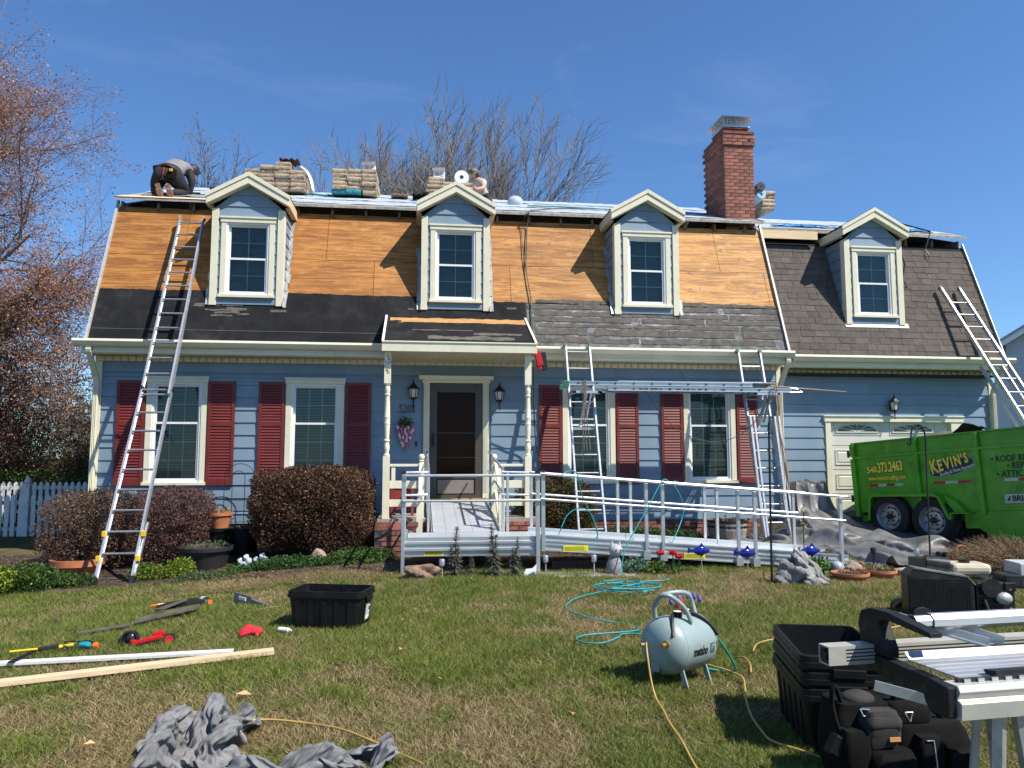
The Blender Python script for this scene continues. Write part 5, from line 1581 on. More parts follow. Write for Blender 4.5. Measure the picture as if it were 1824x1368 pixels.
# ---------------------------------------------------------------- ladders
m_lad = M('ladder_aluminium', (.62, .63, .64), .40, metal=.7, var=.12, sc=6, st=(1, 1, 3), bmp=.1, bsc=40, dirt=(.30, .28, .25), dirt_amt=.5, dirt_sc=14)
m_rung = M('ladder_rung', (.40, .41, .42), .42, metal=.75, var=.15, bmp=.2)
def ladder(name, label, bl, br, tl, tr, nr, group=None, first=.28, w=.028, d=.075, feet=None, fly=None, mat=m_lad):
    """bottom left, bottom right, top left, top right points; nr rungs"""
    bl, br, tl, tr = map(Vector, (bl, br, tl, tr))
    T = thing(name, label, 'ladder', tuple((bl+br)/2), group=group)
    side = (br-bl).normalized(); up = (tl-bl).normalized(); nrm = side.cross(up).normalized()
    for a, b in ((bl, tl), (br, tr)):
        m = MB(); sgn = 1 if a is bl else -1
        m.beam(a, b, d, w*.35, up=side)     # web
        for s in (-1, 1): m.beam(a+nrm*s*d*.46+side*sgn*w*.4, b+nrm*s*d*.46+side*sgn*w*.4, .006, w*.9, up=side)
        obj('side_rail', m, mat, T)
    L = (tl-bl).length
    for i in range(nr):
        t = (first+i*.305)/L
        if t > .985: break
        p, q = bl.lerp(tl, t), br.lerp(tr, t)
        obj('rung', MB().tube([p+side*.004, q-side*.004], .016, 8), m_rung, T, smooth=50)
    for p in (tl, tr): obj('end_cap', MB().beam(p-up*.03, p+up*.035, d*1.05, w*1.5, up=side), feet or m_blackmetal, T)
    return T, bl, br, tl, tr, side, up, nrm
# tall extension ladder at the left: base section and fly section
T1, bl, br, tl, tr, side, up, nrm = ladder('extension_ladder', 'tall extension ladder at the left leaning over the gutter up to the bare plywood', (-4.13, 10.72, -.045), (-3.66, 10.72, -.045), (-4.08, 12.0, 2.62), (-3.65, 12.0, 2.62), 11, first=.42)
tl2, tr2 = Vector((-4.205, 13.86, 5.80)), Vector((-3.80, 13.86, 5.80))
fb = Vector((-4.085, 11.93, 2.50)); fbr = Vector((-3.68, 11.93, 2.50))
b2l = bl.lerp(Vector((-4.08, 12.0, 2.62)), .95); b2r = br.lerp(Vector((-3.65, 12.0, 2.62)), .95)
s2 = Vector((1, 0, 0)); up2 = (tl2-b2l).normalized(); n2 = s2.cross(up2).normalized()
for a, b, sg in ((b2l, tl2, 1), (b2r, tr2, -1)):
    a = a+n2*.0; m = MB().beam(a, b, .07, .011, up=s2)
    for s in (-1, 1): m.beam(a+n2*s*.032+s2*sg*.012, b+n2*s*.032+s2*sg*.012, .006, .026, up=s2)
    obj('fly_rail', m, m_lad, T1)
    obj('rubber_tip', MB().beam(b-up2*.02, b+up2*.05, .08, .04, up=s2), M('worn_rubber', (.30, .19, .12), .8), T1)
L2 = (tl2-b2l).length
k = .14
while k < L2-.05:
    p, q = b2l.lerp(tl2, k/L2), b2r.lerp(tr2, k/L2)
    obj('rung', MB().tube([p, q], .016, 8), m_rung, T1, smooth=50); k += .30
# overlap of the base section reaching past the fly section
for a, sg in ((b2l, -1), (b2r, 1)):
    e = a + up2*1.55 + n2*.085 + s2*.0
    if sg > 0: obj('base_rail', MB().beam(a+n2*.085, e, .065, .03, up=s2), m_lad, T1)
for (p, sd) in ((bl, -1), (br, 1)):
    obj('foot', MB().beam(p+Vector((0, -.02, -.005)), p+up*.10, .10, .05, up=side), m_blackmetal, T1)
    for h in (.36, .70):
        c = p+up*h; obj('yellow_bracket', MB().obox(c+Vector((.012*sd, -.035, 0)), (.055, .05, .075)), M('yellow_plastic', (.80, .50, .02), .4), T1, bevel=.006)
    obj('leg_leveller', MB().beam(p+Vector((.0, .03, 0)), p+up*.85+Vector((sd*.025, .03, 0)), .05, .02, up=side), m_lad, T1)
# the two ladders that carry the plank
T2 = ladder('extension_ladder', 'narrow ladder in front of the window right of the porch holding up the scaffold', (2.535, 12.0, .20), (2.985, 12.0, .20), (2.508, 12.93, 3.53), (2.944, 12.93, 3.53), 12, 'ladders carrying the scaffold plank', feet=M('green_cap', (.02, .12, .08), .5))
T3 = ladder('extension_ladder', 'ladder with ropes at the right end of the main wall holding up the scaffold', (5.66, 12.15, .26), (6.10, 12.15, .26), (5.61, 12.93, 3.47), (6.03, 12.93, 3.47), 12, 'ladders carrying the scaffold plank', feet=MATS['green_cap'])
for (T, a, b) in ((T3[0], Vector((5.655, 12.12, .30)), Vector((5.63, 12.47, 2.3))), (T3[0], Vector((6.105, 12.12, .30)), Vector((6.07, 12.47, 2.3)))):
    obj('base_rail', MB().beam(a+Vector((0, .07, 0)), b+Vector((0, .07, 0)), .07, .035, up=(1, 0, 0)), m_lad, T)
    obj('base_rail', MB().beam(a+Vector((.02, -.055, 0)), b+Vector((.02, -.055, 0)), .03, .03, up=(1, 0, 0)), m_lad, T)
# right ladder on the garage roof, foot hidden behind the trailer
T4 = ladder('extension_ladder', 'ladder leaning on the garage roof shingles at the far right', (11.02, 11.55, .42), (11.46, 11.55, .42), (10.375, 14.02, 4.98), (10.79, 14.02, 4.98), 17, feet=M('rubber_cap', (.25, .22, .2), .7))
q0, q1 = Vector((11.02, 11.55, .42)), Vector((10.375, 14.02, 4.98))
for dx in (0, .425):
    a = q0+Vector((dx-.03, -.0, -.1)); b = q0.lerp(q1, .66)+Vector((dx-.03, .09, -.1))
    obj('base_rail', MB().beam(a+Vector((0, .09, 0)), b, .07, .03, up=(1, 0, 0)), m_lad, T4[0])
# scaffold: an extension ladder laid flat on two ladder jacks
PL = thing('scaffold_ladder', 'green tipped extension ladder laid flat as a scaffold plank above the right windows', 'ladder', (4.4, 12.55, 2.72))
for y in (12.38, 12.78):
    for (xa, xb, z0_, z1_, dy) in ((2.42, 5.62, 2.785, 2.855, 0), (3.12, 6.33, 2.70, 2.772, .0)):
        m = MB().box(xa, xb, y-.005, y+.005, z0_, z1_).box(xa, xb, y-.024, y-.006, z0_, z0_+.012).box(xa, xb, y-.024, y-.006, z1_-.012, z1_)
        obj('side_rail', m, m_ralu, PL)
x = 2.62
while x < 6.2:
    for z, lo, hi in ((2.82, 2.5, 5.55), (2.736, 3.1, 6.3)):
        if lo < x < hi: obj('rung', MB().cyl((x, 12.352, z), (x, 12.80, z), .015, 8), M('dark_rung_end', (.06, .06, .065), .5, metal=.4), PL)
    x += .3125
obj('plank', MB().box(3.3, 6.1, 12.40, 12.76, 2.857, 2.872), m_ralu, PL)
obj('end_cap', MB().box(2.36, 2.46, 12.35, 12.40, 2.74, 2.86).box(2.30, 2.36, 12.34, 12.41, 2.70, 2.79), MATS['green_cap'], PL, bevel=.008)
obj('end_cap', MB().tube([(6.30, 12.37, 2.78), (6.42, 12.36, 2.76), (6.50, 12.36, 2.71), (6.28, 12.36, 2.70)], .012, 6), m_ralu, PL)
st = MB()
for i in range(12):
    xx = 3.62+i*.13+random.uniform(-.02, .02); st.box(xx, xx+random.uniform(.03, .09), 12.3735, 12.3748, 2.722, 2.735+random.uniform(0, .012))
obj('lettering', st, M('blue_print', (.05, .07, .16), .6), PL, kind='stuff')
def jack(x, label):
    J = thing('ladder_jack', label, 'ladder jack', (x, 12.6, 2.3), group='ladder jacks under the scaffold')
    obj('arm', MB().box(x-.2, x+.24, 12.36, 12.40, 2.655, 2.695).box(x-.2, x-.16, 12.36, 12.80, 2.65, 2.692).box(x+.2, x+.24, 12.36, 12.80, 2.65, 2.692), m_ralu, J)
    obj('brace', MB().beam((x+.02, 12.42, 2.66), (x-.04, 12.62, 2.12), .04, .035).beam((x+.10, 12.42, 2.66), (x+.05, 12.62, 2.20), .03, .03).box(x-.18, x+.22, 12.58, 12.62, 2.06, 2.10), m_ralu, J)
    return J
jack(2.74, 'aluminium bracket under the left end of the flat scaffold ladder')
jack(5.86, 'aluminium bracket under the right end of the flat scaffold ladder')
S_ = MB()
for dx in (0, .02, -.015): S_.tube([(2.72+dx, 12.33, 2.87), (2.71+dx, 12.30, 2.6), (2.70+dx*2, 12.30, 2.2), (2.74+dx*3, 12.32, 1.72)], .008, 5)
one('strap', S_, M('grey_strap', (.14, .12, .10), .8), 'dark webbing straps hanging from the left end of the scaffold ladder', 'strap')
S_ = MB()
for dx in (0, .03): S_.tube(catmull([(5.99+dx, 12.33, 2.88), (6.0+dx, 12.30, 2.6), (6.02-dx, 12.28, 2.2), (6.07+dx, 12.25, 1.7), (6.12, 12.2, 1.2), (6.1, 12.1, .35)], 3), .009, 5)
one('rope', S_, M('tan_rope', (.36, .22, .12), .9, var=.3, sc=60), 'tan rope hanging down the right scaffold ladder', 'rope')
one('cord', MB().tube(catmull([(3.75, 12.35, 2.70), (4.0, 12.36, 2.35), (4.35, 12.36, 2.02), (4.9, 12.36, 1.86), (5.4, 12.36, 2.0), (5.8, 12.36, 2.40), (5.92, 12.34, 2.75)], 5), .006, 5), m_blackmetal, 'thin black cord sagging under the scaffold ladder', 'cord')
one('wooden_pole', MB().tube([(5.5, 12.72, 2.89), (6.48, 12.66, 2.81), (7.45, 12.6, 2.745)], [.012, .012, .006], 6), M('pale_pole', (.40, .27, .16), .7), 'thin wooden pole sticking out past the right end of the scaffold', 'pole')
# red nail gun hung on the porch corner
NG = thing('nail_gun', 'red and black nail gun hanging on the right corner of the porch roof', 'nail gun', (1.95, 12.2, 3.0))
obj('body', MB().obox((1.93, 12.2, 3.20), (.10, .08, .26), Matrix.Rotation(R(-14), 3, 'Y')), M('red_plastic', (.45, .012, .012), .35, bmp=0), NG, bevel=.01)
obj('magazine', MB().obox((2.02, 12.2, 3.15), (.085, .07, .30), Matrix.Rotation(R(-8), 3, 'Y')), m_blackmetal, NG, bevel=.008)
obj('handle', MB().beam((1.89, 12.2, 3.08), (2.0, 12.2, 3.02), .05, .05), MATS['red_plastic'], NG, bevel=.01)
obj('hook', MB().tube([(1.90, 12.2, 3.33), (1.88, 12.2, 3.38), (1.85, 12.2, 3.36)], .006, 5), m_blackmetal, NG)
# ---------------------------------------------------------------- dump trailer
m_green = M('trailer_green_paint', (.075, .33, .007), .42, var=.14, sc=3, bmp=.08, bsc=12, dirt=(.03, .085, .008), dirt_amt=.6, dirt_sc=2.4, coat=.12)
m_tyre = M('tyre_rubber', (.018, .018, .018), .85, var=.3, bmp=.3)
m_rim = M('silver_wheel_rim', (.42, .43, .45), .4, metal=.6, var=.12, bmp=.1, dirt=(.15, .13, .11), dirt_amt=.5, dirt_sc=9)
TR = thing('dump_trailer', 'lime green dump trailer with lettering backed up to the garage', 'trailer', (7.946, 12.2, .33), rot=(0, R(-4), R(-68)))
def tp(name, m, mat, par=TR, **k): return obj(name, m, mat, par, world=False, **k)
TL = 4.6   # length towards the street
m = MB()
m.box(-.62, TL, .0, .03, .36, 1.30).box(-.62, TL, 1.97, 2.0, .36, 1.55).box(-.62, TL, .0305, 1.9695, .36, .40).box(TL, TL+.03, 0, 2.0, .36, 1.55)
m.box(-.62, TL, .012, .042, 1.3, 1.545)
tp('bed', m, m_green, bevel=.004)
tp('top_rail', MB().box(-.64, TL+.04, -.02, .055, 1.545, 1.57).box(-.64, TL+.04, 1.95, 2.03, 1.545, 1.57), m_green)
tp('side_rail', MB().box(-.60, TL, -.035, -.0005, 1.285, 1.325), m_green)
for s in (-.655, .53, 1.52, 2.5, 3.5, 4.5):
    w = .075 if s > 0 else .085
    tp('rib', MB().box(s, s+w, -.055, -.0008, .285 if s < 0 else .30, 1.284).box(s, s+w, -.052, .0115, 1.326, 1.544), m_green, bevel=.005)
tp('tailgate', MB().box(-.665, -.63, .02, 1.98, .36, 1.5), m_green)
for z in (1.38, .60): tp('hinge', MB().cyl((-.70, -.03, z-.06), (-.70, -.03, z+.06), .022, 10).box(-.70, -.656, -.045, -.015, z-.03, z+.03), m_blackmetal)
tp('chassis', MB().box(-.55, TL+.9, .12, .24, .20, .355).box(-.55, TL+.9, 1.7, 1.82, .20, .355).box(-.6, -.48, .05, 1.9, .19, .30).box(1.25, TL, -.015, .02, .10, .358), m_green)
tp('tool_skirt', MB().prism([(1.42, .12), (1.72, -.08), (TL, -.08), (TL, .0985), (1.42, .0985+.02)], -.01, .05, 'y'), m_green)
for i in range(9): tp('slat', MB().box(1.72+i*.16, 1.80+i*.16, -.018, -.0105, -.06, .08), m_green)
# fender
f = MB()
prof = [(-.30, .24), (-.26, .60), (-.20, .665), (.90, .645), (.98, .60), (1.10, .30), (1.13, .245)]
for (a, b) in zip(prof[:-1], prof[1:]):
    f.add([(a[0], -.20, a[1]), (b[0], -.20, b[1]), (b[0], .06, b[1]), (a[0], .06, a[1]), (a[0]*.985+.006, -.20, a[1]-.02), (b[0]*.985+.006, -.20, b[1]-.02), (b[0]*.985+.006, .06, b[1]-.02), (a[0]*.985+.006, .06, a[1]-.02)],
          [(0, 1, 2, 3), (7, 6, 5, 4), (0, 4, 5, 1), (1, 5, 6, 2), (2, 6, 7, 3), (3, 7, 4, 0)])
f.prism([(-.30, .24), (-.26, .60), (-.20, .665), (.90, .645), (.98, .60), (1.13, .245), (1.09, .245), (.95, .575), (.88, .60), (-.18, .62), (-.225, .585), (-.265, .24)], -.205, -.19, 'y')
tp('fender', f, m_green)
tp('step', MB().box(1.13, 1.42, -.20, .0, .325, .345).box(1.12, 1.145, -.20, -.01, .24, .33), m_green)
tp('fender_brace', MB().prism([(1.0, .62), (1.20, .50), (1.32, .345), (1.13, .345), (1.0, .55)], -.10, -.002, 'y'), m_green)
tp('wheel_well', MB().box(-.28, 1.1, .10, .13, .0, .62), m_dark)
def wheel(x, y, z, out=-1):
    Rt = .355
    rot = Matrix.Rotation(R(90), 3, 'X')
    W_ = bpy.data.objects.new('wheel', MB().lathe([(Rt*.62, -.10), (Rt*.9, -.105), (Rt*.985, -.085), (Rt, -.05), (Rt, .05), (Rt*.985, .085), (Rt*.9, .105), (Rt*.62, .10)], (0, 0, 0), 40, rot, cap=False).mesh('wheel', m_tyre, smooth=40))
    C.objects.link(W_); W_.parent = TR; W_.location = (x, y, z)
    r_ = MB()
    r_.lathe([(.215, .104), (.222, .095), (.205, .07), (.20, .0), (.155, .0), (.13, .03), (.06, .035), (.06, .045), (.0001, .045)], (0, 0, 0), 36, rot, cap=False)
    obj('rim', r_, m_rim, W_, world=False, smooth=35)
    h = MB()
    for k in range(8):
        a = 2*math.pi*k/8+.2
        c, s = math.cos(a), math.sin(a)
        P = [(c*.135-s*.022, s*.135+c*.022), (c*.135+s*.022, s*.135-c*.022), (c*.178, s*.178)]
        h.add([(px, -.0345+(.006 if k_ == 2 else 0), pz) for k_, (px, pz) in enumerate(P)], [(0, 1, 2)])
    o = obj('rim_hole', h, m_dark, W_, world=False, fixn=False)
    hb = MB().lathe([(.052, .036), (.052, .085), (.03, .095), (.0001, .095)], (0, 0, 0), 14, rot)
    for k in range(6):
        a = 2*math.pi*k/6
        hb.cyl((math.cos(a)*.082, -.034, math.sin(a)*.082), (math.cos(a)*.082, -.062, math.sin(a)*.082), .013, 6)
    obj('hub', hb, m_blackmetal, W_, world=False)
    return W_
wheel(.05, -.055, .29); wheel(.80, -.055, .225)
w3 = wheel(.05, 2.05, .29); w4 = wheel(.80, 2.05, .225)
for w_ in (w3, w4): w_.rotation_euler = (0, 0, math.pi)
# lettering on the side
m_ly = M('yellow_lettering', (.78, .68, .05), .45, var=.05, bmp=0)
m_lk = M('black_lettering', (.01, .012, .01), .5, bmp=0)
m_lw = M('pale_lettering', (.62, .66, .60), .5, bmp=0)
def sign(txt, s, z, size, mat, y=-.0045, sx=1., bold=.0, shear=0., rot=0., back=None, bb=.012, sp=1.):
    if back:
        me = text_mesh(txt, size, back, .001, bold+bb, shear, sp)
        o = obj('lettering', me, back, TR, world=False); o.location = (s, y+.0012, z); o.rotation_euler = (R(90), -rot, 0); o.scale = (sx, 1, 1)
    me = text_mesh(txt, size, mat, .001, bold, shear, sp)
    o = obj('lettering', me, mat, TR, world=False); o.location = (s, y-.0012, z); o.rotation_euler = (R(90), -rot, 0); o.scale = (sx, 1, 1)
sign('540.', -.37, 1.025, .15, m_ly, bold=.006, back=m_lk, sx=.85, rot=R(3))
sign('373.2463', -.165, 1.03, .23, m_ly, bold=.010, back=m_lk, sx=.545, rot=R(2))
sign('www.kevinsroofing.com', -.36, .895, .125, m_ly, bold=.003, back=m_lk, bb=.007, sx=.575)
ov = MB()
pts = [(1.15+.42*math.cos(a), 1.055+.13*math.sin(a)) for a in [2*math.pi*i/40 for i in range(40)]]
c_, s_2 = math.cos(R(13)), math.sin(R(13))
pts2 = [((x-1.15)*c_-(z-1.055)*s_2+1.15, (x-1.15)*s_2+(z-1.055)*c_+1.055) for x, z in pts]
ov.prism(pts2, -.002, -.0008, 'y'); tp('logo_oval', ov, M('grey_green_oval', (.16, .25, .14), .5, bmp=0))
pts3 = [((x-1.15)*.86*c_-(z-1.055)*.88*s_2+1.12, (x-1.15)*.86*s_2+(z-1.055)*.88*c_+1.045) for x, z in pts]
tp('logo_oval', MB().prism(pts3, -.0035, -.0021, 'y'), M('navy_oval', (.012, .014, .05), .5, bmp=0))
x = .795
for i, ch_ in enumerate("KEVIN'S"):
    sz = [.30, .26, .25, .235, .225, .21, .21][i]
    sign(ch_, x, .955+(x-.8)*.26, sz, m_ly, y=-.0065, bold=.009, back=m_lk, sx=.62, shear=.1, rot=R(13), bb=.008)
    x += [.125, .108, .108, .055, .115, .045, .1][i]
sign('Roofing & Home Improvements', .93, .905, .085, m_lw, y=-.0055, sx=.60, shear=.35, rot=R(13), bold=.001)
sign('\u2022 ROOF REPLACEMENT', 1.74, 1.08, .135, m_lk, bold=.002, sx=.80)
sign('\u2022 REPAIRS', 1.96, .97, .135, m_lk, bold=.002, sx=.80)
sign('\u2022 ATTIC INSULATION', 1.80, .855, .135, m_lk, bold=.002, sx=.80)
m_red = M('red_reflector', (.36, .012, .02), .35, bmp=0); m_wr = M('white_reflector', (.42, .46, .42), .35, bmp=0)
for s0, seq in ((-.34, 'rwrw'), (.80, 'rwr'), (1.90, 'wrwr')):
    for i, q in enumerate(seq):
        w = .155 if s0 < 0 else .20
        tp('reflector', MB().box(s0+i*w, s0+(i+1)*w-.003, -.0028, -.0005, .79, .832), m_red if q == 'r' else m_wr)
tp('maker_plate', MB().box(1.87, 2.55, -.006, -.0005, .47, .60), m_wr, bevel=.004)
sign('BRI-MAR', 1.98, .50, .115, m_lk, y=-.0068, bold=.004, sx=.95)
tp('maker_mark', MB().prism([(1.90, .50), (1.93, .50), (1.965, .57), (1.94, .57)], -.0078, -.0062, 'y').box(1.92, 1.965, -.0078, -.0062, .51, .525), m_lk)
# torn shingles heaped in the bed
for i, (s, y, z, w, d, a, b, lab) in enumerate(((.66, .5, 1.50, .5, .6, 20, 12, 'curled grey shingle sheet sticking up over the trailer edge'), (1.05, .7, 1.60, .35, .5, -35, -8, 'black jagged scrap of roofing standing up above the trailer edge'), (.2, 1.0, 1.35, 1.0, 1.2, 5, 5, 'heap of torn shingles lying low in the green trailer'), (1.6, 1.0, 1.35, 1.3, 1.3, -6, 3, 'second heap of torn shingles lying low in the green trailer'))):
    g_ = []
    r_ = random.Random(i+3)
    for p in range(6):
        g_.append([(-w/2+w*q/7, -d/2+d*p/5, .10*math.sin(q/7*math.pi)*(1 if i == 0 else .4)+r_.uniform(-.02, .02)) for q in range(8)])
    mb_ = MB(); mb_.sheet(g_, .02)
    o = one('shingle_debris', mb_, m_oldshingle if i != 1 else m_felt, lab, 'roofing scrap', smooth=40, group='torn roofing in the trailer')
    mw = Matrix.Translation(TR.location) @ Matrix.Rotation(R(-68), 4, 'Z') @ Matrix.Rotation(R(-4), 4, 'Y')
    o.matrix_world = mw @ Matrix.Translation((s, y, z)) @ Matrix.Rotation(R(a), 4, 'Y') @ Matrix.Rotation(R(b), 4, 'X')

# ---------------------------------------------------------------- cloth heaps
m_tarp = M('grey_canvas_tarp', (.15, .15, .152), .66, var=.25, sc=7, bmp=.5, bsc=45, dirt=(.20, .20, .205), dirt_amt=.4, dirt_sc=3.5, bd=.006, spec=.35)
m_tarp2 = M('silver_grey_tarp', (.125, .125, .125), .5, metal=.0, var=.25, sc=5, bmp=.5, bsc=22, dirt=(.22, .22, .22), dirt_amt=.35, dirt_sc=5, bd=.01, spec=.6)
def cloth(name, label, x0, x1, y0, y1, res, hf, mask, mat, cat='tarp', wob=.02, group=None):
    nx = int((x1-x0)/res); ny = int((y1-y0)/res)
    X, Y = np.meshgrid(np.linspace(x0, x1, nx+1), np.linspace(y0, y1, ny+1))
    K = mask(X, Y); H = hf(X, Y)
    Z = Gv(X, Y)+.012+np.clip(K, 0, 1)*H
    # push steep folds sideways so that they overhang a little
    gy, gx = np.gradient(H, res)
    X2 = X+gx*wob; Y2 = Y+gy*wob
    keep = K > .0
    F = []
    idx = np.arange((nx+1)*(ny+1)).reshape(ny+1, nx+1)
    kk = keep[:-1, :-1] & keep[1:, :-1] & keep[:-1, 1:] & keep[1:, 1:]
    jj, ii = np.nonzero(kk)
    F = np.stack([idx[jj, ii], idx[jj, ii+1], idx[jj+1, ii+1], idx[jj+1, ii]], 1)
    used = np.unique(F); mp = -np.ones(idx.size, int); mp[used] = np.arange(len(used))
    V = np.stack([X2.ravel(), Y2.ravel(), Z.ravel()], 1)[used]; F = mp[F]
    me = bpy.data.meshes.new(name); me.from_pydata(V.tolist(), [], F.tolist()); me.materials.append(mat)
    me.polygons.foreach_set('use_smooth', [True]*len(me.polygons)); me.update()
    o = bpy.data.objects.new(name, me); C.objects.link(o)
    c = V.mean(0); c[2] = V[:, 2].min()
    me.transform(Matrix.Translation(-Vector(c))); o.location = c
    s = o.modifiers.new('thickness', 'SOLIDIFY'); s.thickness = .004; s.offset = 1
    return tag(o, label, cat, group)
def ridged(x, y, ang, fr, seed, w=.35):
    u = x*math.cos(ang)+y*math.sin(ang)
    u = u+w*(vnoise(x, y, 2.2, seed)-.5)*2/fr*1.4+w*(vnoise(x, y, 5.5, seed+1)-.5)/fr
    t = np.abs(((u*fr) % 1)*2-1)
    return t*t*(3-2*t)
def bump2(x, y, cx, cy, rx, ry, rot=0):
    dx, dy = x-cx, y-cy; c, s = math.cos(rot), math.sin(rot)
    u, v = (dx*c+dy*s)/rx, (-dx*s+dy*c)/ry
    return np.clip(1-(u*u+v*v), 0, 1)
def crease(x, y, ang, fr, seed, w=.5):
    u = x*math.cos(ang)+y*math.sin(ang)+w*(vnoise(x, y, 1.3, seed)-.5)/fr*2+.25*w*(vnoise(x, y, 4.0, seed+1)-.5)/fr
    return np.abs(((u*fr) % 1)*2-1)
def folded_cloth(name, label, V, c, s, rot, mat, lev=1, zs=1., under=None, kind='tarp', drop=0.):
    m = V.shape[0]; V = V.reshape(-1, 3)
    mid = (V.max(0)+V.min(0))/2; a = R(rot)
    x, y = (V[:, 0]-mid[0])*s[0], (V[:, 1]-mid[1])*s[1]
    X, Y = x*math.cos(a)-y*math.sin(a)+c[0], x*math.sin(a)+y*math.cos(a)+c[1]
    Z = Gv(X, Y)+V[:, 2]*zs+.01-drop
    if under is not None: Z = under(X, Y, Z)
    P = np.stack([X-c[0], Y-c[1], Z], 1)
    i = np.arange(m*m).reshape(m, m)
    F = np.stack([i[:-1, :-1], i[:-1, 1:], i[1:, 1:], i[1:, :-1]], -1).reshape(-1, 4)
    me = bpy.data.meshes.new(name); me.from_pydata(P.tolist(), [], F.tolist()); me.materials.append(mat)
    me.polygons.foreach_set('use_smooth', [True]*len(F)); me.update()
    o = bpy.data.objects.new(name, me); C.objects.link(o); o.location = (c[0], c[1], 0)
    t = o.modifiers.new('thickness', 'SOLIDIFY'); t.thickness = .003
    q = o.modifiers.new('smooth', 'SUBSURF'); q.levels = q.render_levels = lev
    return tag(o, label, kind)
folded_cloth('canvas_tarp', 'big crumpled grey canvas tarp heaped on the grass at the bottom left', HEAP, (-1.18, 4.46), (1.18, 1.15), 12, m_tarp, 2, 1.12)
folded_cloth('canvas_tarp', 'low rumpled tail of grey canvas right of the big tarp heap', TAIL, (-.52, 4.10), (1.05, 1.05), 0, m_tarp, 2, .9)
cloth('canvas_tarp', 'flat edge of a grey tarp at the bottom left corner of the lawn', -2.2, -1.35, 3.35, 4.12, .02, lambda x, y: .02+.035*ridged(x, y, 1.2, 4, 81, .6), lambda x, y: sm(0, .1, 1-np.sqrt(((x+1.85)/.5)**2+((y-3.72)/.35)**2))+np.where(((x+1.85)/.5)**2+((y-3.72)/.35)**2 < 1, 1e-4, 0), m_tarp)
def under_ramp(X, Y, Z):
    inr = (X < 6.1) & (Y > 9.7) & (Y < 11.0)
    lim = .56-(X-1.56)*.0765-.06
    return np.where(inr, np.minimum(Z, np.maximum(lim, Gv(X, Y)+.005)), Z)
folded_cloth('drop_cloth', 'silver grey drop cloth spread over the ground between the ramp and the trailer', SHEET, (6.40, 11.15), (.88, 1.18), 18, m_tarp2, 1, .85, under_ramp, drop=-.035)
def h_gar(x, y):
    h = .02+.03*crease(x, y, .1, 3.2, 90, .9)
    blk = sm(6.60, 6.74, x)*(1-sm(7.36, 7.46, x))*sm(12.95, 13.16, y+.05*np.sin(x*22))*(1-sm(13.7, 13.9, y))
    h = h+.42*blk+blk*(.06*crease(x, y*.1, 0, 5.5, 94, .5)+.03*crease(x, y*.2, 0, 13, 95, .6))
    return h+.14*sm(6.4, 6.8, x)*(1-sm(7.3, 7.7, x))*sm(12.2, 13.1, y)*(1-sm(13.6, 13.9, y))*(1+.3*crease(x, y, .2, 4, 97, .8))
def m_gar(x, y):
    k = np.minimum(np.minimum(x-6.45, 7.6-x), np.minimum(y-12.2, 13.88-y))+.12*(vnoise(x, y, 5, 98)-.5)
    return np.where(k > 0, sm(0, .12, k)+1e-4, 0)
cloth('drop_cloth', 'silver drop cloth draped over something low against the wall by the garage door', 6.3, 7.8, 12.1, 13.95, .02, h_gar, m_gar, m_tarp2, wob=.01)
# dark tarp bundle behind the trailer wheel
cloth('folded_tarp', 'dark olive folded tarp lying at the foot of the garage door', 7.55, 8.7, 12.6, 13.6, .03, lambda x, y: .14*bump2(x, y, 8.1, 13.1, .55, .42)**.5+.05*ridged(x, y, .6, 3.5, 99, .8), lambda x, y: np.where(bump2(x, y, 8.1, 13.1, .55, .42) > 0, .2+bump2(x, y, 8.1, 13.1, .55, .42)*3, 0), M('olive_tarp', (.045, .045, .038), .8, var=.3, bmp=.4))

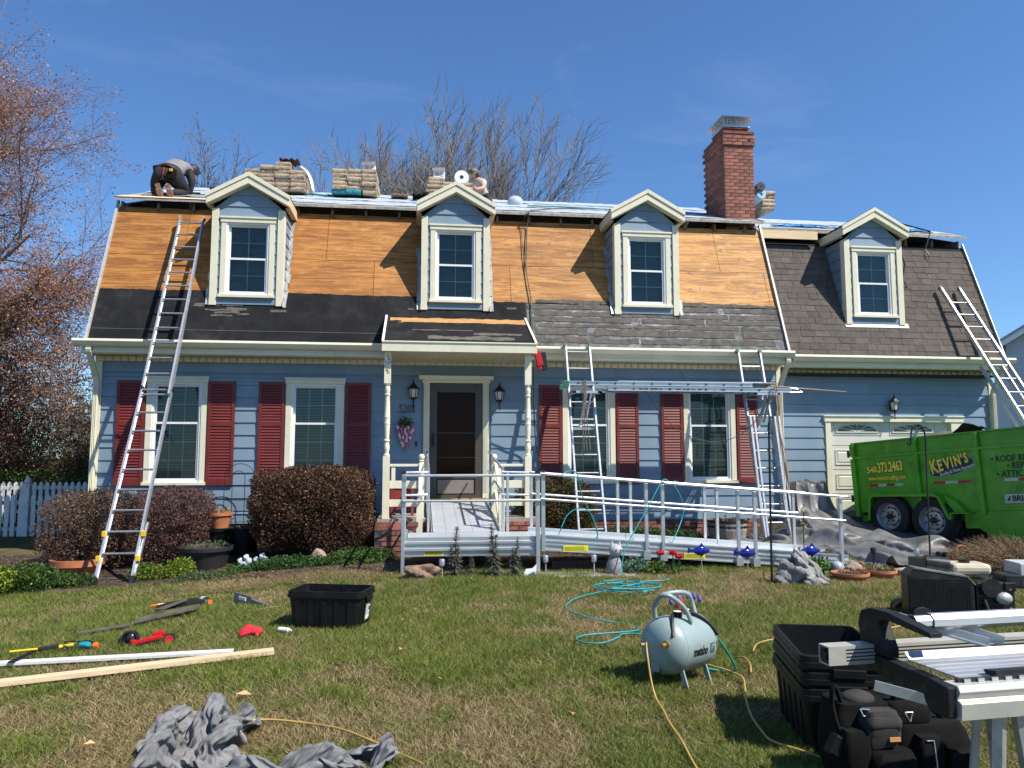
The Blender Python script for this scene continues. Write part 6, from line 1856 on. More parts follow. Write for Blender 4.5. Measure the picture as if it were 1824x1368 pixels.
# ---------------------------------------------------------------- black totes
m_tote = M('black_plastic', (.005, .005, .0055), .5, var=.2, sc=5, bmp=.12, bsc=60, dirt=(.03, .03, .028), dirt_amt=.3, dirt_sc=6, spec=.3)
def rrect(w, d, r, n=5):
    P = []
    for cx, cy, a0 in ((w/2-r, d/2-r, 0), (-w/2+r, d/2-r, 90), (-w/2+r, -d/2+r, 180), (w/2-r, -d/2+r, 270)):
        for i in range(n+1):
            a = R(a0+90*i/n); P.append((cx+math.cos(a)*r, cy+math.sin(a)*r))
    return P
def tote(label, x, y, z, w, d, h, rot, group=None, lab=False):
    T = thing('storage_tote', label, 'tote', (x, y, z), R(rot), group)
    rings = [(w*.84, d*.82, 0, .04), (w*.86, d*.84, .02, .05), (w*.95, d*.93, h*.80, .05), (w*.95, d*.93, h*.82, .05), (w, d, h*.83, .05), (w, d, h*.90, .05), (w*.985, d*.98, h*.905, .05), (w*.985, d*.98, h*.99, .05), (w*.97, d*.965, h, .05), (w*.925, d*.91, h, .045), (w*.92, d*.905, h*.8, .045), (w*.83, d*.81, .03, .04)]
    m = MB(); n = None
    for (a, b, zz, r) in rings:
        P = rrect(a, b, r); n = len(P); m.v += [(px, py, zz) for px, py in P]
    for i in range(len(rings)-1):
        for k in range(n):
            q = (i*n+k, i*n+(k+1) % n, (i+1)*n+(k+1) % n, (i+1)*n+k); m.f.append(q); m.m.append(0)
    m.f.append(tuple(reversed(range(n)))); m.m.append(0)
    e = (len(rings)-1)*n; m.f.append(tuple(range(e, e+n))); m.m.append(0)
    obj('body', m, m_tote, T, world=False, smooth=35)
    r_ = MB()
    for i in range(5):
        xx = -w*.34+i*w*.17
        for s in (-1, 1): r_.beam((xx, s*d*.424, .03), (xx, s*d*.466, h*.79), .05, .012, up=(0, s, 0)).beam((xx+.03, s*d*.415, .05), (xx+.03, s*d*.448, h*.9), .01, .01, up=(0, s, 0))
    for i in range(3):
        yy = -d*.26+i*d*.26
        for s in (-1, 1): r_.beam((s*w*.434, yy, .03), (s*w*.477, yy, h*.79), .05, .012, up=(s, 0, 0))
    obj('rib', r_, m_tote, T, world=False)
    hd = MB()
    for s in (-1, 1):
        hd.box(s*w*.5-.012, s*w*.5+.012, -d*.17, d*.17, h*.70, h*.83)
    obj('handle', hd, m_tote, T, world=False, bevel=.005)
    if lab:
        l = obj('sticker', MB().add([(w*.462, -d*.18, h*.18), (w*.462, d*.22, h*.18), (w*.485, d*.22, h*.66), (w*.485, -d*.18, h*.66), (w*.468, -d*.18, h*.18), (w*.468, d*.22, h*.18), (w*.490, d*.22, h*.66), (w*.490, -d*.18, h*.66)], [(4, 5, 6, 7), (0, 3, 2, 1), (0, 1, 5, 4), (3, 7, 6, 2), (0, 4, 7, 3), (1, 2, 6, 5)]), M('dark_sticker', (.05, .05, .05), .4), T, world=False)
        t = MB(); r2 = random.Random(3)
        for k in range(9):
            zz = h*.22+k*h*.045; xo = w*.4705+(zz/h-.18)*.05*w
            t.box(xo, xo+.002, -d*.14, -d*.14+r2.uniform(.5, .95)*d*.30, zz, zz+.007 if k > 1 else zz+.014)
        obj('sticker_print', t, m_lw, T, world=False)
    return T
tote('open black plastic tote with a sticker standing alone on the grass', -.75, 7.26, .095, .70, .42, .33, -15, lab=True)
for i, lb_ in enumerate(('bottom black tote of the nested stack behind the tool bags', 'middle black tote of the nested stack behind the tool bags', 'topmost black tote of the nested stack, open and empty')):
    tote(lb_, 2.40+random.uniform(-.006, .006), 4.36+i*.004, .0+i*.085, .84, .50, .37, 75+random.uniform(-.5, .5), 'nested black totes')

# ---------------------------------------------------------------- sheet metal brake on its stand
m_cast = M('dark_cast_metal', (.010, .010, .011), .55, spec=.3, var=.3, sc=12, bmp=.3, dirt=(.06, .06, .06), dirt_amt=.4, dirt_sc=12)
m_crm = M('pale_painted_aluminium', (.50, .49, .44), .4, metal=.3, var=.08, bmp=.05, dirt=(.3, .29, .26), dirt_amt=.35, dirt_sc=9)
BRK_ = thing('bending_brake', 'long aluminium sheet bending brake on a folding stand at the right edge', 'bending brake', (1.785, 2.47, 0), R(5))
def bp(name, m, mat, **k): return obj(name, m, mat, BRK_, world=False, **k)
bp('front_beam', MB().prism([(-.035, .845), (-.045, .825), (-.03, .80), (-.05, .79), (-.045, .735), (.02, .735), (.03, .845)], .0, 2.9, 'x'), m_crm, bevel=.002)
bp('beam_end', MB().prism([(-.03, .738), (.06, .738), (.10, .80), (.06, .85), (-.03, .84)], -.035, -.001, 'x'), m_cast, bevel=.006)
dk = MB().prism([(.035, .842), (.30, .842), (.325, .865), (.33, .865), (.305, .835), (.035, .835)], .09, 2.9, 'x')
m_tab = M('scuffed_table_metal', (.40, .41, .42), .42, metal=.55, var=.2, sc=8, st=(.4, 4, 1), bmp=.1)
bp('table', dk, m_tab)
for i in range(5): bp('table_rib', MB().box(.09, 2.9, .08+i*.045, .084+i*.045, .8422, .8445), m_ralu)
bp('bending_leaf', MB().prism([(.01, .846), (.06, .848), (.07, .862), (.015, .87)], .20, 2.9, 'x'), m_cast)
bp('hinge_strip', MB().box(.03, 2.9, -.004, .012, .8455, .856), m_blackmetal)
for i in range(50): bp('hinge_knuckle', MB().box(.05+i*.055, .075+i*.055, -.010, -.0045, .846, .857), m_ralu) if i < 40 else None
bt = MB().box(-.06, 2.9, .58, .65, .755, .76).box(-.06, 2.9, .58, .65, .825, .83).box(-.06, 2.9, .58, .585, .76, .825).box(-.06, 2.9, .645, .65, .76, .825).box(.04, 2.9, .586, .644, .79, .795)
bp('rear_tube', bt, m_crm)
for i in range(4): bp('tube_groove', MB().box(.02, 2.9, .5785, .5797, .771+i*.014, .775+i*.014), m_cast)
bp('tube_hole', MB().cyl((-.062, .615, .792), (.04, .615, .792), .022, 14), m_cast)
for uu in (.17, 1.24, 2.3):
    a = MB()
    a.prism([(.66, .80), (.68, .90), (.66, .955), (.60, .975), (.50, .978), (.26, .945), (.26, .925), (.50, .945), (.55, .93), (.50, .83), (.50, .795)], uu-.02, uu+.035, 'x')
    a.prism([(.67, .735), (.67, .80), (.54, .79), (.06, .765), (.04, .715), (.45, .70)], uu-.02, uu+.035, 'x')
    for k in range(4):
        a.beam((uu+.007, .58+.015*k, .80+.04*k), (uu+.007, .65, .83+.04*k), .05, .012)
    bp('arm', a, m_cast, bevel=.004)
    bp('sliding_bar', MB().beam((uu+.05, .56, .95), (uu+.33, .36, .87), .010, .04).beam((uu+.06, .55, .93), (uu+.35, .35, .85), .03, .007), m_ralu)
    bp('sliding_bar', MB().beam((uu+.24, .50, .93), (uu+.41, .37, .87), .010, .04), m_ralu)
oct_ = [(.44+.034*math.cos(R(22.5+45*i)), .945+.034*math.sin(R(22.5+45*i))) for i in range(8)]
oci = [(.44+.027*math.cos(R(22.5+45*i)), .945+.027*math.sin(R(22.5+45*i))) for i in range(8)]
tt = MB()
for i in range(8):
    j = (i+1) % 8
    for (p, q, x0_, x1_) in ((oct_[i], oct_[j], .30, 2.9),): tt.add([(x0_, *p), (x1_, *p), (x1_, *q), (x0_, *q)], [(0, 1, 2, 3)])
    tt.add([(.22, *oci[i]), (2.9, *oci[i]), (2.9, *oci[j]), (.22, *oci[j])], [(3, 2, 1, 0)])
    tt.add([(.22, *oct_[i]), (.22, *oct_[j]), (.22, *oci[j]), (.22, *oci[i])], [(0, 1, 2, 3)])
bp('top_tube', tt, m_ralu, fixn=False)
bp('handle_bar', MB().beam((-.16, .17, .80), (.0, .06, .765), .008, .035), m_ralu)
for uu in (.22, 2.2):
    for (du, v0, v1) in ((-.05, .0, -.02), (.06, .0, -.02), (-.04, .10, .14), (.05, .10, .14)):
        a0 = (uu+du*.6, v0, .735); a1 = (uu+du*2.2, v1, -.02)
        bp('leg', MB().beam(a0, a1, .035, .022), m_rim)

# ---------------------------------------------------------------- tool bags
m_bag = M('black_nylon', (.0035, .0035, .0035), .9, spec=.2, var=.35, sc=10, bmp=.6, bsc=220, dirt=(.02, .018, .017), dirt_amt=.5, dirt_sc=6)
m_bag2 = M('worn_grey_nylon', (.03, .027, .026), .85, var=.3, sc=12, bmp=.5, bsc=200)
def sbag(x0, x1, y0, y1, z0, z1, bul=.03, seed=1, n=6):
    """soft box"""
    r_ = random.Random(seed); m = MB(); P = []
    for i in range(n+1):
        t = i/n; k = math.sin(t*math.pi)**.5 if 0 < t < 1 else 0
        w, d = (x1-x0)/2+bul*k, (y1-y0)/2+bul*k
        rr = rrect(w*2, d*2, min(w, d)*.45, 3)
        P.append([((x0+x1)/2+a+r_.uniform(-.006, .006), (y0+y1)/2+b+r_.uniform(-.006, .006), lerp(z0, z1, t)+r_.uniform(-.006, .006)) for a, b in rr])
    nn = len(P[0])
    for row in P: m.v += row
    for i in range(n):
        for k in range(nn): m.f.append((i*nn+k, i*nn+(k+1) % nn, (i+1)*nn+(k+1) % nn, (i+1)*nn+k)); m.m.append(0)
    m.f.append(tuple(reversed(range(nn)))); m.m.append(0); m.f.append(tuple(range(n*nn, n*nn+nn))); m.m.append(0)
    return m
TB = thing('tool_bag', 'black pouch style tool bag with grey pockets leaning on the totes', 'tool bag', (2.2, 3.7, 0))
obj('body', sbag(2.06, 2.33, 3.66, 3.86, .02, .40, .02, 1), m_bag, TB, smooth=60)
obj('pocket', sbag(2.16, 2.30, 3.57, 3.67, .22, .385, .015, 2), m_bag2, TB, smooth=60, label='grey upper front pocket')
obj('pocket_flap', sbag(2.15, 2.31, 3.555, 3.66, .30, .36, .008, 22, 3), m_bag2, TB, smooth=60)
obj('pocket', sbag(2.17, 2.36, 3.53, 3.67, .02, .21, .02, 3), m_bag, TB, smooth=60)
obj('pocket', sbag(2.04, 2.15, 3.57, 3.68, .06, .30, .015, 4), m_bag, TB, smooth=60)
obj('pad', MB().ball((2.20, 3.74, .40), .085, 14, 8, 1, .8, .5), m_bag2, TB, smooth=60)
obj('strap', MB().tube(catmull([(2.05, 3.70, .32), (2.03, 3.68, .42), (2.045, 3.68, .485), (2.075, 3.69, .43), (2.10, 3.70, .36)], 4), .012, 6), m_bag, TB, smooth=60)
obj('strap', MB().tube(catmull([(2.02, 3.66, .40), (2.03, 3.63, .30), (2.07, 3.60, .20), (2.06, 3.6, .1)], 4), .012, 6), m_bag, TB, smooth=60)
obj('buckle', MB().tube([(2.13, 3.60, .395), (2.17, 3.59, .395), (2.165, 3.59, .365), (2.14, 3.59, .365), (2.13, 3.60, .395)], .004, 5), m_alu, TB)
obj('tape_case', MB().obox((2.02, 3.62, .22), (.09, .06, .10), Matrix.Rotation(R(30), 3, 'Y')), m_tote, TB, bevel=.01)
obj('label', MB().box(2.245, 2.30, 3.5495, 3.5535, .255, .275), M('orange_stitching', (.55, .30, .10), .6), TB)
TB2 = thing('tool_bag', 'larger all black tool bag with carry strap to the right of the first bag', 'tool bag', (2.5, 3.75, 0))
bb = sbag(2.34, 2.70, 3.62, 3.92, .02, .30, .03, 7)
obj('body', bb, m_bag, TB2, smooth=60)
obj('body_top', sbag(2.33, 2.53, 3.66, 3.88, .28, .40, .02, 8), m_bag, TB2, smooth=60)
obj('pocket', sbag(2.40, 2.50, 3.54, 3.63, .03, .27, .015, 9), m_bag, TB2, smooth=60)
obj('pocket', sbag(2.56, 2.68, 3.55, 3.64, .03, .20, .015, 10), m_bag, TB2, smooth=60)
obj('strap', MB().tube(catmull([(2.36, 3.70, .38), (2.37, 3.68, .455), (2.40, 3.68, .47), (2.48, 3.70, .41), (2.60, 3.72, .33), (2.70, 3.72, .25)], 5), .014, 6), m_bag, TB2, smooth=60)
obj('buckle', MB().tube([(2.36, 3.60, .37), (2.38, 3.59, .33), (2.40, 3.60, .37), (2.36, 3.60, .37)], .004, 5), m_alu, TB2)
obj('square_blade', MB().tube([(2.42, 3.53, .26), (2.455, 3.53, .26), (2.46, 3.52, .14), (2.41, 3.52, .13)], .004, 5), m_alu, TB2)
obj('screwdriver', MB().cyl((2.64, 3.56, .12), (2.69, 3.54, .16), .012, 8), MATS['orange_stitching'], TB2)

# ---------------------------------------------------------------- portable air tank
CP = thing('air_tank', 'grey green portable air tank with red knob and carry handle on the grass', 'air tank', (1.86, 5.42, .03), R(32))
m_tank = M('grey_green_enamel', (.245, .32, .315), .38, var=.06, sc=5, bmp=.04, dirt=(.16, .18, .17), dirt_amt=.3, dirt_sc=7, coat=.2)
rot = Matrix.Rotation(R(90), 3, 'Y')
r0 = .195; zc = .265
prof = [(.001, -.275), (.06, -.272), (.12, -.255), (.165, -.222), (.19, -.18), (.195, -.15), (.195, -.146), (.197, -.144), (.197, .144), (.195, .146), (.195, .15), (.19, .18), (.165, .222), (.12, .255), (.06, .272), (.001, .275)]
def cpn(name, m, mat, **k): return obj(name, m, mat, CP, world=False, **k)
cpn('tank', MB().lathe([(a, b) for a, b in prof], (0, 0, zc), 40, rot), m_tank, smooth=40)
cpn('carry_handle', MB().tube(catmull([(-.13, .10, zc+.155), (-.15, .09, zc+.26), (-.12, .05, zc+.33), (-.02, .0, zc+.35), (.08, -.02, zc+.33), (.13, -.02, zc+.26), (.13, -.05, zc+.17)][::1], 5), .017, 10), m_tank, smooth=60)
cpn('carry_handle', MB().tube(catmull([(-.15, .09, zc+.26), (-.19, .0, zc+.34), (-.16, -.06, zc+.345), (-.06, -.10, zc+.26), (-.02, -.13, zc+.16)], 5), .017, 10), m_tank, smooth=60)
cpn('regulator_knob', MB().cyl((.0, -.01, zc+.235), (.0, -.01, zc+.30), .03, 12), M('red_knob', (.42, .02, .04), .4, bmp=0), bevel=.004)
for x, y in ((-.05, -.03), (.055, -.02)): cpn('gauge', MB().cyl((x, y, zc+.185), (x, y, zc+.225), .034, 16), m_blackmetal, bevel=.003); cpn('gauge_face', MB().cyl((x, y, zc+.2251), (x, y, zc+.227), .028, 16), m_lw)
cpn('manifold', MB().box(-.09, .10, -.03, .01, zc+.185, zc+.215), M('brass', (.45, .30, .10), .35, metal=.7))
m_br = MATS['brass']
for (y, z) in ((-.105, .09), (.085, .06)): cpn('brass_fitting', MB().cyl((-.245, y*.9, zc+z-.05), (-.31, y, zc+z-.05), .014, 8).cyl((-.24, y*.9, zc+z-.05), (-.262, y*.92, zc+z-.05), .028, 12), m_br)
cpn('end_boss', MB().cyl((-.235, -.0, zc-.12), (-.262, -.0, zc-.125), .038, 14), m_tank)
for x in (-.13, .12):
    for s in (-1, 1): cpn('leg', MB().beam((x, s*.12, zc-.14), (x+.01, s*.165, -.02), .035, .012, up=(1, 0, 0)), m_tank)
cpn('hose_coupler', MB().tube(catmull([(-.08, -.02, zc+.20), (-.13, -.05, zc+.205), (-.18, -.09, zc+.17), (-.225, -.13, zc+.09)], 4), .013, 8), m_blackmetal, smooth=60)
cpn('hose_coupler', MB().tube(catmull([(.05, -.03, zc+.20), (.10, -.10, zc+.19), (.16, -.16, zc+.12), (.19, -.19, zc+.06)], 4), .013, 8), m_blackmetal, smooth=60)
tm = text_mesh('metabo', .085, m_lk, .001, .003, spacing=.95)
def wrap(me, x0, z0, sx=1.):
    for v in me.vertices:
        x, y, z = v.co
        a = (y)/.198; ph = R(z0)
        v.co = (x0+x*sx, -(.1978+z)*math.cos(ph+a), zc+(.1978+z)*math.sin(ph+a))
    me.update(); return me
cpn('lettering', wrap(tm, -.085, -14, .62), m_lk)
pl_ = text_mesh('HPT', .07, m_tank, .001, .003)
bxp = MB(); 
for i in range(6):
    a0, a1 = R(-15)+i*.075/.198/6*.9, R(-15)+(i+1)*.075/.198/6*.9
    bxp.add([(.095, -.1975*math.cos(a0), zc+.1975*math.sin(a0)), (.145, -.1975*math.cos(a0), zc+.1975*math.sin(a0)), (.145, -.1975*math.cos(a1), zc+.1975*math.sin(a1)), (.095, -.1975*math.cos(a1), zc+.1975*math.sin(a1))], [(0, 1, 2, 3)])
cpn('name_block', bxp, m_lk, fixn=False)
cpn('lettering', wrap(pl_, .099, -12, .34), m_tank)

# ---------------------------------------------------------------- petrol compressor at the right edge
EN = thing('petrol_compressor', 'black petrol engine air compressor with mesh belt guard at the right edge', 'compressor', (5.0, 6.9, .1), R(-14))
def en(name, m, mat, **k): return obj(name, m, mat, EN, world=False, **k)
m_blk = M('black_enamel', (.014, .014, .015), .35, var=.3, sc=9, bmp=.1, dirt=(.07, .065, .06), dirt_amt=.35, dirt_sc=9)
en('belt_guard', MB().prism([(-.42, .02), (-.42, .42), (-.36, .47), (.10, .40), (.16, .33), (.16, .02)], -.22, -.04, 'y'), m_blk, bevel=.008)
gm_ = MB()
for i in range(24): gm_.beam((-.40+i*.0225, -.224, .04), (-.40+i*.0225+.0, -.224, .40-i*.0028), .004, .004, up=(0, 1, 0))
for i in range(14): gm_.box(-.40, .14, -.2255, -.2215, .05+i*.025, .053+i*.025)
en('guard_mesh', gm_, m_cast, kind='stuff')
en('guard_top', MB().prism([(-.36, .471), (.10, .401), (.165, .331), (.175, .335), (.11, .412), (-.355, .483)], -.225, -.035, 'y'), M('scuffed_steel', (.30, .29, .27), .4, metal=.6, var=.4, sc=12))
en('engine_block', MB().box(.18, .52, -.20, .12, .06, .36), m_blk, bevel=.02)
for i in range(7): en('cooling_fin', MB().box(.20, .40, -.225, -.201, .10+i*.035, .112+i*.035), m_cast)
en('fuel_tank', MB().box(.05, .40, -.06, .22, .40, .50), M('tan_fuel_tank', (.50, .44, .33), .45, var=.12, bmp=.05), bevel=.035)
en('fuel_cap', MB().cyl((.2, .06, .5), (.2, .06, .53), .05, 14), m_blk)
en('air_filter', MB().cyl((-.18, -.0, .50), (.02, -.02, .48), .075, 16).box(-.30, -.12, -.06, .08, .42, .55), m_blk, smooth=40)
en('muffler', MB().ball((.40, -.24, .22), .062, 14, 10, 1.15, .8, .9), m_flash, smooth=60)
en('recoil_cover', MB().cyl((.30, -.21, .31), (.30, -.245, .31), .085, 20), m_blk)
en('carburettor', MB().box(.42, .52, -.22, -.1, .28, .36), m_cast, bevel=.01)
for z_ in (.12, .3): en('bolt', MB().cyl((.47, -.205, z_), (.47, -.22, z_), .014, 8), m_flash)
en('exhaust_pipe', MB().tube(catmull([(.24, -.22, .20), (.26, -.26, .10), (.36, -.26, .07), (.46, -.24, .10)], 4), .018, 8), m_cast, smooth=60)
en('pump_head', MB().box(.46, .62, -.16, .10, .30, .42), m_blk, bevel=.01)
en('control_box', MB().box(.62, .9, -.10, .2, .40, .52), M('pale_grey_box', (.42, .45, .44), .5), bevel=.01)
en('lower_tank', MB().lathe([(.001, -.45), (.08, -.43), (.11, -.38), (.11, .38), (.08, .43), (.001, .45)], (.12, .1, .13), 20, Matrix.Rotation(R(90), 3, 'Y')), m_blk, smooth=40)
en('frame_tube', MB().tube([(.55, -.24, .04), (.9, -.24, .04), (.95, -.24, .3), (.95, .2, .3)], .016, 8), m_blk, smooth=60)
for y in (-.28, .25): en('wheel', MB().cyl((-.32, y-.03, .03), (-.32, y+.03, .03), .10, 18), m_tyre)
# ---------------------------------------------------------------- materials stacked on the roof
m_bundle = M('tan_bundle_wrap', (.36, .27, .185), .7, var=.22, sc=7, bmp=.6, bsc=25, rnd=.15, dirt=(.14, .10, .075), dirt_amt=.55, dirt_sc=6, bd=.012)
m_bundle2 = M('teal_bundle_wrap', (.02, .22, .25), .6, var=.2, bmp=.4)
ordn = ['first', 'second', 'third', 'fourth', 'fifth', 'sixth', 'seventh', 'eighth']
def bundle_mesh(w, d, h, seed, mat):
    r_ = random.Random(seed); m = MB(); n = 8
    for (zz, k) in ((0, .97), (h*.25, 1.0), (h*.75, 1.0), (h, .97)):
        for i in range(n+1): m.v.append((lerp(-w/2, w/2, i/n)*k, -d/2*k+r_.uniform(-.012, .006), zz+r_.uniform(-.006, .006)))
        for i in range(n+1): m.v.append((lerp(w/2, -w/2, i/n)*k, d/2*k, zz+r_.uniform(-.004, .004)))
    N = 2*(n+1)
    for j in range(3):
        for i in range(N): m.f.append((j*N+i, j*N+(i+1) % N, (j+1)*N+(i+1) % N, (j+1)*N+i)); m.m.append(0)
    m.f.append(tuple(reversed(range(N)))); m.m.append(0); m.f.append(tuple(range(3*N, 4*N))); m.m.append(0)
    return m.mesh('shingle_bundle', mat, smooth=50)
BM = [bundle_mesh(.30, .9, .088, s, m_bundle) for s in range(5)]
def stack(cx, cy, cols, name, teal=False, w=.31, extra=None):
    rnd = random.Random(int(cx*100)+5)
    for c_i, n_ in enumerate(cols):
        for k in range(n_):
            x = cx+(c_i-(len(cols)-1)/2)*w
            z = UZ(cy)+.05-.06+k*.089
            mt = bundle_mesh(.30, .9, .088, 9, m_bundle2) if (teal and k == 0 and c_i < 2) else BM[rnd.randrange(5)]
            o = bpy.data.objects.new('shingle_bundle', mt); C.objects.link(o)
            o.location = (x+rnd.uniform(-.012, .012), cy+rnd.uniform(-.03, .03), z); o.rotation_euler = (R(6), R(rnd.uniform(-1, 1)), R(rnd.uniform(-2, 2)))
            col = ['left', 'middle', 'right'][c_i] if len(cols) == 3 else (['left', 'right'][c_i] if len(cols) == 2 else ['far left', 'inner left', 'inner right', 'far right'][c_i] if len(cols) == 4 else 'only')
            tag(o, ('teal' if mt.materials[0] is m_bundle2 else 'tan') + ' shingle bundle, %s from bottom, %s column, %s' % (ordn[k], col, name), 'shingle bundle', 'shingle bundles stacked along the roof ridge')
stack(-3.0, 16.45, [5, 6, 7, 5], 'stack behind leftmost dormer')
stack(-1.36, 16.3, [6, 6, 6], 'stack between two left dormers', teal=True)
stack(.45, 16.3, [5, 4], 'stack behind second dormer', w=.30)
stack(.93, 16.0, [4], 'stack before capped worker', w=.3)
stack(7.83, 16.55, [5], 'stack right of chimney', w=.3)
m_box = M('white_carton', (.66, .66, .65), .6, var=.05, bmp=.05)
def carton(x, y, z, w, h, lab, rz_=0):
    T = thing('nail_carton', lab, 'carton', (x, y, z), rz_, 'white nail cartons on the shingle stacks')
    obj('box', MB().box(-w/2, w/2, -.12, .12, 0, h), m_box, T, world=False, bevel=.006)
    obj('flap', MB().beam((-w/2, -.12, h), (-w/2-.02, -.16, h+.03), .01, .01).add([(-w/2, -.12, h+.001), (w/2, -.12, h+.001), (w/2, -.2, h+.05), (-w/2, -.19, h+.04)], [(0, 1, 2, 3)]), m_box, T, world=False)
    p = MB()
    for k in range(3): p.box(-w*.35, -w*.05, -.1215, -.1202, h*.35+k*.03, h*.35+k*.03+.015).box(w*.05, w*.38, -.1215, -.1202, h*.30+k*.035, h*.30+k*.035+.012)
    obj('print', p, M('grey_print', (.2, .2, .22), .6), T, world=False)
UZs = lambda y: UZ(y)-.01
carton(-1.08, 16.2, UZs(16.3)+6*.089, .26, .14, 'white nail carton on top of the stack between the two left dormers')
carton(.40, 16.2, UZs(16.3)+5*.089, .25, .17, 'open white nail carton on top of the stack behind the second dormer')
def rag(name, label, x0, x1, y, z, mat, seed, amp=.05, d=.4, cat='roofing scrap', group=None):
    r_ = random.Random(seed); g_ = []
    for j in range(5): g_.append([(lerp(x0, x1, i/10), y+lerp(-d/2, d/2, j/4), z+amp*abs(math.sin(i*1.1+j+seed))+r_.uniform(0, amp*.6)) for i in range(11)])
    return one(name, MB().sheet(g_, .012), mat, label, cat, smooth=50, group=group)
rag('torn_wrapper', 'dark torn wrapper on the top of the tallest shingle stack', -2.95, -2.55, 16.3, UZs(16.45)+7*.089, M('dark_brown_wrap', (.06, .03, .025), .7), 1, .05)
rag('torn_wrapper', 'crumpled silver wrapper on top of the middle stack', -1.50, -1.30, 16.2, UZs(16.3)+6*.089, m_flash, 2, .05, .2)
rag('loose_shingles', 'pinkish loose shingles lying flat on the white underlayment', -.62, -.26, 16.3, UZ(16.3)+.03, M('pinkish_shingle', (.36, .24, .20), .8, var=.3), 3, .03)
rag('loose_shingles', 'black loose shingles folded beside the second dormer roof', -.16, .22, 15.9, UZ(15.9)+.05, m_felt, 4, .06)
rag('loose_shingles', 'dark shingle strip on the roof beside the kneeling worker', -4.15, -3.75, 15.6, UZ(15.6)+.05, m_felt, 5, .025)
one('hanging_wrap', MB().tube(catmull([(-2.52, 16.2, UZ(16.4)+.55), (-2.38, 16.15, UZ(16.4)+.42), (-2.28, 16.1, UZ(16.4)+.2), (-2.22, 16.05, UZ(16.2)+.0)], 4), [.05]*12+[.05], 6), m_flash, 'grey plastic wrap drooping from the right side of the tallest stack', 'wrapper', smooth=60)
# rolls of underlayment
def roll(x, y, z, r, L, mat, label, ax=(0, -1, .1)):
    T = thing('underlayment_roll', label, 'roll', (x, y, z-r)); a = Vector(ax).normalized(); c = Vector((x, y, z))
    m = MB().tube([c-a*L/2, c+a*L/2], r, 24); obj('roll', m, mat, T, smooth=40)
    obj('core_hole', MB().tube([c+a*(L/2-.01), c+a*(L/2+.003)], r*.28, 12), m_dark, T)
    return T
roll(.86, 15.9, 7.43, .15, .5, M('white_roll', (.62, .66, .70), .5, var=.12), 'white roll of underlayment seen end on beside the capped worker')
roll(7.55, 16.05, 7.42, .10, .4, M('pale_blue_roll', (.25, .42, .52), .5), 'pale blue roll lying on the bundles right of the chimney')
roll(7.53, 16.0, 7.60, .10, .35, m_blk, 'black roll lying on top of the pale blue roll beside the chimney')
one('clear_bag', MB().ball((2.02, 15.9, UZ(15.9)+.08), .17, 14, 8, 1, .8, .8), M('milky_plastic', (.42, .50, .58), .4), 'clear plastic bag resting on the ridge right of the capped worker', 'bag', smooth=60)
# hoses and cord on the roof
one('air_hose', MB().tube(catmull([(2.2, 15.3, UZ(15.3)+.05), (3.0, 15.35, UZ(15.35)+.05), (3.6, 15.2, UZ(15.2)+.05), (4.2, 15.3, UZ(15.3)+.05), (4.7, 15.2, UZ(15.2)+.06)], 6), .014, 6), M('green_hose', (.02, .20, .15), .5), 'green air hose lying along the white roof underlayment', 'hose', smooth=60)
P = [(3.4, 15.2, UZ(15.2)+.05), (2.7, 14.7, UZ(14.7)+.05), (2.25, 14.2, UZ(14.2)+.04), (2.06, 13.97, 6.23), (2.02, 13.93, 6.15), (2.01, RY(5.95)-.05, 5.95)]
P += [(1.98, RY(5.6)-.05, 5.6), (1.94, RY(5.0)-.05, 5.0), (1.99, RY(4.4)-.05, 4.4), (1.97, RY(3.9)-.05, 3.9), (1.98, 12.92, 3.5), (1.96, 12.9, 3.1), (1.99, 13.1, 2.5), (2.05, 13.3, 1.9), (2.15, 13.3, 1.3)]
one('roof_cable', MB().tube(catmull(P, 6), .012, 6), M('olive_cord', (.06, .065, .04), .6), 'dark olive cord running down the roof beside the porch', 'cord', smooth=60)
one('roof_cable', MB().tube(catmull([(2.0, 13.97, 6.2), (1.96, 13.94, 6.1), (1.90, RY(5.9)-.04, 5.9), (1.915, RY(5.2)-.05, 5.2), (1.98, RY(4.5)-.05, 4.5), (1.99, RY(3.8)-.05, 3.8), (2.0, 12.94, 3.52)], 6), .008, 6), M('dark_cord', (.02, .02, .02), .6), 'thin black cord beside the olive cord on the roof', 'cord', smooth=60)
one('air_hose', MB().tube(catmull([(-2.35, 15.9, UZ(15.9)+.07), (-2.2, 15.8, UZ(15.8)+.08), (-1.9, 15.75, UZ(15.75)+.06)], 4), .02, 6), MATS['green_hose'], 'short green hose end on the ridge right of the tall stack', 'hose', smooth=60)
SH = thing('shovel_and_shadow', 'black roofing shovel over the top edge right of the last dormer, with its modelled shadow', 'shovel', (10.05, 14.3, 6.0))  # bend and handle below the edge are dark solids standing for its shadow
obj('shaft', MB().tube([(9.85, 14.75, 6.58), (10.25, 14.05, 6.15), (10.05, 13.95, 5.75)], .016, 6), m_blackmetal, SH, smooth=60)
obj('handle', MB().tube([(10.05, 13.95, 5.75), (9.98, 13.90, 5.62), (9.99, 13.88, 5.52), (10.07, 13.88, 5.52), (10.08, 13.90, 5.62), (10.05, 13.95, 5.75)], .012, 6), m_blackmetal, SH)

